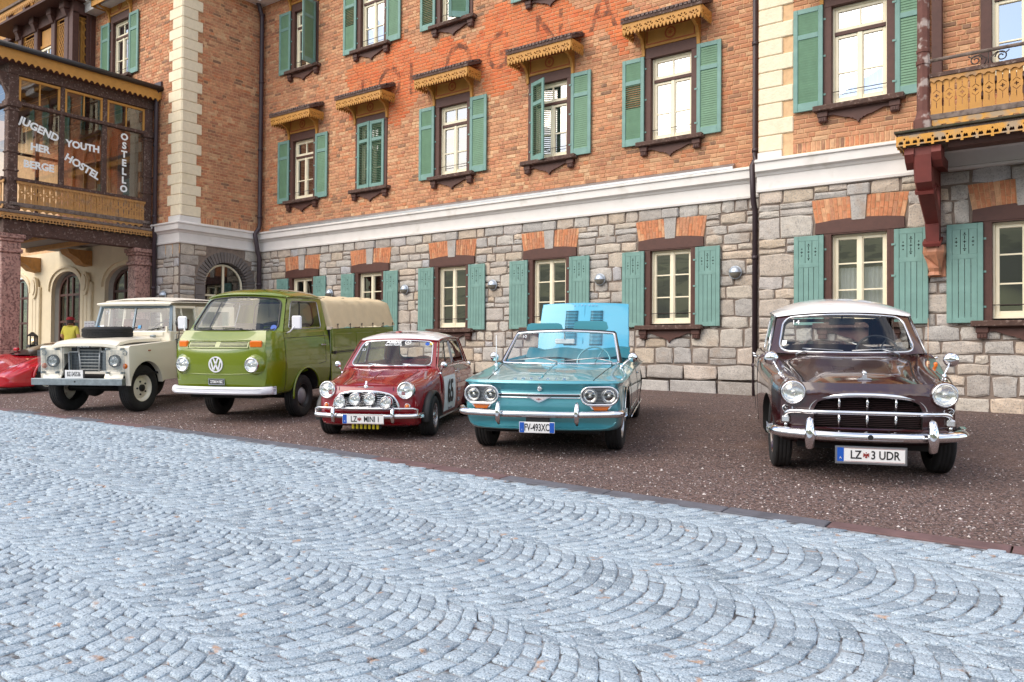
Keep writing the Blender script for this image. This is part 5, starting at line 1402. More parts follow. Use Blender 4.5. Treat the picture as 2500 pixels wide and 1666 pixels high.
def bumper_bar(mb, path, h, d, seg=10):
    """chrome bar with a rounded blade profile"""
    pr = [(-.5, -1), (.1, -.97), (.55, -.75), (.85, -.35), (.9, .1), (.75, .5), (.4, .85), (0, 1), (-.5, .98)]
    prof = [(a*d/h*2, b) for a, b in pr]
    P = [Vector(p) for p in path]; rows = []
    for i in range(len(P)):
        a = P[max(i-1, 0)]; b = P[min(i+1, len(P)-1)]; t = (b-a).normalized(); n = Vector((t.y, -t.x, 0)).normalized()
        if n.dot(Vector((1, 0, 0))) < 0 and abs(t.y) > .3: n = -n
        rows.append([P[i]+n*(u*h/2)+Vector((0, 0, v*h/2)) for u, v in prof])
    mb.grid(rows); k = len(prof)
    for r_, fl in ((rows[0], 0), (rows[-1], 1)): mb.add(r_, [tuple(range(k))[::-1] if fl else tuple(range(k))])
    return rows
def curve_y(pts, n=5): return spline(pts, n*(len(pts)-1)+1)

def bevmesh(mb, off, seg=3, ang=30, m=None):
    me = bpy.data.meshes.new('b'); me.from_pydata(mb.v, [], mb.f); bmx = bmesh.new(); bmx.from_mesh(me); bmesh.ops.remove_doubles(bmx, verts=bmx.verts, dist=1e-5)
    bmesh.ops.recalc_face_normals(bmx, faces=bmx.faces)
    es = [e for e in bmx.edges if len(e.link_faces) == 2 and e.calc_face_angle(0) > radians(ang)]
    bmesh.ops.bevel(bmx, geom=es, offset=off, segments=seg, affect='EDGES', clamp_overlap=True, profile=.5)
    for f in bmx.faces: f.smooth = True
    bmx.to_mesh(me); bmx.free(); return me
def roofgrid(mb, st, ns=18, pw=2.4, flip=True):
    """stations (x edge, x centre, half width, z edge, z centre)"""
    st = spline(st, (len(st)-1)*4+1); rows = []
    for xe, xc, w, ze, zc in st:
        r_ = []
        for i in range(ns+1):
            s = -cos(pi*i/ns); s = -1+2*i/ns if abs(s) < 0 else s
            r_.append((lerp(xe, xc, 1-s*s), w*s, ze+(zc-ze)*(1-abs(s)**pw)))
        rows.append(r_)
    mb.grid(rows, flip=flip); return rows
# ================================================================== turquoise convertible
def convertible():
    car = empty('convertible_car', label='turquoise open convertible with its rear engine lid raised, registration FV 493XC', cat='car', mat=carmat(-4.82, 7.38, 23.5, 1))
    pm = paint('turquoise_paint', (92, 166, 178), .28, metal=.35)
    LT = paint('turquoise_light', (78, 156, 172), .4, metal=.2)
    # profile: bottom, sill, side, waist, under lip, lip, shoulder, hood edge, hood mid, centre
    def S(x, zb, y1, yl, zl, yt, zt_, hx, hz, hc, low=.46):
        return (x, [(0, zb), (y1*.7, zb), (y1, zb+.02), (yl-.015, low-.05), (yl-.01, low+.1), (yl-.035, zl-.03), (yl+.012, zl), (yl-.02, zl+.022), (yt, zt_), (hx, hz), (hx*.5, hc-.004), (0, hc)])
    def tub(x, zb, y1, yl, zl, yt, zt_): return (x, [(0, zb), (y1*.7, zb), (y1, zb+.02), (yl-.015, .41), (yl-.01, .56), (yl-.035, zl-.03), (yl+.012, zl), (yl-.02, zl+.03), (yt, zt_), (yt-.05, zt_-.02), (yt-.06, .36), (0, .34)])
    secs = [S(.70, .30, .70, .79, .765, .74, .785, .55, .79, .79), S(.62, .27, .74, .82, .768, .76, .79, .56, .80, .80), S(.35, .24, .78, .838, .775, .77, .802, .57, .822, .835), S(0, .22, .79, .845, .79, .775, .825, .58, .85, .868), S(-.35, .22, .79, .848, .80, .77, .85, .60, .875, .89), S(-.58, .22, .79, .848, .805, .765, .868, .62, .885, .897),
            tub(-.60, .22, .79, .848, .805, .77, .87), tub(-1.4, .22, .79, .848, .80, .775, .875), tub(-2.35, .22, .79, .845, .79, .77, .875), S(-2.37, .22, .79, .845, .79, .755, .88, .6, .90, .905), S(-2.8, .24, .78, .84, .78, .75, .87, .6, .895, .90), S(-3.4, .28, .74, .80, .74, .70, .82, .55, .84, .85), S(-3.62, .32, .66, .74, .72, .64, .77, .5, .79, .80)]
    def front(y, z):
        e = 1-min(1, abs(y)/.80)**6
        p = np.interp(z, [.28, .36, .44, .52, .58, .62, .66, .71, .745, .765, .80], [-.10, -.05, -.02, -.015, .0, .0, -.05, -.045, .0, .045, .03])
        return float(p)*e
    plan = lambda x, y, z: -.11*(abs(y)/.83)**2.2 if x > .3 else (-.11*(abs(y)/.83)**2.2*max(0, (x+.3)/.6) if x > -.3 else 0)
    me = loft(secs, 4, 3, front=front, plan=plan, sharpx=(5, 6, 8, 9)); me.materials.append(pm); me.materials.append(m_under); bv = bvh_of(me)
    cuts = [wellcut(x, .30, .375, s*.50, s*.95) for x in (0, -2.74) for s in (1, -1)]
    me = boolean(me, cuts); mb = MB(); addmesh(mb, me); body = mb.build('body', [pm, m_under], car, sharp=38)
    for x in (0, -2.74):
        for s in (1, -1): wheel(car, x, s*.71, .315, .17, .185, ('steel', m_chrome2, m_chrome), steer=-2 if x == 0 else 0)
    # shut lines, hood crease
    mb = MB()
    for s in (1, -1): seam(mb, bv, [(.66, s*.545, 1.2), (.3, s*.575, 1.2), (0, s*.60, 1.2), (-.5, s*.655, 1.2)], (0, 0, -1), .005)
    seam(mb, bv, [(-.52, -.65, 1.2), (-.50, 0, 1.2), (-.52, .65, 1.2)], (0, 0, -1), .004)
    for s in (1, -1):
        for xx in (-.62, -1.75): seam(mb, bv, [(xx, s*1.2, .32), (xx, s*1.2, .76)], (0, -s, 0), .004)
    mb.build('panel_gap', m_seam, car)
    mb = MB(); q = [onto(bv, (x, 0, 1.2), (0, 0, -1), .001) for x in np.linspace(.55, -.45, 12)]; mb.tube(q, [.010]*8+[.008, .006, .004, .002], 6); mb.build('hood_crease', pm, car)
    # chrome belt on nose, badge, lettering
    mb = MB()
    for z in (.648, .615): mb.tube([onto(bv, (2, y, z), (-1, 0, 0), .004) for y in np.linspace(-.43, .43, 21)], .008, 6)
    mb.build('nose_trim', m_chrome, car)
    mb = MB(); mb.tube([onto(bv, (2, y, .632), (-1, 0, 0), .0) for y in np.linspace(-.43, .43, 21)], .010, 5); mb.build('nose_strip', m_black, car)
    mb = MB(); x0 = onto(bv, (2, 0, .62), (-1, 0, 0)).x; mb.prism([(-.125, .628), (.125, .628), (.02, .575), (0, .568), (-.02, .575)], x0+.004, x0+.022, 'x'); o = mb.build('badge', m_chrome, car)
    mb = MB(); mb.prism([(-.09, .621), (.09, .621), (.0, .583)], x0+.022, x0+.025, 'x'); mb.build('badge_enamel', M('badge_enamel', s2l((196, 190, 190)), .3), o)
    mb = MB(); mb.prism([(-.026, .606), (.026, .606), (.026, .598), (-.026, .598)], x0+.025, x0+.027, 'x'); mb.prism([(-.008, .612), (.008, .612), (.008, .592), (-.008, .592)], x0+.025, x0+.027, 'x'); mb.build('badge_cross', M('badge_red', s2l((150, 110, 110)), .4), o)
    x1 = onto(bv, (2, 0, .71), (-1, 0, 0)).x; mb = MB(); mb.lathe([(.025, .0), (.027, .01), (.018, .016), (.001, .018)], 14, 'x', c=(x1, 0, .705)); mb.tube([(x1+.012, 0, .745), (x1+.018, 0, .72)], [.003, .016], 8); mb.build('lock_button', m_chrome, car)
    mb = MB()
    for i, ch in enumerate('CORVAIR'): 
        y = -.255+i*.085; p = onto(bv, (.66, y, 1.2), (0, 0, -1), .0); text_mb(mb, ch, .042, frame(p+Vector((.012, 0, .012)), (0, 1, 0), (-.9, 0, .5)), .008, sx=1.25, bold=.001)
    mb.build('lettering', m_chrome, car)
    # headlamp pairs
    for s in (1, -1):
        xb = onto(bv, (2, s*.6, .64), (-1, 0, 0)).x
        T = Matrix.Translation((xb+.014, s*.605, .640)) @ Matrix.Rotation(radians(s*9), 4, 'Z')
        mb = MB(T); oval = [(.10*cos(a)*(1)+(.093 if cos(a) > 0 else -.093), .098*sin(a)) for a in np.linspace(0, 2*pi, 36, endpoint=False)]; inn = [(.082*cos(a)+(.093 if cos(a) > 0 else -.093), .080*sin(a)) for a in np.linspace(0, 2*pi, 36, endpoint=False)]
        mb.prism(oval, -.05, .032, 'x', [inn[::-1]]); mb.tube([(.033, u, v) for u, v in [((a[0]+b[0])/2, (a[1]+b[1])/2) for a, b in zip(oval, inn)]], .012, 6, closed=True, upv=(1, 0, 0)); bz = mb.build('headlight_bezel', m_chrome, car)
        q = MB(T); q.prism(inn, -.04, .004, 'x'); q.build('bezel_back', m_black, bz)
        q = MB(T)
        for k in range(10): z = -.066+k*.0147; q.box(.004, .014, -.05, .05, z-.0028, z+.0028)
        q.build('bezel_bars', m_chrome2, bz)
        for dy in (-.0945, .0945):
            p = T @ Vector((.020, dy, 0)); headlight(car, p.x, p.y, p.z, .068, ring=m_chrome2, depth=.02, rw=.008, yawdeg=s*9)
        # indicator under the lamps
        z0 = .515; xi = onto(bv, (2, s*.615, z0), (-1, 0, 0)).x
        T = Matrix.Translation((xi, s*.615, z0)) @ Matrix.Rotation(radians(s*9), 4, 'Z'); mb = MB(T); mb.prism([(-.115, .025), (.115, .025), (.075, -.03), (-.075, -.03)], -.02, .018, 'x'); o = mb.build('indicator', m_chrome, car)
        q = MB(T); q.prism([(-.095, .018), (.095, .018), (.062, -.022), (-.062, -.022)], .018, .026, 'x'); q.build('lens', m_amber, o)
    # bumper
    mb = MB(); pth = curve_y([(.50, .86, .47), (.62, .84, .463), (.70, .74, .46), (.77, .4, .455), (.79, 0, .455), (.77, -.4, .455), (.70, -.74, .46), (.62, -.84, .463), (.50, -.86, .47)]); bumper_bar(mb, pth, .072, .035); b = mb.build('front_bumper', m_chrome, car)
    for s in (1, -1): mb = MB(); mb.tube([(.79, s*.40, .36), (.835, s*.40, .40), (.845, s*.40, .48), (.82, s*.40, .56), (.79, s*.40, .575)], [.016, .028, .03, .024, .012], 8); mb.build('overrider', m_chrome, b)
    plate(car, .835, 0.0, .330, .36, .11, 'i', [('FV-493XC', 0)], .10, sx=.60)
    mb = MB(); mb.box(.74, .79, -.12, .12, .375, .42); mb.build('plate_bracket', m_black, car)
    # cowl vents
    mb = MB()
    for i in range(46):
        y = -.44+i*.0196
        if abs(y) < .03: continue
        p = onto(bv, (-.44, y, 1.2), (0, 0, -1), .001); mb.bbox(p.x-.012, p.x+.012, y-.005, y+.005, p.z-.003, p.z+.002)
    mb.build('cowl_vents', m_black, car)
    # windscreen
    Pw = P4((-.66, -.70, .882), (-.66, .70, .882), (-1.10, .605, 1.225), (-1.10, -.605, 1.225), (.22, 0, .0), (1, .55))
    def Pw2(u, v): p = Pw(u, v); p.z += .03*4*u*(1-u)*v; return p
    ws = pane(Pw2, rrect(.004, .996, .01, .99, .03, .05), None, car, None, trim=m_chrome, tr=.017, name='windscreen')
    mb = MB(); mb.tube([Pw2(u, 1.015)+Vector((-.015, 0, .004)) for u in np.linspace(0, 1, 20)], .016, 8)
    for u in (0, 1): mb.tube([Pw2(u, v)+Vector((-.03, 0, 0)) for v in np.linspace(-.05, 1.0, 6)], [.032, .03, .026, .022, .02, .018], 8)
    mb.build('windscreen_frame', m_rubber, ws)
    for y, s in ((-.33, 1), (.30, 1)):
        p = Pw2((y+.70)/1.4, .06); wiper(car, (-.42, y+.33, .905), p+Vector((.02, .12, .05)), p+Vector((.02, -.26, .015)))
    mb = MB(); p = Pw2(.5, .97); mb.tube([p+Vector((-.03, 0, 0)), p+Vector((-.06, 0, -.09))], .008, 6); mb.bbox(p.x-.085, p.x-.06, -.12, .12, p.z-.15, p.z-.085, .012); mb.build('rear_view_mirror', m_stick, ws)
    for y0, y1, tz in ((-.50, -.04, .05), (.09, .52, .075)):
        mb = MB(); pts = [(y0+.03, 0), (y1-.03, 0), (y1, .03), (y1-.02, tz+.03), (y1-.06, tz+.045), (y0+.06, tz+.045), (y0+.02, tz+.03), (y0, .02)]; mb.prism([(a, 1.255+b_) for a, b_ in pts], -1.145, -1.13, 'x'); mb.build('sun_visor', LT, ws)
    mb = MB(); text_mb(mb, '10', .06, frame(Pw2(.10, .86)+Vector((.006, 0, 0)), (0, 1, 0), (-.5, 0, .8)), .001); mb.build('window_mark', m_stick, ws)
    # inside
    seats(car, (-1.6,), (-.36, .36), .36, LT, .56, .52); seats(car, (-2.3,), (0,), .40, LT, 1.2, .45, 'rear_seat'); steering(car, -.98, .36, .88, .2, LT, 62)
    mb = MB(); mb.bbox(-.80, -.62, -.70, .70, .70, .875, .03); mb.build('dashboard', LT, car)
    # folded hood boot
    mb = MB(); rows = []
    for x, z, w in ((-2.10, .86, .72), (-2.16, .955, .70), (-2.3, .985, .70), (-2.45, .97, .69), (-2.55, .91, .68)): rows.append([(x-.05*(abs(y)/.7)**2, y, z+.018*sin(y*9+x*4)+(.02 if abs(y) > .5 else 0)) for y in np.linspace(-w, w, 22)])
    mb.grid(rows, flip=True); mb.build('folded_hood', M('turquoise_vinyl', s2l((28, 108, 124)), .5, var=.1), car)
    # raised engine lid
    x0, z0, x1, z1 = -2.66, .90, -3.0, 1.595; w0, w1 = .64, .62
    Pl = lambda u, v: Vector((lerp(x0, x1, v)-.03*(2*u-1)**2+.05*sin(v*pi)*.6, lerp(-w0, w0, u) if v < .5 else lerp(-lerp(w0, w1, v), lerp(w0, w1, v), u), lerp(z0, z1, v)+(.02*(1-(2*u-1)**2) if v > .9 else 0)))
    mb = MB(); nu, nv = 20, 14
    mb.grid([[Pl(i/nu, j/nv) for j in range(nv+1)] for i in range(nu+1)]); mb.grid([[Pl(i/nu, j/nv)+Vector((-.03, 0, -.01)) for j in range(nv+1)] for i in range(nu+1)], flip=True)
    edge = [Pl(i/nu, 0) for i in range(nu+1)]+[Pl(1, j/nv) for j in range(1, nv+1)]+[Pl(1-i/nu, 1) for i in range(1, nu+1)]+[Pl(0, 1-j/nv) for j in range(1, nv)]
    mb.tube([e+Vector((-.015, 0, -.005)) for e in edge], .017, 6, closed=True)
    lid = mb.build('engine_lid', paint('lid_paint', (72, 166, 198), .38, metal=.1), car)
    mb = MB()
    for u0, u1 in ((.285, .425), (.575, .715)):
        for v0, v1, n in ((.18, .40, 9), (.52, .86, 12)):
            for k in range(n):
                v = lerp(v0, v1, k/(n-1)); pts = [Pl(u, v)+Vector((.006, 0, 0)) for u in np.linspace(u0, u1, 5)]
                mb.tube(pts, .0105, 6)
    mb.build('louvres', m_black, lid)
    mb = MB(); mb2 = []
    for u0, u1 in ((.285, .425), (.575, .715)):
        mb = MB(); mb2.append(mb)
        for v0, v1, n in ((.18, .40, 9), (.52, .86, 12)):
            for k in range(n):
                v = lerp(v0, v1, (k+.42)/(n-1)); mb.tube([Pl(u, v)+Vector((.012, 0, 0)) for u in np.linspace(u0, u1, 5)], .0085, 6)
    [q.build('louvre_lips', paint('lid_paint', (72, 166, 198)), lid) for q in mb2]
    mb = MB()
    for i, ch in enumerate('CORVAIR'):      # upside down, the lid being open
        p = Pl(.635-i*.043, .965)+Vector((.012, 0, 0)); text_mb(mb, ch, .034, frame(p, (0, -1, 0), (.3, 0, -1)), .006, sx=1.2)
    mb.build('lettering', m_chrome, lid)
    mb = MB(); mb.tube([Pl(.5, .2)+Vector((.004, 0, 0)), Pl(.5, .97)+Vector((.004, 0, 0))], .005, 5); mb.build('lid_rib', paint('lid_paint', (0, 0, 0)), lid)
    # mirrors, aerial
    for s in (1, -1): ball_mirror(car, (-.42 if s > 0 else -.5, s*.74, .865), (-.52, s*(.86 if s > 0 else .76), .965), .055)
    mb = MB(); mb.tube([(-.44, -.72, .87), (-.46, -.725, 1.22)], [.006, .004], 6); mb.tube([(-.44, -.72, .855), (-.44, -.72, .885)], [.02, .008], 8); mb.build('aerial', m_stick, car)
    mb = MB()
    for s in (1, -1):
        mb.tube([(x, s*.851, .30) for x in (-.42, -1.4, -2.32)], .008, 6); pts = [(.385*cos(a), s*.838, .30+.385*sin(a)) for a in np.linspace(.15, pi-.1, 20)]; mb.tube(pts, .008, 6)
    mb.build('side_trim', m_chrome, car)
    for s in (1, -1): mb = MB(); mb.tube([(-1.55, s*.845, .72), (-1.68, s*.86, .72)], .012, 6); mb.build('door_handle', m_chrome, car)
    mb = MB(); mb.box(-3.3, .55, -.6, .6, .24, .30); mb.build('underbody', m_under, car)
convertible()
# ================================================================== maroon saloon
def saloon():
    car = empty('saloon_car', label='maroon classic saloon with white roof and chrome grille, registration LZ 3 UDR', cat='car', mat=carmat(-1.78, 7.95, 20.0, 1))
    pm = paint('maroon_paint', (52, 18, 21), .2); wp = paint('white_roof', (226, 228, 230), .3); sp = paint('maroon_slat', (40, 20, 22), .5, coat=.2)
    # profile: 0 centre bottom,1,2 sill,3 side low,4 side mid,5 side high,6 fender outer,7 fender crown,8 fender inner,9 valley,10 hood,11 centre
    def S(x, zb, y1, ys, zs, yc, zc_, yv, zv, zh, zm, l3=.45, l4=.62):
        return (x, [(0, zb), (y1*.7, zb), (y1, zb+.02), (ys-.01, l3), (ys, l4), (ys-.012, zs), (lerp(ys, yc, .45), lerp(zs, zc_, .72)), (yc, zc_), (lerp(yc, yv, .6), lerp(zc_, zv, .55)), (yv, zv-.016), (yv*.62, zh+.006), (0, zm)])
    def tub(x, zb, y1, ys, zs, yb, zb2): return (x, [(0, zb), (y1*.7, zb), (y1, zb+.02), (ys-.01, .45), (ys, .66), (ys-.005, zs), (lerp(ys, yb, .5), lerp(zs, zb2, .8)), (yb, zb2), (yb-.03, zb2-.005), (yb-.05, zb2-.03), (yb-.07, .40), (0, .38)])
    secs = [S(.64, .40, .62, .70, .74, .575, .855, .47, .755, .765, .778), S(.56, .34, .68, .735, .77, .585, .885, .475, .79, .81, .835), S(.38, .28, .74, .77, .80, .60, .90, .475, .825, .868, .895), S(0, .24, .77, .80, .84, .62, .925, .485, .87, .925, .95), S(-.40, .24, .80, .84, .88, .66, .955, .53, .925, .975, .995), S(-.70, .24, .82, .865, .92, .71, .99, .60, .985, 1.02, 1.03), S(-.90, .24, .83, .875, .93, .75, 1.03, .64, 1.04, 1.05, 1.05),
            tub(-.92, .24, .83, .875, .93, .775, 1.045), tub(-1.7, .24, .84, .885, .92, .805, 1.035), tub(-2.6, .24, .83, .875, .90, .78, 1.03), S(-2.9, .26, .76, .81, .86, .68, 1.0, .55, 1.04, 1.05, 1.06), S(-3.2, .30, .72, .78, .80, .62, .90, .5, .95, .96, .97), S(-3.52, .36, .62, .68, .68, .55, .75, .45, .76, .77, .78)]
    plan = lambda x, y, z: -.13*(abs(y)/.72)**3*min(1, max(0, (x-.1)/.4))
    def front(y, z):
        p = np.interp(z, [.40, .46, .50, .60, .70, .76, .80, .86], [.0, .03, .03, .03, .03, .035, .02, .0]); return float(p)*(1-min(1, abs(y)/.72)**8)
    me = loft(secs, 4, 3, front=front, plan=plan, sharpx=(6, 7)); me.materials.append(pm); me.materials.append(m_under); bv = bvh_of(me)
    gr = [(-.43, .475), (.43, .475), (.43, .63), (.40, .69), (.33, .722), (.2, .738), (0, .745), (-.2, .738), (-.33, .722), (-.40, .69), (-.43, .63)]
    c = MB(); c.prism(gr, .48, 1.0, 'x')
    me = boolean(me, [wellcut(x, .31, .385, s*.48, s*.95) for x in (0, -2.46) for s in (1, -1)]+[c])
    mb = MB(); addmesh(mb, me)
    mb.build('body', [pm, m_under], car, sharp=38)
    for x in (0, -2.46):
        for s in (1, -1): wheel(car, x, s*.68, .33, .165, .20, ('steel', pm, m_chrome), steer=3 if x == 0 else 0)
    # greenhouse
    gh_ = MB()
    Pw = P4((-.88, -.745, 1.045), (-.88, .745, 1.045), (-1.28, .66, 1.415), (-1.28, -.66, 1.415), (.20, 0, 0), (1, .75))
    def Pw2(u, v): p = Pw(u, v); p.z += .045*4*u*(1-u)*v-.012*4*u*(1-u)*(1-v); return p
    pane(Pw2, rrect(.055, .945, .05, .955, .075, .20), gh_, car, None, trim=m_chrome, tr=.013, name='windscreen')
    ws = car.children[-1]
    for s in (1, -1):
        f = P4((-.90, s*.75, 1.045), (-1.74, s*.785, 1.035), (-1.74, s*.70, 1.45), (-1.29, s*.67, 1.415)); pane(f, rrect(.06, .97, .04, .90, .05, .10), gh_, car, None, trim=m_chrome, tr=.008, name='side_window')
        f2 = P4((-1.74, s*.785, 1.035), (-2.62, s*.755, 1.03), (-2.42, s*.66, 1.415), (-1.74, s*.70, 1.45)); pane(f2, rrect(.05, .86, .04, .90, .10, .2), gh_, car, None, trim=m_chrome, tr=.008, name='side_window')
        mb = MB(); mb.tube([f(.32, v) for v in (.04, .9)], .008, 5); mb.build('quarter_light_bar', m_chrome, car.children[-2])
        cp = P4((-2.62, s*.755, 1.03), (-2.98, s*.60, 1.05), (-2.66, s*.56, 1.385), (-2.42, s*.66, 1.415), (-.03, s*.03, .02)); gh_.grid([[cp(i/8, j/6) for j in range(7)] for i in range(9)])
        mb = MB(); mb.tube([(-1.27, s*.68, 1.425)]+[f(u, 1.01)+Vector((0, s*.012, 0)) for u in (.2, .6, 1)]+[f2(u, 1.01)+Vector((0, s*.012, 0)) for u in (.3, .7, 1)], .011, 6); mb.tube([f(-.02, v)+Vector((.012, s*.008, 0)) for v in (0, .3, .6, 1.0)], .009, 6); mb.build('rain_gutter', m_chrome2, car)
    Pr = P4((-2.98, -.60, 1.05), (-2.98, .60, 1.05), (-2.66, .56, 1.385), (-2.66, -.56, 1.385), (-.10, 0, 0))
    pane(Pr, rrect(.06, .94, .08, .90, .07, .2), gh_, car, None, trim=m_rubber, tr=.012, name='rear_window')
    gh_.build('pillars', pm, car)
    mb = MB(); roofgrid(mb, [(-1.265, -1.115, .665, 1.418, 1.464), (-1.34, -1.23, .695, 1.445, 1.545), (-1.60, -1.55, .715, 1.462, 1.603), (-1.95, -1.95, .72, 1.468, 1.625), (-2.3, -2.32, .70, 1.45, 1.59), (-2.60, -2.66, .63, 1.41, 1.49), (-2.67, -2.76, .56, 1.385, 1.40)]); mb.build('roof', wp, car)
    # inside
    seats(car, (-1.75,), (-.36, .36), .40, M('seat_tan', s2l((150, 128, 106)), .7), .62, .50); seats(car, (-2.55,), (0,), .40, M('seat_tan'), 1.25, .50, 'rear_seat'); steering(car, -1.12, .34, 1.04, .205, m_black, 58)
    mb = MB(); mb.bbox(-1.05, -.93, -.70, .70, .84, 1.02, .03); mb.build('dashboard', pm, car)
    mb = MB(); mb.bbox(-1.22, -1.20, -.13, .13, 1.33, 1.405, .02); mb.tube([(-1.2, 0, 1.38), (-1.17, 0, 1.46)], .007, 5); mb.build('rear_view_mirror', m_black, car)
    # bonnet gaps and creases
    mb = MB()
    for s in (1, -1): seam(mb, bv, [(.585, s*.462, 1.3), (.38, s*.475, 1.3), (0, s*.487, 1.3), (-.4, s*.535, 1.3), (-.66, s*.57, 1.3), (-.72, s*.5, 1.3)], (0, 0, -1), .007)
    seam(mb, bv, [(-.72, -.5, 1.3), (-.70, 0, 1.3), (-.72, .5, 1.3)], (0, 0, -1), .005)
    for s in (1, -1):
        for xx in (-.86, -1.76): seam(mb, bv, [(xx, s*1.2, .33), (xx, s*1.2, .95)], (0, -s, 0), .004)
    mb.build('panel_gap', m_seam, car)
    mb = MB()
    for s in (1, -1): mb.tube([onto(bv, (x, s*.665, 1.3), (0, 0, -1), .002) for x in np.linspace(.36, .02, 8)], .007, 6)
    mb.build('wing_strip', m_chrome, car)
    # grille
    mb = MB(); ar = curve_y([(.61, -.465, .60), (.615, -.445, .665), (.63, -.37, .722), (.66, -.2, .748), (.675, 0, .757), (.66, .2, .748), (.63, .37, .722), (.615, .445, .665), (.61, .465, .60)], 4)
    mb.tube(ar, [.018]+[.023]*(len(ar)-2)+[.018], 10); g = mb.build('grille', m_chrome, car)
    mb = MB()
    for k in range(7): z = .625+k*.0165; w_ = .42 if z < .67 else (.37 if z < .7 else .26); mb.bbox(.575, .60, -w_, w_, z-.004, z+.004)
    for k in range(7): z = .485+k*.0155; mb.bbox(.575, .60, -.43, .43, z-.004, z+.004)
    mb.build('grille_slats', sp, g)
    mb = MB(); sd2 = [(.54, .655, .50), (.585, .655, .575), (.62, .60, .602), (.70, .46, .606), (.735, .25, .61), (.75, 0, .612)]; p2 = curve_y(sd2+[(a, -b, c) for a, b, c in sd2[-2::-1]], 4); mb.tube(p2, .020, 10); mb.build('grille_bar', m_chrome, g)
    for y in (0, .225, -.225): mb = MB(); mb.tube([(.635, y, .63), (.64, y, .74)], [.014, .012], 6); mb.tube([(.64, y, .585), (.632, y, .475)], [.013, .010], 6); mb.build('grille_upright', m_chrome, g)
    for s in (1, -1):
        mb = MB(); mb.bbox(.535, .60, s*.625, s*.69, .495, .555, .01); mb.tube([(.57, s*.657, .495), (.57, s*.657, .455)], .016, 6); mb.build('side_light', m_refl, car)
        xs = onto(bv, (2, s*.60, .77), (-1, 0, 0)).x
        headlight(car, xs+.045, s*.60, .768, .086, depth=.035, rw=.016, yawdeg=s*4)
        mb = MB(); mb.lathe([(.110, -.14), (.112, .0), (.108, .035), (.10, .045)], 28, 'x', c=(xs, s*.6, .768)); mb.build('headlight_cowl', pm, car)
        xq = onto(bv, (2, s*.655, .615), (-1, 0, 0)).x; roundlamp(car, xq+.004, s*.655, .618, .026, m_lens, 'fog_lamp')
        q = onto(bv, (2, s*.60, .61), (-1, 0, 0)); mb = MB(); mb.bbox(q.x-.01, q.x+.012, s*.597, s*.609, .585, .64, .004); mb.build('chrome_flash', m_chrome, car)
    # bumper
    mb = MB(); bp = curve_y([(.36, .79, .43), (.55, .76, .425), (.66, .66, .42), (.76, .35, .415), (.79, 0, .415), (.76, -.35, .415), (.66, -.66, .42), (.55, -.76, .425), (.36, -.79, .43)]); bumper_bar(mb, bp, .088, .05); b = mb.build('front_bumper', m_chrome, car)
    for s in (1, -1):
        mb = MB(); mb.tube([(.76, s*.475, .30), (.815, s*.475, .33), (.835, s*.475, .40), (.83, s*.475, .48), (.80, s*.475, .545), (.77, s*.475, .56)], [.018, .038, .044, .038, .034, .02], 10); mb.build('overrider', m_chrome, b)
    mb = MB(); mb.bbox(.50, .70, -.62, .62, .45, .475, .01); mb.build('apron', pm, car)
    mb = MB(); mb.lathe([(.022, 0), (.001, .001)], 14, 'x', c=(.838, 0, .42)); mb.build('crank_hole', m_black, b)
    plate(car, .845, .0, .272, .53, .125, 'a', [('LZ', -.115), ('3 UDR', .112)], .098, sx=.80, frame_m=m_chrome2)
    T = Matrix.Translation((.846, -.035, .274)) @ Matrix(((0, 0, 1, 0), (1, 0, 0, 0), (0, 1, 0, 0), (0, 0, 0, 1))); mb = MB(T); eagle(mb, (0, 0), .05); mb.build('plate_emblem', m_eagle, car)
    # bonnet ornament, name
    p = onto(bv, (.42, 0, 1.3), (0, 0, -1)); mb = MB(); mb.prism([(-.062, 0), (.062, 0), (.05, .012), (.02, .018), (.014, .045), (-.014, .045), (-.02, .018), (-.05, .012)], p.x+.02, p.x+.05, 'x'); mb.v = [(a, b_, c_+p.z-.012) for a, b_, c_ in mb.v]
    mb.lathe([(.001, .03), (.02, .045), (.022, .06), (.012, .078), (.001, .08)], 12, 'z', c=(p.x+.03, 0, p.z-.012)); mb.tube([(p.x+.03, 0, p.z+.05), (p.x-.05, 0, p.z+.06), (p.x-.12, 0, p.z+.05)], [.012, .010, .003], 6); mb.build('bonnet_ornament', m_chrome, car)
    mb = MB()
    for i, ch in enumerate('OXFORD'):
        y = -.105+i*.042; q = onto(bv, (.585, y, 1.3), (0, 0, -1)); text_mb(mb, ch, .042, frame(q+Vector((.004, 0, .012)), (0, 1, 0), (-.5, 0, .9)), .006, sx=1.15, bold=.002)
    mb.build('lettering', m_chrome, car)
    for s in (1, -1): ball_mirror(car, tuple(onto(bv, (.18, s*.69, 1.4), (0, 0, -1))), (.05, s*(.775 if s > 0 else .765), 1.035), .066)
    q = onto(bv, (-.50, .70, 1.4), (0, 0, -1)); mb = MB(); mb.tube([q, q+Vector((-.02, .0, .44))], [.005, .003], 6); mb.lathe([(.02, 0), (.012, .03)], 8, 'z', c=tuple(q)); mb.build('aerial', M('aerial_bronze', s2l((190, 150, 120)), .3, metal=.5), car)
    q = onto(bv, (-.42, .75, 1.4), (0, 0, -1)); mb = MB(); mb.lathe([(.001, .045), (.016, .04), (.02, .025), (.014, .0)], 12, 'z', c=tuple(q)); mb.build('indicator', m_amber, car)
    for y, d in ((-.36, -1), (.36, 1)): wiper(car, (-.74, y*1.35, 1.03), Pw2(.5+y*.62, .13)+Vector((.02, 0, 0)), Pw2(.5+y*.08, .10)+Vector((.022, 0, 0)), b=.35)
    mb = MB(); text_mb(mb, '14', .085, frame(Pw2(.15, .80)+Vector((.01, 0, .0)), (.12, 1, .02), (-.6, 0, .8)), .001); mb.build('window_mark', m_stick, ws)
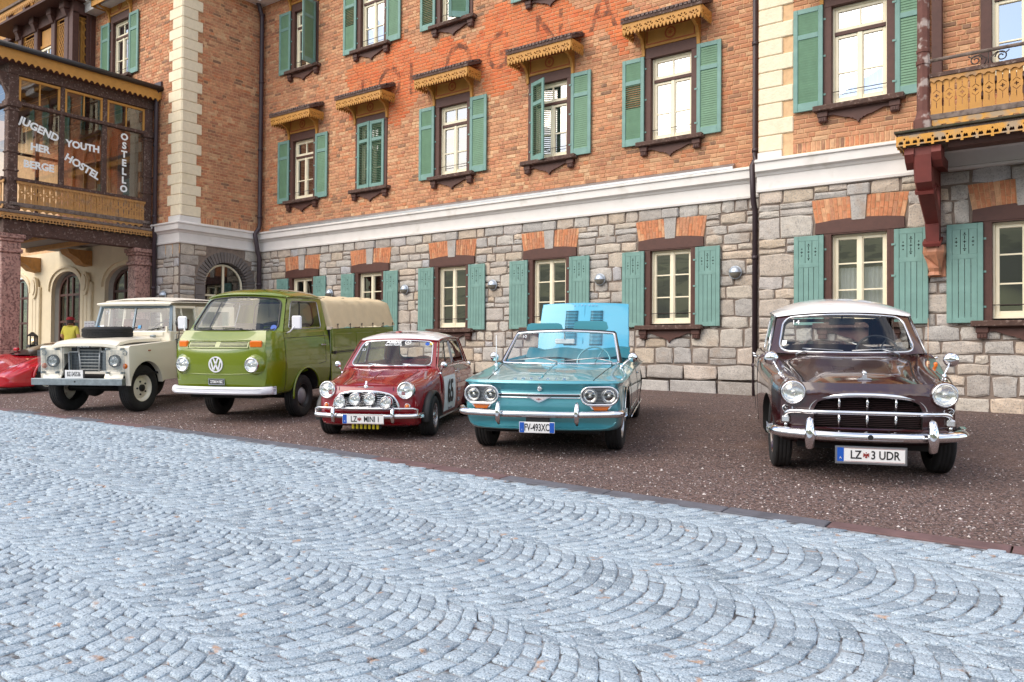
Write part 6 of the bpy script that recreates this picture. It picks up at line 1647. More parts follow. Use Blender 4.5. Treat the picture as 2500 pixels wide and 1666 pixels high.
    mb = MB(); p = Pw2(.085, .26)+Vector((.008, 0, 0)); T = frame(p, (.35, 1, 0), (-.6, 0, .8)); mb.T = T; mb.prism([(-.025, .035), (-.025, -.01), (0, -.035), (.025, -.01), (.025, .035)], 0, .001, 'z'); mb.build('window_sticker', m_stick, ws)
    mb = MB()
    for xx in (-1.05, -1.6): mb.tube([(xx, -.875, .985), (xx-.02, -.905, 1.0), (xx-.12, -.905, 1.0)], .012, 6); mb.tube([(xx, .875, .985), (xx-.02, .905, 1.0), (xx-.12, .905, 1.0)], .012, 6)
    mb.build('door_handle', m_chrome, car)
    mb = MB(); mb.box(-3.3, .45, -.55, .55, .26, .34); mb.build('underbody', m_under, car)
saloon()
# ================================================================== small red rally car
def mini():
    car = empty('small_rally_car', label='small red rally car with white roof, four spot lamps and start number 65', cat='car', mat=carmat(-7.06, 6.98, 25.8, .96))
    pm = paint('red_paint', (136, 10, 26), .25); wp = paint('white_roof', (226, 228, 230), .3)
    def S(x, zb, y1, ys, zs, yc, zc_, yv, zv, zh, zm):
        return (x, [(0, zb), (y1*.7, zb), (y1, zb+.015), (ys, .30), (ys+.01, .44), (ys-.005, zs), (lerp(ys, yc, .4), lerp(zs, zc_, .72)), (yc, zc_), (lerp(yc, yv, .5), lerp(zc_, zv, .6)), (yv, zv), (yv*.6, zh), (0, zm)])
    def tub(x, zb, y1, ys, zs, yb, zb2): return (x, [(0, zb), (y1*.7, zb), (y1, zb+.015), (ys, .30), (ys+.012, .48), (ys, zs), (lerp(ys, yb, .5), lerp(zs, zb2, .6)), (yb, zb2), (yb-.03, zb2-.0), (yb-.05, zb2-.03), (yb-.06, .26), (0, .25)])
    secs = [S(.50, .20, .57, .60, .56, .48, .675, .345, .605, .625, .632), S(.44, .17, .60, .625, .58, .49, .70, .35, .645, .672, .685), S(.28, .155, .63, .65, .60, .50, .715, .355, .675, .71, .725), S(0, .15, .65, .675, .63, .52, .745, .375, .725, .76, .775), S(-.28, .15, .655, .69, .66, .55, .79, .42, .795, .81, .82), S(-.42, .15, .655, .695, .68, .58, .825, .45, .835, .84, .84),
            tub(-.44, .15, .655, .695, .68, .62, .835), tub(-1.3, .15, .655, .70, .68, .645, .825), tub(-2.05, .15, .655, .695, .68, .63, .82), S(-2.2, .16, .65, .69, .66, .60, .80, .5, .82, .82, .825), S(-2.42, .2, .62, .66, .60, .55, .70, .45, .72, .72, .72), S(-2.52, .26, .54, .58, .55, .48, .62, .4, .63, .63, .63)]
    plan = lambda x, y, z: -.075*(abs(y)/.6)**2.5*min(1, max(0, (x-.05)/.35))
    def front(y, z): return float(np.interp(z, [.2, .27, .34, .40, .55, .60, .66], [-.04, .0, .03, .035, .03, .012, -.01]))*(1-min(1, abs(y)/.6)**8)
    me = loft(secs, 4, 3, front=front, plan=plan, sharpx=(5, 6)); me.materials.append(pm); me.materials.append(m_under); bv = bvh_of(me)
    gr = [(-.41, .375), (.41, .375), (.39, .46), (.33, .54), (.22, .58), (0, .592), (-.22, .58), (-.33, .54), (-.39, .46)]
    c = MB(); c.prism(gr, .42, 1, 'x')
    me = boolean(me, [wellcut(x, .27, .30, s*.42, s*.9) for x in (0, -2.036) for s in (1, -1)]+[c]); mb = MB(); addmesh(mb, me); mb.build('body', [pm, m_under], car, sharp=38)
    al = M('alloy', (.62, .63, .65), .25, metal=1)
    for x in (0, -2.036):
        for s in (1, -1):
            wheel(car, x, s*.645, .255, .19, .145, ('alloy', al), steer=4 if x == 0 else 0)
            mb = MB(); rows = []
            for a in np.linspace(-.15, pi+.15, 22): rows.append([(x+r*cos(a), s*y, .262+r*sin(a)) for r, y in ((.285, .62), (.318, .665), (.315, .725), (.290, .748), (.272, .742), (.272, .66))])
            mb.grid(rows, flip=s < 0); mb.build('wheel_arch_flare', m_black, car)
    gh_ = MB()
    Pw = P4((-.44, -.615, .838), (-.44, .615, .838), (-.82, .535, 1.165), (-.82, -.535, 1.165), (.115, 0, 0), (1, .7))
    def Pw2(u, v): p = Pw(u, v); p.z += .03*4*u*(1-u)*v; return p
    ws = pane(Pw2, rrect(.045, .955, .04, .945, .06, .16), gh_, car, None, trim=m_chrome, tr=.011, name='windscreen')
    for s in (1, -1):
        f = P4((-.46, s*.622, .835), (-1.22, s*.648, .825), (-1.22, s*.565, 1.195), (-.83, s*.545, 1.165)); pane(f, rrect(.05, .95, .05, .92, .04, .07), gh_, car, None, trim=m_chrome2, tr=.007, name='side_window')
        mb = MB(); mb.tube([f(.52, v) for v in (.05, .92)], .009, 5); mb.build('window_divider', m_black, car.children[-1])
        f2 = P4((-1.22, s*.648, .825), (-2.10, s*.62, .82), (-1.92, s*.54, 1.165), (-1.22, s*.565, 1.195)); pane(f2, rrect(.05, .84, .05, .92, .06, .12), gh_, car, None, trim=m_chrome2, tr=.007, name='side_window')
        cp = P4((-2.10, s*.62, .82), (-2.22, s*.53, .82), (-2.0, s*.48, 1.15), (-1.92, s*.54, 1.165), (-.02, s*.02, 0)); gh_.grid([[cp(i/6, j/6) for j in range(7)] for i in range(7)])
        mb = MB(); mb.tube([f(u, 1.02)+Vector((0, s*.014, 0)) for u in (-.02, .4, 1)]+[f2(u, 1.02)+Vector((0, s*.014, 0)) for u in (.4, .8, 1)]+[f2(1.01, v)+Vector((0, s*.014, 0)) for v in (.7, .3, 0)], .010, 6); mb.tube([f(-.015, v)+Vector((.0, s*.016, 0)) for v in (1, .5, 0)]+[(-.43, s*.70, .70), (-.42, s*.705, .5)], .010, 6); mb.build('body_seam', pm, car)
    Pr = P4((-2.22, -.53, .82), (-2.22, .53, .82), (-2.0, .48, 1.15), (-2.0, -.48, 1.15), (-.06, 0, 0)); pane(Pr, rrect(.07, .93, .12, .88, .07, .2), gh_, car, None, trim=m_rubber, tr=.012, name='rear_window')
    gh_.build('pillars', pm, car)
    mb = MB(); R0 = roofgrid(mb, [(-.82, -.735, .54, 1.168, 1.198), (-.88, -.82, .562, 1.19, 1.25), (-1.05, -1.02, .575, 1.205, 1.285), (-1.35, -1.35, .58, 1.21, 1.30), (-1.7, -1.7, .565, 1.195, 1.275), (-1.93, -1.96, .53, 1.168, 1.20), (-2.0, -2.05, .48, 1.15, 1.155)]); roof = mb.build('roof', wp, car)
    mb = MB(); mb.tube([(lerp(-.815, -.728, 1-s*s), .548*s, 1.162+.03*(1-abs(s)**2.4)) for s in np.linspace(-1, 1, 22)], .014, 6); mb.build('header_strip', pm, car)
    mb = MB(); T = frame((-.92, .0, 1.279), (0, 1, 0), (-1, 0, .13)); text_mb(mb, 'merica   Innerkirner', .10, T, .002, sx=.62, bold=.003); mb.build('roof_lettering', m_black, roof)
    mb = MB(); mb.tube([(-.90, -.08, 1.285), (-.87, -.04, 1.285), (-.92, .0, 1.287), (-.97, -.04, 1.290), (-.90, -.08, 1.285)], .006, 5); mb.build('roof_emblem', M('emblem_red', s2l((190, 40, 44)), .5), roof)
    # inside
    seats(car, (-1.25,), (-.30, .30), .26, M('seat_red', s2l((90, 24, 32)), .7), .46, .56); seats(car, (-1.95,), (0,), .30, M('seat_red'), 1.0, .46, 'rear_seat'); steering(car, -.82, -.0+.30, .83, .185, M('seat_red'), 40)
    mb = MB(); mb.bbox(-.58, -.45, -.6, .6, .66, .815, .02); mb.build('dashboard', M('seat_red'), car)
    mb = MB(); mb.bbox(-.79, -.77, -.09, .09, 1.10, 1.15, .012); mb.build('rear_view_mirror', m_black, car)
    # bonnet
    mb = MB()
    for s in (1, -1): seam(mb, bv, [(.49, s*.345, 1), (.36, s*.352, 1), (0, s*.378, 1), (-.25, s*.43, 1), (-.34, s*.40, 1)], (0, 0, -1), .0045)
    seam(mb, bv, [(-.34, -.40, 1), (-.325, 0, 1), (-.34, .40, 1)], (0, 0, -1), .004)
    for s in (1, -1):
        seam(mb, bv, [(-.47, s*1, .24), (-.46, s*1, .80)], (0, -s, 0), .004); seam(mb, bv, [(-1.24, s*1, .24), (-1.22, s*1, .80)], (0, -s, 0), .004); seam(mb, bv, [(-.47, s*1, .24), (-1.24, s*1, .24)], (0, -s, 0), .004)
    mb.build('panel_gap', m_seam, car)
    mb = MB(); mb.tube([onto(bv, (x, 0, 1), (0, 0, -1), .001) for x in np.linspace(.44, -.15, 12)], [.007]*9+[.006, .004, .002], 6); mb.build('bonnet_crease', pm, car)
    p = onto(bv, (2, 0, .648), (-1, 0, 0)); mb = MB(); mb.lathe([(.028, 0), (.028, .012), (.018, .02), (.001, .022)], 16, 'x', c=(p.x-.012, 0, .652)); mb.prism([(-.10, .648), (.10, .648), (.10, .655), (-.10, .655)], p.x-.008, p.x+.002, 'x'); text_mb(mb, 'S', .05, frame((p.x-.012, 0, .70), (0, 1, 0), (-.3, 0, 1)), .008, bold=.003); mb.build('badge', m_chrome, car)
    # grille
    mb = MB(); ar = curve_y([(.49, -.425, .37), (.50, -.40, .46), (.515, -.33, .552), (.535, -.2, .59), (.545, 0, .602), (.535, .2, .59), (.515, .33, .552), (.50, .40, .46), (.49, .425, .37)], 4); mb.tube(ar, .016, 8); g = mb.build('grille', m_chrome, car)
    mb = MB()
    for k in range(9): z = .388+k*.0225; w_ = float(np.interp(z, [.37, .46, .54, .58], [.40, .385, .32, .2])); mb.tube([(.485, -w_, z), (.505, 0, z), (.485, w_, z)], .0062, 6)
    mb.build('grille_bars', m_chrome, g)
    mb = MB(); mb.tube([(.535, -.24, .37), (.555, -.2, .405), (.57, 0, .408), (.555, .2, .405), (.535, .24, .37)], .010, 6); mb.build('lamp_bar', m_chrome, car)
    for y, z in ((-.295, .475), (-.105, .51), (.085, .515), (.285, .475)):
        headlight(car, .60, y, z, .064, depth=.02, rw=.008, name='spot_lamp'); mb = MB(); mb.lathe([(.066, .0), (.06, -.05), (.03, -.075), (.001, -.08)], 20, 'x', c=(.60, y, z)); mb.tube([(.57, y, z-.06), (.56, y, .40)], .012, 6); mb.lathe([(.001, .085), (.012, .078), (.012, .07)], 8, 'z', c=(.60, y, z)); mb.build('spot_lamp_shell', m_chrome, car.children[-1])
    for s in (1, -1):
        xs = onto(bv, (2, s*.50, .615), (-1, 0, 0)).x; headlight(car, xs+.032, s*.50, .612, .088, tilt=6, depth=.03, rw=.017, yawdeg=s*5)
        xs = onto(bv, (2, s*.515, .42), (-1, 0, 0)).x; roundlamp(car, xs+.004, s*.515, .418, .028, m_amber)
    mb = MB(); pth = curve_y([(.36, .675, .312), (.46, .66, .31), (.52, .6, .308), (.575, .35, .305), (.59, 0, .305), (.575, -.35, .305), (.52, -.6, .308), (.46, -.66, .31), (.36, -.675, .312)]); bumper_bar(mb, pth, .062, .03); b = mb.build('front_bumper', m_chrome, car)
    mb = MB(); mb.tube([(.50, -.655, .325), (.50, -.65, .385), (.53, -.60, .40), (.58, -.35, .40), (.595, 0, .40), (.58, .35, .40), (.53, .60, .40), (.50, .65, .385), (.50, .655, .325)], .011, 8); mb.build('bumper_rail', m_chrome, b)
    for s in (1, -1): mb = MB(); mb.tube([(.58, s*.375, .235), (.615, s*.375, .25), (.63, s*.375, .31), (.625, s*.375, .38), (.595, s*.375, .415)], [.014, .024, .027, .024, .014], 8); mb.build('overrider', m_chrome, b)
    plate(car, .635, .01, .275, .52, .115, 'a', [('LZ', -.115), ('MINI 1', .11)], .096, sx=.74)
    T = Matrix.Translation((.636, -.035, .278)) @ Matrix(((0, 0, 1, 0), (1, 0, 0, 0), (0, 1, 0, 0), (0, 0, 0, 1))); mb = MB(T); eagle(mb, (0, 0), .05); mb.build('plate_emblem', m_eagle, car)
    mb = MB(); mb.box(.50, .53, -.17, .2, .15, .215); sg = mb.build('sump_guard', m_black, car)
    mb = MB()
    for k in range(7): mb.bbox(.535, .555, -.165+k*.052, -.135+k*.052, .145, .215)
    mb.build('sump_guard_bars', M('yellow_paint', s2l((214, 196, 30)), .4), sg)
    # mirrors, wipers, stickers
    for s in (1, -1):
        ball_mirror(car, (-.44, s*.68, .75), (-.42, s*.735, .865), .045)
    for y in (-.28, .2): wiper(car, (-.36, y, .83), Pw2(.5+(y+.12)/1.23, .09)+Vector((.02, 0, 0)), Pw2(.5+(y+.36)/1.23, .05)+Vector((.02, 0, 0)), m=m_chrome, b=.5)
    mb = MB(); mb.T = frame(Pw2(.47, .885)+Vector((.008, 0, 0)), (0, 1, 0), (-.7, 0, .7)); text_mb(mb, 'Allianz', .075, Matrix.Identity(4), .001, sx=1.05, bold=.003); text_mb(mb, 'Agentur Fasching', .036, Matrix.Translation((0, -.05, 0)), .001, sx=.95, bold=.001)
    mb.prism(regpoly((.20, -.005), .042, 20), 0, .001, 'z', [regpoly((.20, -.005), .034, 20)]); [mb.box(.188+k*.011, .193+k*.011, -.022, .012+(.006 if k == 1 else 0), 0, .001) for k in range(3)]; mb.build('window_lettering', m_stick, ws)
    mb = MB(); mb.T = frame(Pw2(.10, .84)+Vector((.008, 0, 0)), (.2, 1, 0), (-.7, 0, .7)); mb.prism([(-.02, .03), (-.02, -.012), (0, -.03), (.02, -.012), (.02, .03)], 0, .001, 'z'); text_mb(mb, '53', .06, Matrix.Translation((.0, -.10, 0)), .001); mb.build('window_sticker', m_stick, ws)
    mb = MB(); mb.T = frame(Pw2(.915, .86)+Vector((.008, 0, 0)), (-.2, 1, 0), (-.7, 0, .7)); mb.prism(regpoly((-.03, 0), .03, 12), 0, .001, 'z'); mb.build('window_sticker', m_pblue, ws)
    mb = MB(); mb.T = frame(Pw2(.94, .875)+Vector((.010, 0, 0)), (-.2, 1, 0), (-.7, 0, .7)); mb.box(-.02, .02, -.02, .02, 0, .001); mb.build('window_sticker', M('yellow_paint'), ws)
    # door number: panel follows the door skin
    mb = MB(); rows = [[onto(bv, (lerp(-.53, -1.12, i/8), 1, lerp(.235, .70, j/8)), (0, -1, 0), .003) for j in range(9)] for i in range(9)]; mb.grid(rows, smooth=True, flip=True); nb = mb.build('number_panel', m_stick, car)
    mb = MB(); yy = rows[4][4].y; text_mb(mb, '65', .42, frame((-.825, yy+.006, .475), (-1, 0, 0), (0, 0, 1)), .004, sx=.72, bold=.010); mb.build('panel_number', m_ptext, nb)
    mb = MB(); text_mb(mb, 'Olymp Classic', .045, frame((-.825, rows[4][1].y+.006, .262), (-1, 0, 0), (0, 0, 1)), .003, sx=.8); mb.build('panel_lettering', M('grey_print', s2l((140, 140, 146)), .5), nb)
    mb = MB()
    for (x, z, w_, h_) in ((-1.38, .745, .16, .022), (-1.36, .705, .10, .018), (-1.30, .62, .16, .012), (-1.36, .585, .07, .03), (-1.32, .47, .13, .035), (-1.32, .415, .12, .010), (-1.3, .33, .11, .05)):
        q = onto(bv, (x, 1, z), (0, -1, 0), .003); mb.box(x-w_/2, x+w_/2, q.y-.001, q.y+.002, z-h_/2, z+h_/2)
    mb.build('sponsor_stickers', M('sticker_pale', s2l((196, 180, 184)), .5, ramp=None, var=.2, vs_=60), car)
    mb = MB()
    for k in range(2):
        for i in range(6):
            q = onto(bv, (.02-.05*i-.03*k, .60-.012*i, 1), (0, 0, -1), .002); mb.box(q.x-.012, q.x+.012, q.y-.012, q.y+.014, q.z, q.z+.003)
    mb.build('wing_decal', M('sticker_pale'), car)
    mb = MB(); mb.tube([(-1.13, .70, .735), (-1.16, .72, .735), (-1.25, .715, .735)], .009, 6); mb.build('door_handle', m_chrome, car)
    mb = MB(); mb.lathe([(.001, -.03), (.035, -.03), (.04, .0), (.03, .02), (.001, .022)], 14, 'y', c=(-2.28, .635, .77)); mb.build('fuel_cap', m_chrome, car)
    mb = MB(); mb.tube([(x, .66, .165) for x in (-.32, -1.0, -1.72)], .012, 6); mb.build('sill_trim', m_chrome2, car)
    mb = MB(); mb.box(-2.3, .40, -.5, .5, .16, .22); mb.build('underbody', m_under, car)
mini()
# ================================================================== green pickup with canvas
def pickup():
    car = empty('pickup_truck', label='olive green flat-nosed pickup truck with beige canvas cover over its bed', cat='pickup truck', mat=carmat(-9.9, 7.31, 21, .935))
    pm = paint('olive_paint', (106, 122, 14), .25); wb = M('white_enamel', s2l((226, 226, 232)), .35, var=.03); cv = M('canvas', s2l((222, 202, 166)), .85, var=.05, vs_=5, bump=.004, bs=220)
    K = [(0, 0), (.55, 0), (.74, .03)]
    def S(x, zb, w, top=1.335, ty=.775, cab=1):
        return (x, [(0, zb), (w-.26, zb), (w-.075, zb+.02), (w-.02, zb+.12), (w, .72), (w+.005, .92), (w-.01, 1.16), (w-.035, 1.27), (w-.06, top), (ty-.10, top+.012), (ty*.5, top+.014), (0, top+.014)])
    def tub(x, zb, w, top=1.335): return (x, [(0, zb), (w-.26, zb), (w-.075, zb+.02), (w-.02, zb+.12), (w, .72), (w+.005, .92), (w-.01, 1.16), (w-.035, 1.27), (w-.055, top), (w-.075, top), (w-.095, .70), (0, .66)])
    secs = [S(.96, .44, .74), S(.86, .41, .80), S(.70, .40, .835), S(.56, .40, .845), tub(.54, .40, .845), tub(0, .40, .85), tub(-.72, .40, .85), S(-.74, .40, .85)]
    def front(y, z): return float(np.interp(z, [.44, .52, .62, .75, .95, 1.12, 1.22, 1.30, 1.34], [.02, .075, .10, .115, .115, .095, .055, .0, -.03]))*(1-min(1, abs(y)/.74)**3.2)
    plan = lambda x, y, z: (-.10*max(0, (z-1.12)/.22)*min(1, max(0, (x-.4)/.4)))
    me = loft(secs, 4, 3, front=front, plan=plan, sharpx=(3, 4, 6)); me.materials.append(pm); me.materials.append(m_under); bv = bvh_of(me)
    me = boolean(me, [wellcut(0, .36, .40, s*.48, s*.98) for s in (1, -1)]); mb = MB(); addmesh(mb, me); mb.build('body', [pm, m_under], car, sharp=38)
    hub = M('hub_grey', s2l((150, 152, 158)), .4, metal=.3)
    for x in (0, -2.4):
        for s in (1, -1): wheel(car, x, s*.70, .325, .185, .19, ('steel', m_black, hub), steer=3 if x == 0 else 0)
    mb = MB()
    for s in (1, -1): mb.tube([(.405*cos(a), s*.852, .36+.405*sin(a)) for a in np.linspace(-.1, pi+.1, 24)], .018, 6)
    mb.build('arch_lip', pm, car)
    # cab upper
    gh_ = MB()
    Pw = P4((.60, -.80, 1.325), (.60, .80, 1.325), (.26, .66, 1.83), (.26, -.66, 1.83), (.20, 0, 0), (1, .8))
    def Pw2(u, v): p = Pw(u, v); p.z += .05*4*u*(1-u)*v; return p
    ws = pane(Pw2, rrect(.04, .96, .045, .935, .07, .16), gh_, car, None, trim=m_rubber, tr=.015, name='windscreen')
    for s in (1, -1):
        f = P4((.58, s*.802, 1.325), (-.74, s*.80, 1.335), (-.74, s*.685, 1.83), (.24, s*.668, 1.83)); pane(f, rrect(.10, .86, .06, .90, .05, .10), gh_, car, None, trim=m_chrome2, tr=.008, name='side_window')
        mb = MB(); mb.tube([f(.34, v) for v in (.06, .9)], .012, 5); mb.build('window_divider', m_black, car.children[-1])
        mb = MB(); mb.tube([f(u, 1.03)+Vector((0, s*.015, 0)) for u in np.linspace(-.02, 1.02, 8)], .012, 6); mb.build('rain_gutter', pm, car)
    Pr = P4((-.74, -.80, 1.335), (-.74, .80, 1.335), (-.74, .685, 1.83), (-.74, -.685, 1.83)); pane(Pr, rrect(.14, .86, .12, .88, .06, .16), gh_, car, None, trim=m_rubber, tr=.012, name='rear_window')
    gh_.build('pillars', pm, car)
    mb = MB(); roofgrid(mb, [(.265, .46, .668, 1.832, 1.882), (.20, .33, .70, 1.85, 1.935), (0, .05, .71, 1.86, 1.975), (-.35, -.35, .71, 1.86, 1.985), (-.72, -.72, .70, 1.85, 1.97), (-.75, -.75, .685, 1.83, 1.94)], pw=3.0); mb.build('roof', pm, car)
    mb = MB(); mb.tube([Pw2(u, 1.01)+Vector((.01, 0, .008)) for u in np.linspace(0, 1, 16)], .016, 6); mb.build('header_rim', pm, car)
    # face: vents, lamps, badge, swage line
    mb = MB()
    q0 = [onto(bv, (2, y, z), (-1, 0, 0), .006) for y, z in ((-.50, 1.10), (-.25, 1.10), (0, 1.10), (.25, 1.10), (.50, 1.10), (.50, 1.205), (.25, 1.205), (0, 1.205), (-.25, 1.205), (-.50, 1.205))]; mb.tube(q0, .012, 6, closed=True); mb.build('vent_panel', pm, car)
    mb = MB()
    for k in range(52):
        y = -.465+k*.0182
        if abs(y-.0) < .035: continue
        a, b = onto(bv, (2, y, 1.118), (-1, 0, 0), .002), onto(bv, (2, y, 1.188), (-1, 0, 0), .002); mb.tube([a, b], .0055, 4)
    mb.build('vent_slots', m_seam, car)
    for s in (1, -1):
        p = onto(bv, (2, s*.60, 1.155), (-1, 0, 0)); T = Matrix.Translation(p) @ Matrix.Rotation(radians(s*14), 4, 'Z'); mb = MB(T); mb.bbox(-.03, .022, -.088, .088, -.05, .05, .015); mb.build('indicator', m_amber, car)
        xs = onto(bv, (2, s*.565, .862), (-1, 0, 0)).x; headlight(car, xs+.035, s*.57, .862, .088, depth=.03, rw=.018, yawdeg=s*3)
        mb = MB(); mb.lathe([(.17, -.06), (.155, -.01), (.125, .015), (.108, .03)], 28, 'x', c=(xs-.005, s*.57, .862)); mb.build('headlight_rim', pm, car)
    x0 = onto(bv, (2, 0, .865), (-1, 0, 0)).x; mb = MB(); ri = [regpoly((0, .865), .098, 28)[::-1]]; mb.prism(regpoly((0, .865), .115, 28), x0-.01, x0+.014, 'x', ri)
    def bar(a, b, w):
        a, b = Vector((*a, 0)), Vector((*b, 0)); n = (b-a).normalized(); n = Vector((-n.y, n.x, 0))*w/2
        mb.prism([tuple((a+n).xy), tuple((a-n).xy), tuple((b-n).xy), tuple((b+n).xy)], x0, x0+.013, 'x')
    c = .865
    for s in (1, -1):
        bar((s*.040, c+.095), (s*.004, c+.012), .02); bar((s*.082, c+.062), (s*.038, c-.085), .02); bar((s*.038, c-.085), (0, c+.0), .02)
    mb.build('round_emblem', wb, car)
    mb = MB(); sw = [(-.72, 1.22), (-.735, 1.0), (-.72, .80), (-.66, .745), (-.4, .728), (0, .722), (.4, .728), (.66, .745), (.72, .80), (.735, 1.0), (.72, 1.22)]
    sw = curve_y([(0, a, b) for a, b in sw], 4); mb.tube([onto(bv, (2, y, z), (-1, 0, 0), .0) for x, y, z in sw], .007, 6); mb.build('swage_line', pm, car)
    mb = MB()
    for s in (1, -1):
        for pts in (((.60, s*2, .47), (.60, s*2, 1.15), (.585, s*2, 1.32)), ((-.60, s*2, .82), (-.60, s*2, 1.30)), ((-.60, s*2, .82), (-.38, s*2, .80)), ((.60, s*2, 1.23), (-.72, s*2, 1.24))): seam(mb, bv, list(pts), (0, -s, 0), .0045)
    mb.build('panel_gap', m_seam, car)
    mb = MB(); pth = curve_y([(.86, .83, .49), (.97, .79, .49), (1.06, .66, .49), (1.11, .38, .49), (1.125, 0, .49), (1.11, -.38, .49), (1.06, -.66, .49), (.97, -.79, .49), (.86, -.83, .49)]); bumper_bar(mb, pth, .115, .035)
    for dz in (.028, -.028): mb.tube([Vector(p)+Vector((.03 if abs(p[1]) < .7 else .012, .012 if p[1] > .7 else (-.012 if p[1] < -.7 else 0), dz)) for p in pth], .008, 5)
    mb.build('front_bumper', wb, car)
    plate(car, onto(bv, (2, 0, .615), (-1, 0, 0)).x+.012, 0, .615, .245, .068, 'black', [('273814 BZ', 0)], .056, sx=.82, tilt=-4, frame_m=m_chrome2)
    for y in (-.30, .22): wiper(car, (.79-abs(y)*.1, y+.12, 1.33), Pw2(.5+(y-.05)/1.6, .09)+Vector((.025, 0, 0)), Pw2(.5+(y-.30)/1.6, .11)+Vector((.025, 0, 0)), m=m_black, b=.3)
    mb = MB(); p = f(.16, .0); mb.tube([(.50, .80, 1.30), (.56, .90, 1.33), (.52, .96, 1.42)], .010, 6); mb.build('mirror_arm', wb, car)
    mb = MB(); mb.bbox(.49, .53, .90, 1.06, 1.36, 1.56, .03); mb.build('side_mirror', wb, car)
    mb = MB(); mb.tube([(.50, -.80, 1.30), (.56, -.90, 1.33), (.52, -.95, 1.42)], .010, 6); mb.bbox(.49, .53, -1.06, -.90, 1.36, 1.56, .03); mb.build('side_mirror', wb, car)
    mb = MB(); mb.bbox(-.56, -.42, .855, .885, 1.085, 1.11, .008); mb.build('door_handle', m_chrome, car)
    mb = MB(); mb.prism(regpoly((0, 0), .045, 20), 0, .001, 'z'); mb.T = Matrix.Identity(4); T = frame(Pw2(.925, .12)+Vector((.012, .0, 0)), (-.2, 1, 0), (-.5, 0, .85)); mb.v = [tuple(T @ Vector(v)) for v in mb.v]; mb.build('window_sticker', m_pblue, ws)
    # inside
    seats(car, (-.35,), (-.42, .42), .78, m_seat, .5, .66); steering(car, .32, .40, 1.30, .2, m_black, 25)
    mb = MB(); mb.bbox(.30, .52, -.74, .74, 1.12, 1.31, .04); mb.build('dashboard', m_black, car)
    mb = MB(); mb.bbox(.28, .30, -.11, .11, 1.72, 1.79, .015); mb.build('rear_view_mirror', m_black, car)
    # bed with drop sides
    mb = MB(); x0, x1 = -.765, -3.30
    mb.bbox(x1, x0, -.85, .85, .42, 1.33, .02); bed = mb.build('bed', pm, car, sharp=40)
    mb = MB()
    for s in (1, -1):
        mb.bbox(x1+.03, x0-.02, s*.85, s*.872, .97, 1.345, .008)
        for k in range(3): a = x0-.10-k*.80; mb.bbox(a-.68, a, s*.872, s*.878, 1.03, 1.26, .004)
        mb.bbox(x1, x0, s*.85, s*.862, .42, .93, .008)
    mb.build('drop_side', pm, bed)
    mb = MB()
    for s in (1, -1):
        mb.box(x1+.02, x0-.02, s*.855, s*.864, .945, .957); mb.box(x0+.002, x0+.016, s*.80, s*.848, .42, 1.33)
    mb.build('panel_gap', m_seam, bed)
    mb = MB()
    for s in (1, -1):
        for xx in (x0-.10, x0-1.2, x1+.15): mb.bbox(xx-.05, xx+.02, s*.872, s*.895, .93, .975, .008)
    mb.build('side_latch', m_black, bed)
    # canvas cover over hoops
    def ring(x, sag=0, sc=1.):
        o = []
        for t in np.linspace(-1, 1, 33):
            a = abs(t); s = 1 if t > 0 else -1
            if a < .62: y = .62*sc*t/.62*1.0; z = 1.905-.07*(a/.62)**2
            elif a < .74: q = (a-.62)/.12; y = s*(.62+.13*sin(q*pi/2))*sc; z = 1.835-.09*(1-cos(q*pi/2))
            else: q = (a-.74)/.26; y = s*(.75+.125*q)*sc; z = 1.745-.385*q
            o.append((x, y, z-sag*(1 if a < .7 else .2)+.007*sin(t*30+x*12)+.006*sin(x*23+t*7)))
        return o
    xs = np.linspace(-.79, -3.32, 40); mb = MB(); rows = [ring(x, .009*abs(sin((x+.8)/.62*pi))) for x in xs]
    ends = [[(x+d, lerp(0, y, k), lerp(1.5, z, k)) for x, y, z in ring(xs[-1])] for d, k in ((-.015, .97), (-.03, .6), (-.03, .02))]
    fr = [[(x+d, lerp(0, y, k), lerp(1.5, z, k)) for x, y, z in ring(xs[0])] for d, k in ((.015, .02), (.02, .6), (.012, .97))]
    mb.grid(fr+rows+ends); can = mb.build('canvas_cover', cv, car)
    mb = MB()
    for s in (1, -1):
        for k in range(6): x = -.95-k*.45; mb.tube([(x, s*.89, 1.42), (x, s*.895, 1.33)], .006, 4); mb.tube([(x-.03, s*.89, 1.40), (x, s*.895, 1.425), (x+.03, s*.89, 1.40)], .005, 4)
    mb.build('canvas_straps', m_black, can)
    mb = MB()
    for k in range(4): x = -1.0-k*.7; mb.bbox(x-.04, x+.04, .60, .61, 1.856, 1.864, .002)
    mb.build('canvas_eyelets', m_black, can)
    mb = MB(); mb.box(-3.2, .85, -.6, .6, .36, .46); mb.tube([(0, -.6, .33), (0, .6, .33)], .05, 8); mb.build('underbody', m_under, car)
pickup()
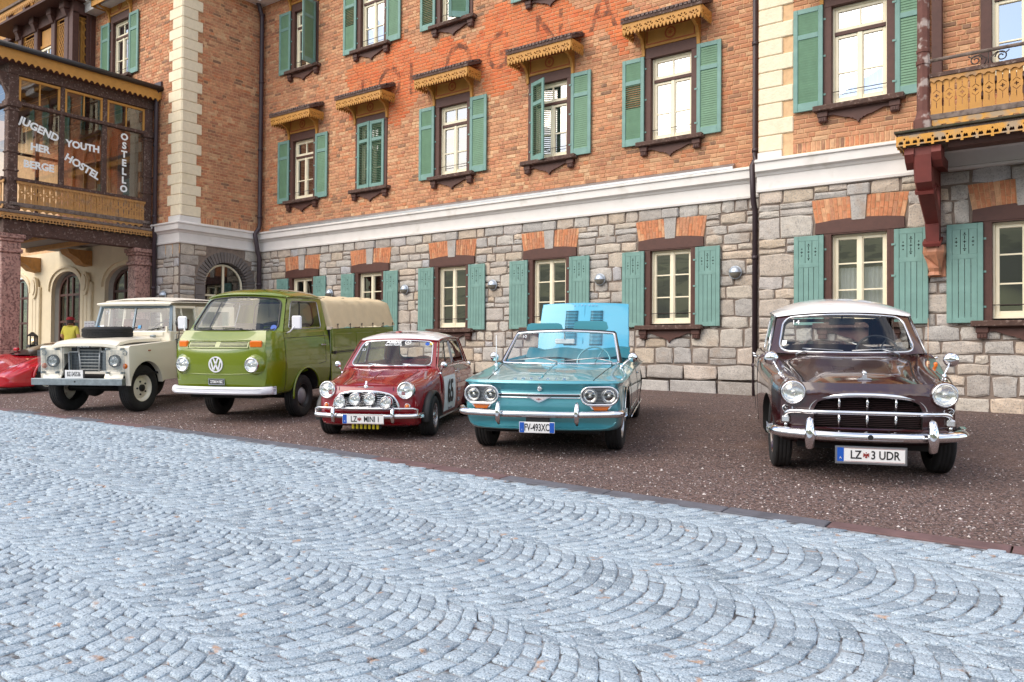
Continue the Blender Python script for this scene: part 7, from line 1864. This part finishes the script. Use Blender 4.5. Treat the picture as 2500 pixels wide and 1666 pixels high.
# ================================================================== cream off-roader
def offroader():
    car = empty('off_road_car', label='cream boxy off-roader with a spare tyre lying on its bonnet, registration BZ 545536', cat='car', mat=carmat(-12.42, 6.32, 26, .90))
    pm = paint('cream_paint', (238, 231, 214), .35, coat=.5); rp = M('roof_white', s2l((224, 218, 206)), .5, var=.06, spots=[(s2l((196, 188, 176)), 3, .55, .7, .6)]); gal = M('galvanised', s2l((150, 160, 166)), .42, metal=.75, var=.2, vs_=14)
    def part(name, mb, m, parent=car, bev=0, ang=30, sharp=40, seg=3):
        if bev: me = bevmesh(mb, bev, seg, ang); mb = MB(); addmesh(mb, me)
        return mb.build(name, m, parent, sharp=sharp)
    body = MB(); LIN = []
    # front wings: side profile with arch, outer top edge rounded
    for s in (1, -1):
        m_ = MB(); arch = [(.44*cos(a), .42+.44*sin(a)) for a in np.linspace(.12, pi-.12, 18)]
        m_.prism([(.47, .66)]+[(.47, 1.11), (.43, 1.135), (-.86, 1.185), (-.86, .50), (-.50, .50)]+arch[::-1], s*.74, s*.83, 'y')
        addmesh(body, bevmesh(m_, .045, 4, 50))
        m_ = MB(); a2 = [(.56*cos(a), .42+.56*sin(a)) for a in np.linspace(.3, pi-.12, 18)]; m_.prism([(.462, .66), (.462, 1.125), (.43, 1.13), (-.85, 1.18), (-.85, .50), (-.60, .50)]+a2[::-1], s*.40, s*.745, 'y'); addmesh(body, bevmesh(m_, .03, 3, 50))
        LIN.append((s, a2))
    m_ = MB(); m_.box(.30, -.86, -.41, .41, .66, 1.17); addmesh(body, bevmesh(m_, .02, 2))
    # centre body tub behind the bulkhead
    for s in (1, -1):
        m_ = MB(); arch = [(-2.235+.44*cos(a), .42+.44*sin(a)) for a in np.linspace(.12, pi-.12, 18)]
        m_.prism([(-.87, .52), (-.87, 1.30), (-3.0, 1.30), (-3.0, .62), (-2.66, .55)]+arch[::-1]+[(-1.8, .52)], s*.79, s*.84, 'y'); addmesh(body, bevmesh(m_, .012, 2, 50))
    body.box(-.90, -2.98, -.78, .78, .55, .62); body.box(-2.98, -2.94, -.78, .78, .6, 1.3); body.box(-.86, -.92, -.80, .80, .62, 1.33)
    body.build('body', pm, car, sharp=40)
    m_ = MB()
    for s, a2 in LIN: m_.grid([[(x*.985, s*.41, .42+(z-.42)*.985), (x*.985, s*.75, .42+(z-.42)*.985)] for x, z in a2]); m_.box(-.6, .44, s*.40, s*.405, .5, 1.0)
    m_.build('wheel_well', m_under, car)
    part('well_dark', (lambda m: (m.box(.40, -.80, -.78, .78, .62, .66), m.box(-1.6, -2.9, -.76, .76, .66, 1.0), m.box(.38, -.8, -.42, .42, .5, .66), m))(MB())[-1], m_under)
    # bonnet
    m_ = MB(); rows = []
    for x in np.linspace(.52, -.74, 14): rows.append([(x-.05*(y/.60)**2*(1 if x > .3 else 0), y, 1.185+.035*min(1, max(0, (.55-x)/.5))*1.2+.045*(1-(y/.60)**4)-(.05 if x > .515 else 0)) for y in np.linspace(-.60, .60, 17)])
    m_.grid(rows, flip=True); m_.grid([[(x, y, z-.05) for x, y, z in rows[0]], rows[0]], flip=True); m_.grid([[(p[0][0], p[0][1], p[0][2]-.05), p[0]] for p in rows], flip=False); m_.grid([[(p[-1][0], p[-1][1], p[-1][2]-.05), p[-1]] for p in rows], flip=True)
    m_.build('bonnet', pm, car, sharp=40)
    m_ = MB(); m_.bbox(-.74, -.88, -.79, .79, 1.17, 1.36, .015); m_.build('bulkhead', pm, car)
    m_ = MB()
    for s in (1, -1): m_.bbox(-.72, -.735, s*.06, s*.66, 1.27, 1.345, .008)
    m_.build('vent_flap', pm, car)
    m_ = MB()
    for s in (1, -1): m_.tube([(.475, s*.405, .68), (.475, s*.405, 1.13)], .004, 4); m_.tube([(-.865, s*.838, .52), (-.865, s*.838, 1.30)], .006, 4); m_.tube([(-1.62, s*.843, .54), (-1.62, s*.843, 1.3)], .006, 4)
    m_.build('panel_gap', m_seam, car)
    # grille
    m_ = MB(); m_.box(.30, .315, -.36, .36, .70, 1.10); g = m_.build('radiator_mesh', M('mesh_dark', s2l((66, 68, 72)), .6, var=.3, vs_=90), car)
    m_ = MB(); ou = [(-.40, .74), (-.385, .70), (-.2, .70), (-.17, .65), (.17, .65), (.2, .70), (.385, .70), (.40, .74), (.40, 1.0), (.38, 1.03), (.22, 1.03), (.21, 1.14), (-.21, 1.14), (-.22, 1.03), (-.38, 1.03), (-.40, 1.0)]
    m_.tube([(.335, a, b) for a, b in ou], .016, 6, closed=True, upv=(1, 0, 0)); fr_ = m_.build('grille_frame', M('alu', s2l((206, 208, 208)), .35, metal=.5), g)
    m_ = MB()
    for k in range(8): m_.bbox(.335, .35, -.20, .20, .675+k*.054, .688+k*.054, .004)
    for y in (-.2, .2): m_.tube([(.345, y*1.0, 1.1), (.345, y*.85, .67)], .012, 5)
    m_.build('grille_bars', M('alu'), g)
    m_ = MB()
    for k in range(30): y = -.385+k*.0265; m_.box(.318, .322, y-.0025, y+.0025, .70, 1.03)
    for k in range(14): m_.box(.318, .322, -.39, .39, .705+k*.025, .709+k*.025)
    m_.build('mesh_wires', gal, g)
    m_ = MB(); m_.bbox(.475, .49, -.135, .135, 1.10, 1.15, .012); bd = m_.build('badge', m_black, car); m_ = MB(); text_mb(m_, 'LAND-ROVER', .04, frame((.491, 0, 1.125), (0, 1, 0), (0, 0, 1)), .003, sx=.92, bold=.001); m_.build('badge_lettering', m_stick, bd)
    for s in (1, -1):
        headlight(car, .50, s*.575, .885, .088, depth=.03, rw=.012, ring=m_black); roundlamp(car, .475, s*.755, .80, .036, m_amber, 'indicator', ring=m_amber); roundlamp(car, .475, s*.755, 1.02, .034, m_lens, 'side_light', ring=gal)
        m_ = MB(); y0, y1, z0, z1 = s*.42, s*.80, .715, 1.065
        n = 15
        for k in range(n+1): y = lerp(y0, y1, k/n); m_.box(.555, .559, y-.0022, y+.0022, z0, z1); z = lerp(z0, z1, k/n); m_.box(.553, .557, min(y0, y1), max(y0, y1), z-.0022, z+.0022)
        for y in (y0+s*.05, y1-s*.06):
            for z in (z0-.02, z1+.02): m_.bbox(.47, .565, y-.012, y+.012, z-.018, z+.018, .004)
        m_.build('lamp_guard', gal, car)
    m_ = MB(); m_.bbox(.58, .68, -.84, .84, .495, .605, .006); b = m_.build('front_bumper', gal, car); m_ = MB(); m_.lathe([(.016, 0), (.001, .001)], 12, 'x', c=(.682, -.02, .555)); m_.build('crank_hole', m_black, b)
    m_ = MB()
    for s in (1, -1): m_.box(-.7, .58, s*.36, s*.44, .47, .60)
    m_.box(.30, .34, -.40, .40, .60, .70); m_.tube([(0, -.66, .39), (0, .66, .39)], .055, 10); m_.lathe([(.001, -.16), (.12, -.12), (.15, 0), (.12, .12), (.001, .16)], 12, 'x', c=(0, -.18, .39)); m_.tube([(.22, -.5, .42), (.22, .5, .42)], .02, 8); m_.build('chassis', m_under, car)
    m_ = MB(); m_.box(.31, .36, -.40, .40, .62, .70); m_.build('apron', rp, car)
    plate(car, .60, -.10, .672, .335, .135, 'it', [('BZ-545536', 0)], .105, sx=.53, frame_m=None)
    m_ = MB(); m_.bbox(.585, .60, .07, .10, .605, .74); m_.build('plate_bracket', m_black, car)
    for x in (0, -2.235):
        for s in (1, -1): wheel(car, x, s*.66, .40, .19, .225, ('steel', pm, None), steer=-3 if x == 0 else 0)
    # windscreen frame and panes
    m_ = MB(); zt, zb = 1.80, 1.345; xb, xt = -.80, -.93
    L3 = lambda z: lerp(xb, xt, (z-zb)/(zt-zb))
    P_ = lambda y, z, d=0: (L3(z)+d, y, z)
    def barq(a, b, w): m_.tube([P_(*a), P_(*b)], w, 4, prof=[(-1, -1), (1, -1), (1, 1), (-1, 1)], smooth=False)
    for a, b, w in (((-.76, zb), (.76, zb), .02), ((-.72, zt), (.72, zt), .026), ((-.755, zb), (-.705, zt), .025), ((.755, zb), (.705, zt), .025), ((0, zb), (0, zt), .016)): barq(a, b, w)
    wf = m_.build('windscreen_frame', M('frame_grey', s2l((128, 142, 152)), .45, metal=.3), car)
    for s in (1, -1):
        m_ = MB(); m_.add([P_(s*.015, zb), P_(s*.74, zb), P_(s*.69, zt), P_(s*.015, zt)], [(0, 1, 2, 3)]); m_.build('windscreen', m_cglass, wf)
    for y in (-.2, .34): wiper(car, (-.77, y, 1.34), P_(y+.22, zb+.07, .02), P_(y-.05, zb+.03, .02), m=m_black, b=.25)
    m_ = MB(); m_.T = frame(P_(-.62, 1.42, .012), (0, 1, 0), (-.3, 0, .95)); m_.box(-.05, .03, -.045, .045, 0, .001); m_.build('window_sticker', m_stick, wf)
    m_ = MB(); m_.T = frame(P_(-.70, 1.42, .012), (0, 1, 0), (-.3, 0, .95)); m_.box(-.02, .03, -.05, .03, 0, .001); m_.box(.80, .86, -.02, .04, 0, .001); m_.build('window_sticker', M('cyan_sticker', s2l((60, 150, 206)), .5), wf)
    m_ = MB(); m_.T = frame(P_(-.56, 1.69, .012), (0, 1, 0), (-.3, 0, .95)); text_mb(m_, '73', .085, Matrix.Identity(4), .001); m_.build('window_mark', m_stick, wf)
    # doors and windows
    for s in (1, -1):
        m_ = MB()
        for a, b, w in (((-.88, 1.33), (-.965, 1.80), .024), ((-1.62, 1.33), (-1.62, 1.80), .024), ((-.96, 1.79), (-1.62, 1.79), .022), ((-.88, 1.33), (-1.62, 1.33), .02), ((-1.18, 1.33), (-1.18, 1.79), .012)):
            yy = lambda z: s*(.79-.07*(z-1.33)/.47); m_.tube([(a[0], yy(a[1]), a[1]), (b[0], yy(b[1]), b[1])], w, 4, prof=[(-1, -1), (1, -1), (1, 1), (-1, 1)], smooth=False)
        d_ = m_.build('door_frame', pm, car)
        m_ = MB(); m_.add([(-.89, s*.79, 1.33), (-1.62, s*.79, 1.33), (-1.62, s*.72, 1.79), (-.96, s*.72, 1.79)], [(0, 1, 2, 3)]); m_.build('side_window', m_cglass, d_)
        m_ = MB(); m_.bbox(-.87, -.93, s*.83, s*.85, .70, .80, .005); m_.bbox(-.87, -.93, s*.83, s*.85, 1.12, 1.20, .005); m_.build('door_hinge', gal, car)
        m_ = MB(); m_.prism([(-1.66, 1.30), (-3.0, 1.30), (-3.0, 1.80), (-1.66, 1.80)], s*.78, s*.74, 'y', [[(-1.8, 1.42), (-1.8, 1.70), (-2.8, 1.70), (-2.8, 1.42)][::1]]); hp = m_.build('hardtop_side', pm, car)
        m_ = MB(); m_.box(-2.8, -1.8, s*.757, s*.763, 1.42, 1.70); m_.build('side_window', m_cglass, hp)
    m_ = MB(); m_.bbox(-2.97, -3.0, -.78, .78, 1.3, 1.8); m_.build('hardtop_rear', pm, car)
    # roof and safari skin
    m_ = MB(); rg_ = roofgrid(m_, [(-.86, -.83, .70, 1.81, 1.815), (-.84, -.80, .74, 1.84, 1.85), (-.88, -.86, .755, 1.865, 1.885), (-1.2, -1.2, .76, 1.875, 1.91), (-2.9, -2.9, .76, 1.875, 1.91), (-3.05, -3.06, .74, 1.85, 1.86), (-3.04, -3.05, .72, 1.79, 1.80)], pw=5); m_.build('roof', pm, car)
    m_ = MB(); roofgrid(m_, [(-.99, -.99, .66, 1.895, 1.935), (-1.3, -1.3, .67, 1.92, 1.975), (-2.0, -2.0, .67, 1.925, 1.98), (-2.8, -2.8, .66, 1.91, 1.955)], pw=2.6); m_.tube([(-.99, -.66, 1.897), (-.985, -.3, 1.93), (-.985, .3, 1.93), (-.99, .66, 1.897)], .010, 5); sk = m_.build('tropical_roof', rp, car)
    m_ = MB()
    for y in (-.45, -.1, .25, .5): m_.bbox(-1.0, -1.08, y-.04, y+.04, 1.885, 1.92, .01)
    m_.build('roof_spacers', rp, sk)
    # spare wheel lying on the bonnet
    m_ = MB(Matrix.Translation((-.15, -.02, 1.345)))
    pr = [(.22, -.085), (.28, -.10), (.365, -.095), (.395, -.07)]
    for g_ in (-.6, -.2, .2, .6): pr += [(.40, (g_-.16)*.09), (.402, (g_+.12)*.09), (.392, (g_+.14)*.09), (.392, (g_+.18)*.09)]
    pr += [(.395, .07), (.365, .095), (.28, .10), (.22, .085)]
    m_.lathe(pr, 40, 'z'); sp_ = m_.build('spare_wheel', m_tyre, car, sharp=40)
    m_ = MB(Matrix.Translation((-.15, -.02, 1.345)))
    for k in range(44):
        a = 2*pi*k/44
        for lo in (-.065, .008): 
            for q in range(1): b = a+.07; m_.add([(.404*cos(a), .404*sin(a), lo), (.404*cos(a+.06), .404*sin(a+.06), lo), (.404*cos(b+.06+.05), .404*sin(b+.06+.05), lo+.055), (.404*cos(b+.05), .404*sin(b+.05), lo+.055), (.39*cos(a), .39*sin(a), lo), (.39*cos(a+.06), .39*sin(a+.06), lo), (.39*cos(b+.11), .39*sin(b+.11), lo+.055), (.39*cos(b+.05), .39*sin(b+.05), lo+.055)], [(0, 1, 2, 3), (0, 4, 5, 1), (1, 5, 6, 2), (2, 6, 7, 3), (3, 7, 4, 0)])
    m_.build('tread_blocks', m_tyre, sp_)
    # inside, mirrors, details
    seats(car, (-1.45,), (-.42, .42), .95, M('seat_brown', s2l((96, 58, 48)), .8), .5, .62); steering(car, -1.12, .42, 1.40, .21, m_black, 40)
    for s in (1,):
        m_ = MB(); m_.tube([(-.86, s*.82, 1.20), (-.78, s*.93, 1.22), (-.78, s*.95, 1.45)], .010, 6); m_.lathe([(.001, -.02), (.08, -.015), (.085, .0), (.06, .03), (.001, .04)], 14, 'x', c=(-.78, s*.95, 1.50)); m_.build('side_mirror', m_black, car)
    m_ = MB(); m_.bbox(-.10, -.03, .83, .845, 1.03, 1.05, .006); m_.build('side_repeater', M('repeater', s2l((170, 90, 50)), .3), car)
    m_ = MB(); m_.tube([(-.84, -.78, 1.33), (-.9, -.80, 1.5), (-1.1, -.80, 1.75)], .004, 4); m_.build('aerial', m_black, car)
    m_ = MB(); m_.bbox(-.70, -.74, .72, .76, 1.34, 1.44, .006); m_.build('frame_hinge', pm, car)
    m_ = MB(); m_.bbox(-.62, -.70, .46, .54, 1.245, 1.29, .01); m_.build('bonnet_catch', gal, car)
offroader()
# ================================================================== red wedge car
def wedge():
    car = empty('sports_car', label='low red wedge-shaped sports car parked beyond the cream off-roader', cat='car', mat=carmat(-17.62, 7.06, 24, .88))
    pm = paint('wedge_red', (190, 16, 34), .25)
    def S(x, zb, ys, zs, yc, zc_, zm): return (x, [(0, zb), (ys*.7, zb), (ys-.03, zb+.01), (ys, zb+.10), (ys-.01, lerp(zb, zs, .55)), (ys-.03, zs), (yc+.05, zs+.03), (yc, zc_), (yc-.14, zc_-.01), (yc*.5, zm), (0, zm)])
    secs = [S(.98, .20, .80, .36, .70, .40, .40), S(.90, .16, .90, .40, .76, .45, .44), S(.5, .14, .97, .54, .78, .61, .56), S(0, .14, 1.0, .66, .76, .755, .68), S(-.45, .14, .99, .72, .74, .80, .755), S(-.75, .14, .98, .74, .73, .815, .79), S(-1.8, .14, .98, .74, .74, .82, .80), S(-2.6, .14, 1.02, .80, .74, .88, .85), S(-3.2, .2, 1.0, .82, .7, .88, .86), S(-3.35, .3, .95, .78, .68, .84, .83)]
    me = loft(secs, 4, 3, plan=lambda x, y, z: -.12*(abs(y)/.9)**2.5 if x > .4 else 0); me.materials.append(pm); me.materials.append(m_under); bv = bvh_of(me)
    me = boolean(me, [wellcut(x, .30, .36, s*.55, s*1.2) for x in (0, -2.45) for s in (1, -1)]); mb = MB(); addmesh(mb, me); mb.build('body', [pm, m_under], car, sharp=38)
    mb = MB()
    for s in (1, -1): mb.tube([(.375*cos(a), s*.985, .30+.375*sin(a)) for a in np.linspace(.05, pi-.05, 20)], .03, 6)
    mb.build('arch_lip', pm, car)
    for x in (0, -2.45):
        for s in (1, -1): wheel(car, x, s*.86, .31, .26, .19, ('alloy', M('alloy')), steer=0)
    blk = M('dark_glass', (.012, .013, .013), .15, var=0, spec=.35)
    mb = MB(); rows = []
    for x, w, z in ((-.50, .66, .785), (-.8, .64, .86), (-1.2, .58, .96), (-1.55, .52, 1.03)): rows.append([(x-.10*(y/.6)**2, y, z+.02*(1-(y/w)**2)) for y in np.linspace(-w, w, 12)])
    mb.grid(rows, flip=True); mb.build('windscreen', blk, car)
    for s in (1, -1):
        mb = MB(); mb.add([(-.60, s*.67, .80), (-1.65, s*.53, 1.03), (-2.35, s*.55, .98), (-2.5, s*.74, .82), (-1.7, s*.78, .75)], [(0, 1, 2, 3, 4)]); mb.build('side_window', blk, car)
        q = onto(bv, (.62, s*.70, 2), (0, 0, -1), .002); mb = MB(); p = [onto(bv, (x, y*s, 2), (0, 0, -1), -.003) for x, y in ((.80, .62), (.72, .82), (.60, .84), (.66, .60))]; p = [v+Vector((0, 0, .006)) for v in p]; mb.add(p, [(0, 1, 2, 3)]); mb.build('indicator', m_lens, car)
        mb = MB(); mb.bbox(-1.0, -.90, s*.66, s*.78, .88, .95, .02); mb.tube([(-.95, s*.66, .80), (-.95, s*.70, .89)], .012, 5); mb.build('side_mirror', pm, car)
        q = onto(bv, (.30, s*2, .42), (0, -s, 0)); mb = MB(); mb.bbox(q.x-.02, q.x+.02, q.y-.004, q.y+.008, .41, .43); mb.build('side_marker', m_amber, car)
    mb = MB(); roofgrid(mb, [(-1.53, -1.53, .52, 1.02, 1.04), (-1.9, -1.9, .53, 1.04, 1.06), (-2.4, -2.4, .55, .97, .99), (-3.1, -3.1, .6, .88, .90)]); mb.build('roof', pm, car)
    mb = MB()
    for s in (1, -1): mb.tube([onto(bv, (x, s*(.50-.10*x), 2), (0, 0, -1), -.002) for x in np.linspace(.8, -.5, 10)], .006, 5)
    mb.tube([(-.5, .67, .80), (-1.55, .525, 1.03)], .018, 6); mb.build('panel_gap', m_seam, car)
    mb = MB(); mb.box(-3.2, .7, -.6, .6, .13, .2); mb.build('underbody', m_under, car)
wedge()
# ================================================================== man under the porch, lantern, menu board
def person():
    px_, py_ = -21.24, 9.9; s = .89
    T = frame((px_, py_, zg(px_, py_)), (fw.y, -fw.x, 0), (fw.x, fw.y, 0)) @ Matrix.Scale(s, 4)
    root = empty('person', label='man in yellow polo shirt and dark red cap seen from behind in the porch', cat='person', mat=T)
    J = {'pel': (0, 0, .98, .155, .115), 'wa': (0, .0, 1.12, .165, .12), 'ch': (0, .01, 1.32, .185, .125), 'nk': (0, .0, 1.47, .075, .07), 'n2': (-.005, .01, 1.53, .056, .056), 'hd': (-.01, .02, 1.62, .078, .09), 'ht': (-.01, .01, 1.71, .066, .075),
         'sl': (-.17, .0, 1.43, .075, .07), 'el': (-.27, .04, 1.17, .048, .048), 'wl': (-.20, .22, 1.08, .034, .03), 'hl': (-.17, .30, 1.09, .038, .02),
         'sr': (.17, .0, 1.43, .075, .07), 'er': (.25, -.02, 1.16, .048, .048), 'wr': (.27, .06, .92, .034, .03), 'hr': (.27, .09, .84, .038, .02),
         'hil': (-.10, 0, .92, .10, .10), 'kl': (-.11, .02, .50, .066, .066), 'al': (-.115, -.01, .09, .045, .05), 'fl': (-.12, .15, .04, .045, .03), 'hir': (.10, 0, .92, .10, .10), 'kr': (.11, .03, .50, .066, .066), 'ar': (.115, -.01, .09, .045, .05), 'fr': (.12, .15, .04, .045, .03)}
    E_ = [('pel', 'wa'), ('wa', 'ch'), ('ch', 'nk'), ('nk', 'n2'), ('n2', 'hd'), ('hd', 'ht'), ('ch', 'sl'), ('sl', 'el'), ('el', 'wl'), ('wl', 'hl'), ('ch', 'sr'), ('sr', 'er'), ('er', 'wr'), ('wr', 'hr'), ('pel', 'hil'), ('hil', 'kl'), ('kl', 'al'), ('al', 'fl'), ('pel', 'hir'), ('hir', 'kr'), ('kr', 'ar'), ('ar', 'fr')]
    for sd_, h, d in (('l', 'hl', (.03, .07, .0)), ('r', 'hr', (0, .02, -.075))):   # five fingers a hand
        b = Vector(J[h][:3])
        for k in range(5):
            off = Vector((0, 0, (k-1.5)*.019)) if sd_ == 'l' else Vector((0, (k-1.5)*.019, 0))
            dd = Vector(d)*(1, 1.1, 1.02, .82, .7)[k] if k < 4 else Vector((d[0], d[1]*.3, .05)) if sd_ == 'l' else Vector((-.01, .05, -.03))
            J['%s%d' % (h, k)] = (*(b+off+dd*.55), .010, .010); J['%s%dt' % (h, k)] = (*(b+off+dd), .008, .008); E_ += [(h, '%s%d' % (h, k)), ('%s%d' % (h, k), '%s%dt' % (h, k))]
    ks = list(J); me = bpy.data.meshes.new('person_body'); me.from_pydata([J[k][:3] for k in ks], [(ks.index(a), ks.index(b)) for a, b in E_], [])
    o = bpy.data.objects.new('tmp', me); COL.objects.link(o); m = o.modifiers.new('s', 'SKIN'); o.modifiers.new('u', 'SUBSURF').levels = 2
    if not me.skin_vertices:
        bmx = bmesh.new(); bmx.from_mesh(me); bmx.verts.layers.skin.verify(); bmx.to_mesh(me); bmx.free()
    for i, k in enumerate(ks): me.skin_vertices[0].data[i].radius = J[k][3:5]
    me.skin_vertices[0].data[0].use_root = True
    bpy.context.view_layer.update(); r_ = bpy.data.meshes.new_from_object(o.evaluated_get(bpy.context.evaluated_depsgraph_get())); bpy.data.objects.remove(o)
    for mm in (M('polo_yellow', s2l((214, 204, 84)), .85, var=.08, bump=.004, bs=18), M('skin', s2l((206, 156, 128)), .6, var=.06), M('trousers', s2l((62, 66, 80)), .85), M('shoes', s2l((50, 40, 36)), .6)): r_.materials.append(mm)
    for p in r_.polygons:
        c = p.center; p.use_smooth = True
        arm = abs(c.x) > .205 and c.z < 1.26
        p.material_index = 1 if (c.z > 1.475 and abs(c.x) < .12) or (arm and c.z < 1.25) else (3 if c.z < .09 else (2 if c.z < .97 else 0))
    b = bpy.data.objects.new('body', r_); COL.objects.link(b); b.parent = root
    mb = MB(); rows = []
    for i in range(8):
        t = i/7*pi/2; rows.append([(-.01+(.112*cos(t)+.002)*cos(a), .012+(.124*cos(t)+.002)*sin(a), 1.655+.10*sin(t)) for a in np.linspace(0, 2*pi, 21)])
    mb.grid(rows); mb.prism([(-.07-.05+.05, .10), (.05, .10), (.03, .21), (-.05, .21)], 1.655, 1.668, 'z'); mb.build('cap', M('cap_red', s2l((140, 22, 34)), .8), root)
    mb = MB(); rows = []
    for i in range(6):
        z = 1.655-i*.02; k = 1-.10*i/5; rows.append([(-.01+.104*k*cos(a), .012+.116*k*sin(a), z) for a in np.linspace(pi*1.02, pi*1.98, 15)])
    mb.grid(rows); mb.build('hair', M('hair_dark', s2l((58, 46, 42)), .8), root)
    mb = MB(); mb.tube([(.08*cos(a), .0+.075*sin(a), 1.475) for a in np.linspace(0, 2*pi, 20, endpoint=False)], .018, 6, closed=True); mb.build('collar', M('polo_yellow'), root)
    for sx in (-1, 1): mb = MB(); mb.lathe([(.001, -.012), (.02, -.008), (.026, .0), (.02, .008), (.001, .012)], 10, 'x', c=(-.01+sx*.098, .02, 1.61)); mb.build('ear', M('skin'), root)
person()
def lantern():
    x, y = -25.75, 10.9; z0 = zg(x, y); root = empty('lantern', (x, y, z0), 'black lantern with a lit candle on a dark stand by the arched doorway', 'lantern')
    Bk = M('lantern_black', s2l((40, 34, 30)), .5); h = 1.79-z0
    mb = MB(); mb.bbox(-.16, .16, -.16, .16, 0, .05); mb.tube([(0, 0, .05), (0, 0, h-.26)], .03, 8); mb.bbox(-.13, .13, -.13, .13, h-.26, h-.19, .01); mb.build('stand', Bk, root)
    mb = MB()
    for a in (-.1, .1):
        for b in (-.1, .1): mb.bbox(a-.014, a+.014, b-.014, b+.014, h-.19, h+.1, .003)
    mb.bbox(-.12, .12, -.12, .12, h-.19, h-.165); mb.tube([(0, 0, h+.09), (0, 0, h+.125), (0, 0, h+.17), (0, 0, h+.21)], [.19, .17, .09, .05], 4, smooth=False); mb.bbox(-.115, .115, .095, .11, h-.16, h+.1); mb.build('lantern_frame', Bk, root)
    mb = MB(); mb.lathe([(.001, h-.165), (.04, h-.165), (.04, h-.06), (.001, h-.06)], 12); mb.build('candle', M('candle_wax', s2l((240, 226, 190)), .5), root)
    mb = MB(); mb.lathe([(.001, h-.06), (.022, h-.04), (.016, h-.01), (.001, h+.03)], 10); mb.build('flame', M('flame', (1, .6, .2), .5, var=0, emit=((1, .55, .18), 9)), root)
lantern()
def menu_board():
    x, y = -23.1, 11.3; z0 = zg(x, y); root = empty('menu_board', (x, y, z0), 'white notice board on a post behind the man with the red cap', 'notice board')
    mb = MB(); mb.bbox(-.30, .30, -.02, .02, 1.94-z0, 2.30-z0, .005); mb.build('board', m_stick, root)
    mb = MB()
    for k in range(4):
        for i in range(3): mb.box(-.25+i*.18, -.11+i*.18, -.0225, -.0205, 2.0-z0+k*.07, 2.035-z0+k*.07)
    mb.build('printed_blocks', M('grey_print2', s2l((190, 184, 196)), .6), root)
    mb = MB(); mb.tube([(0, 0, 0), (0, 0, 1.94-z0)], .02, 8); mb.bbox(-.2, .2, -.15, .15, 0, .03); mb.build('post', m_iron, root)
menu_board()
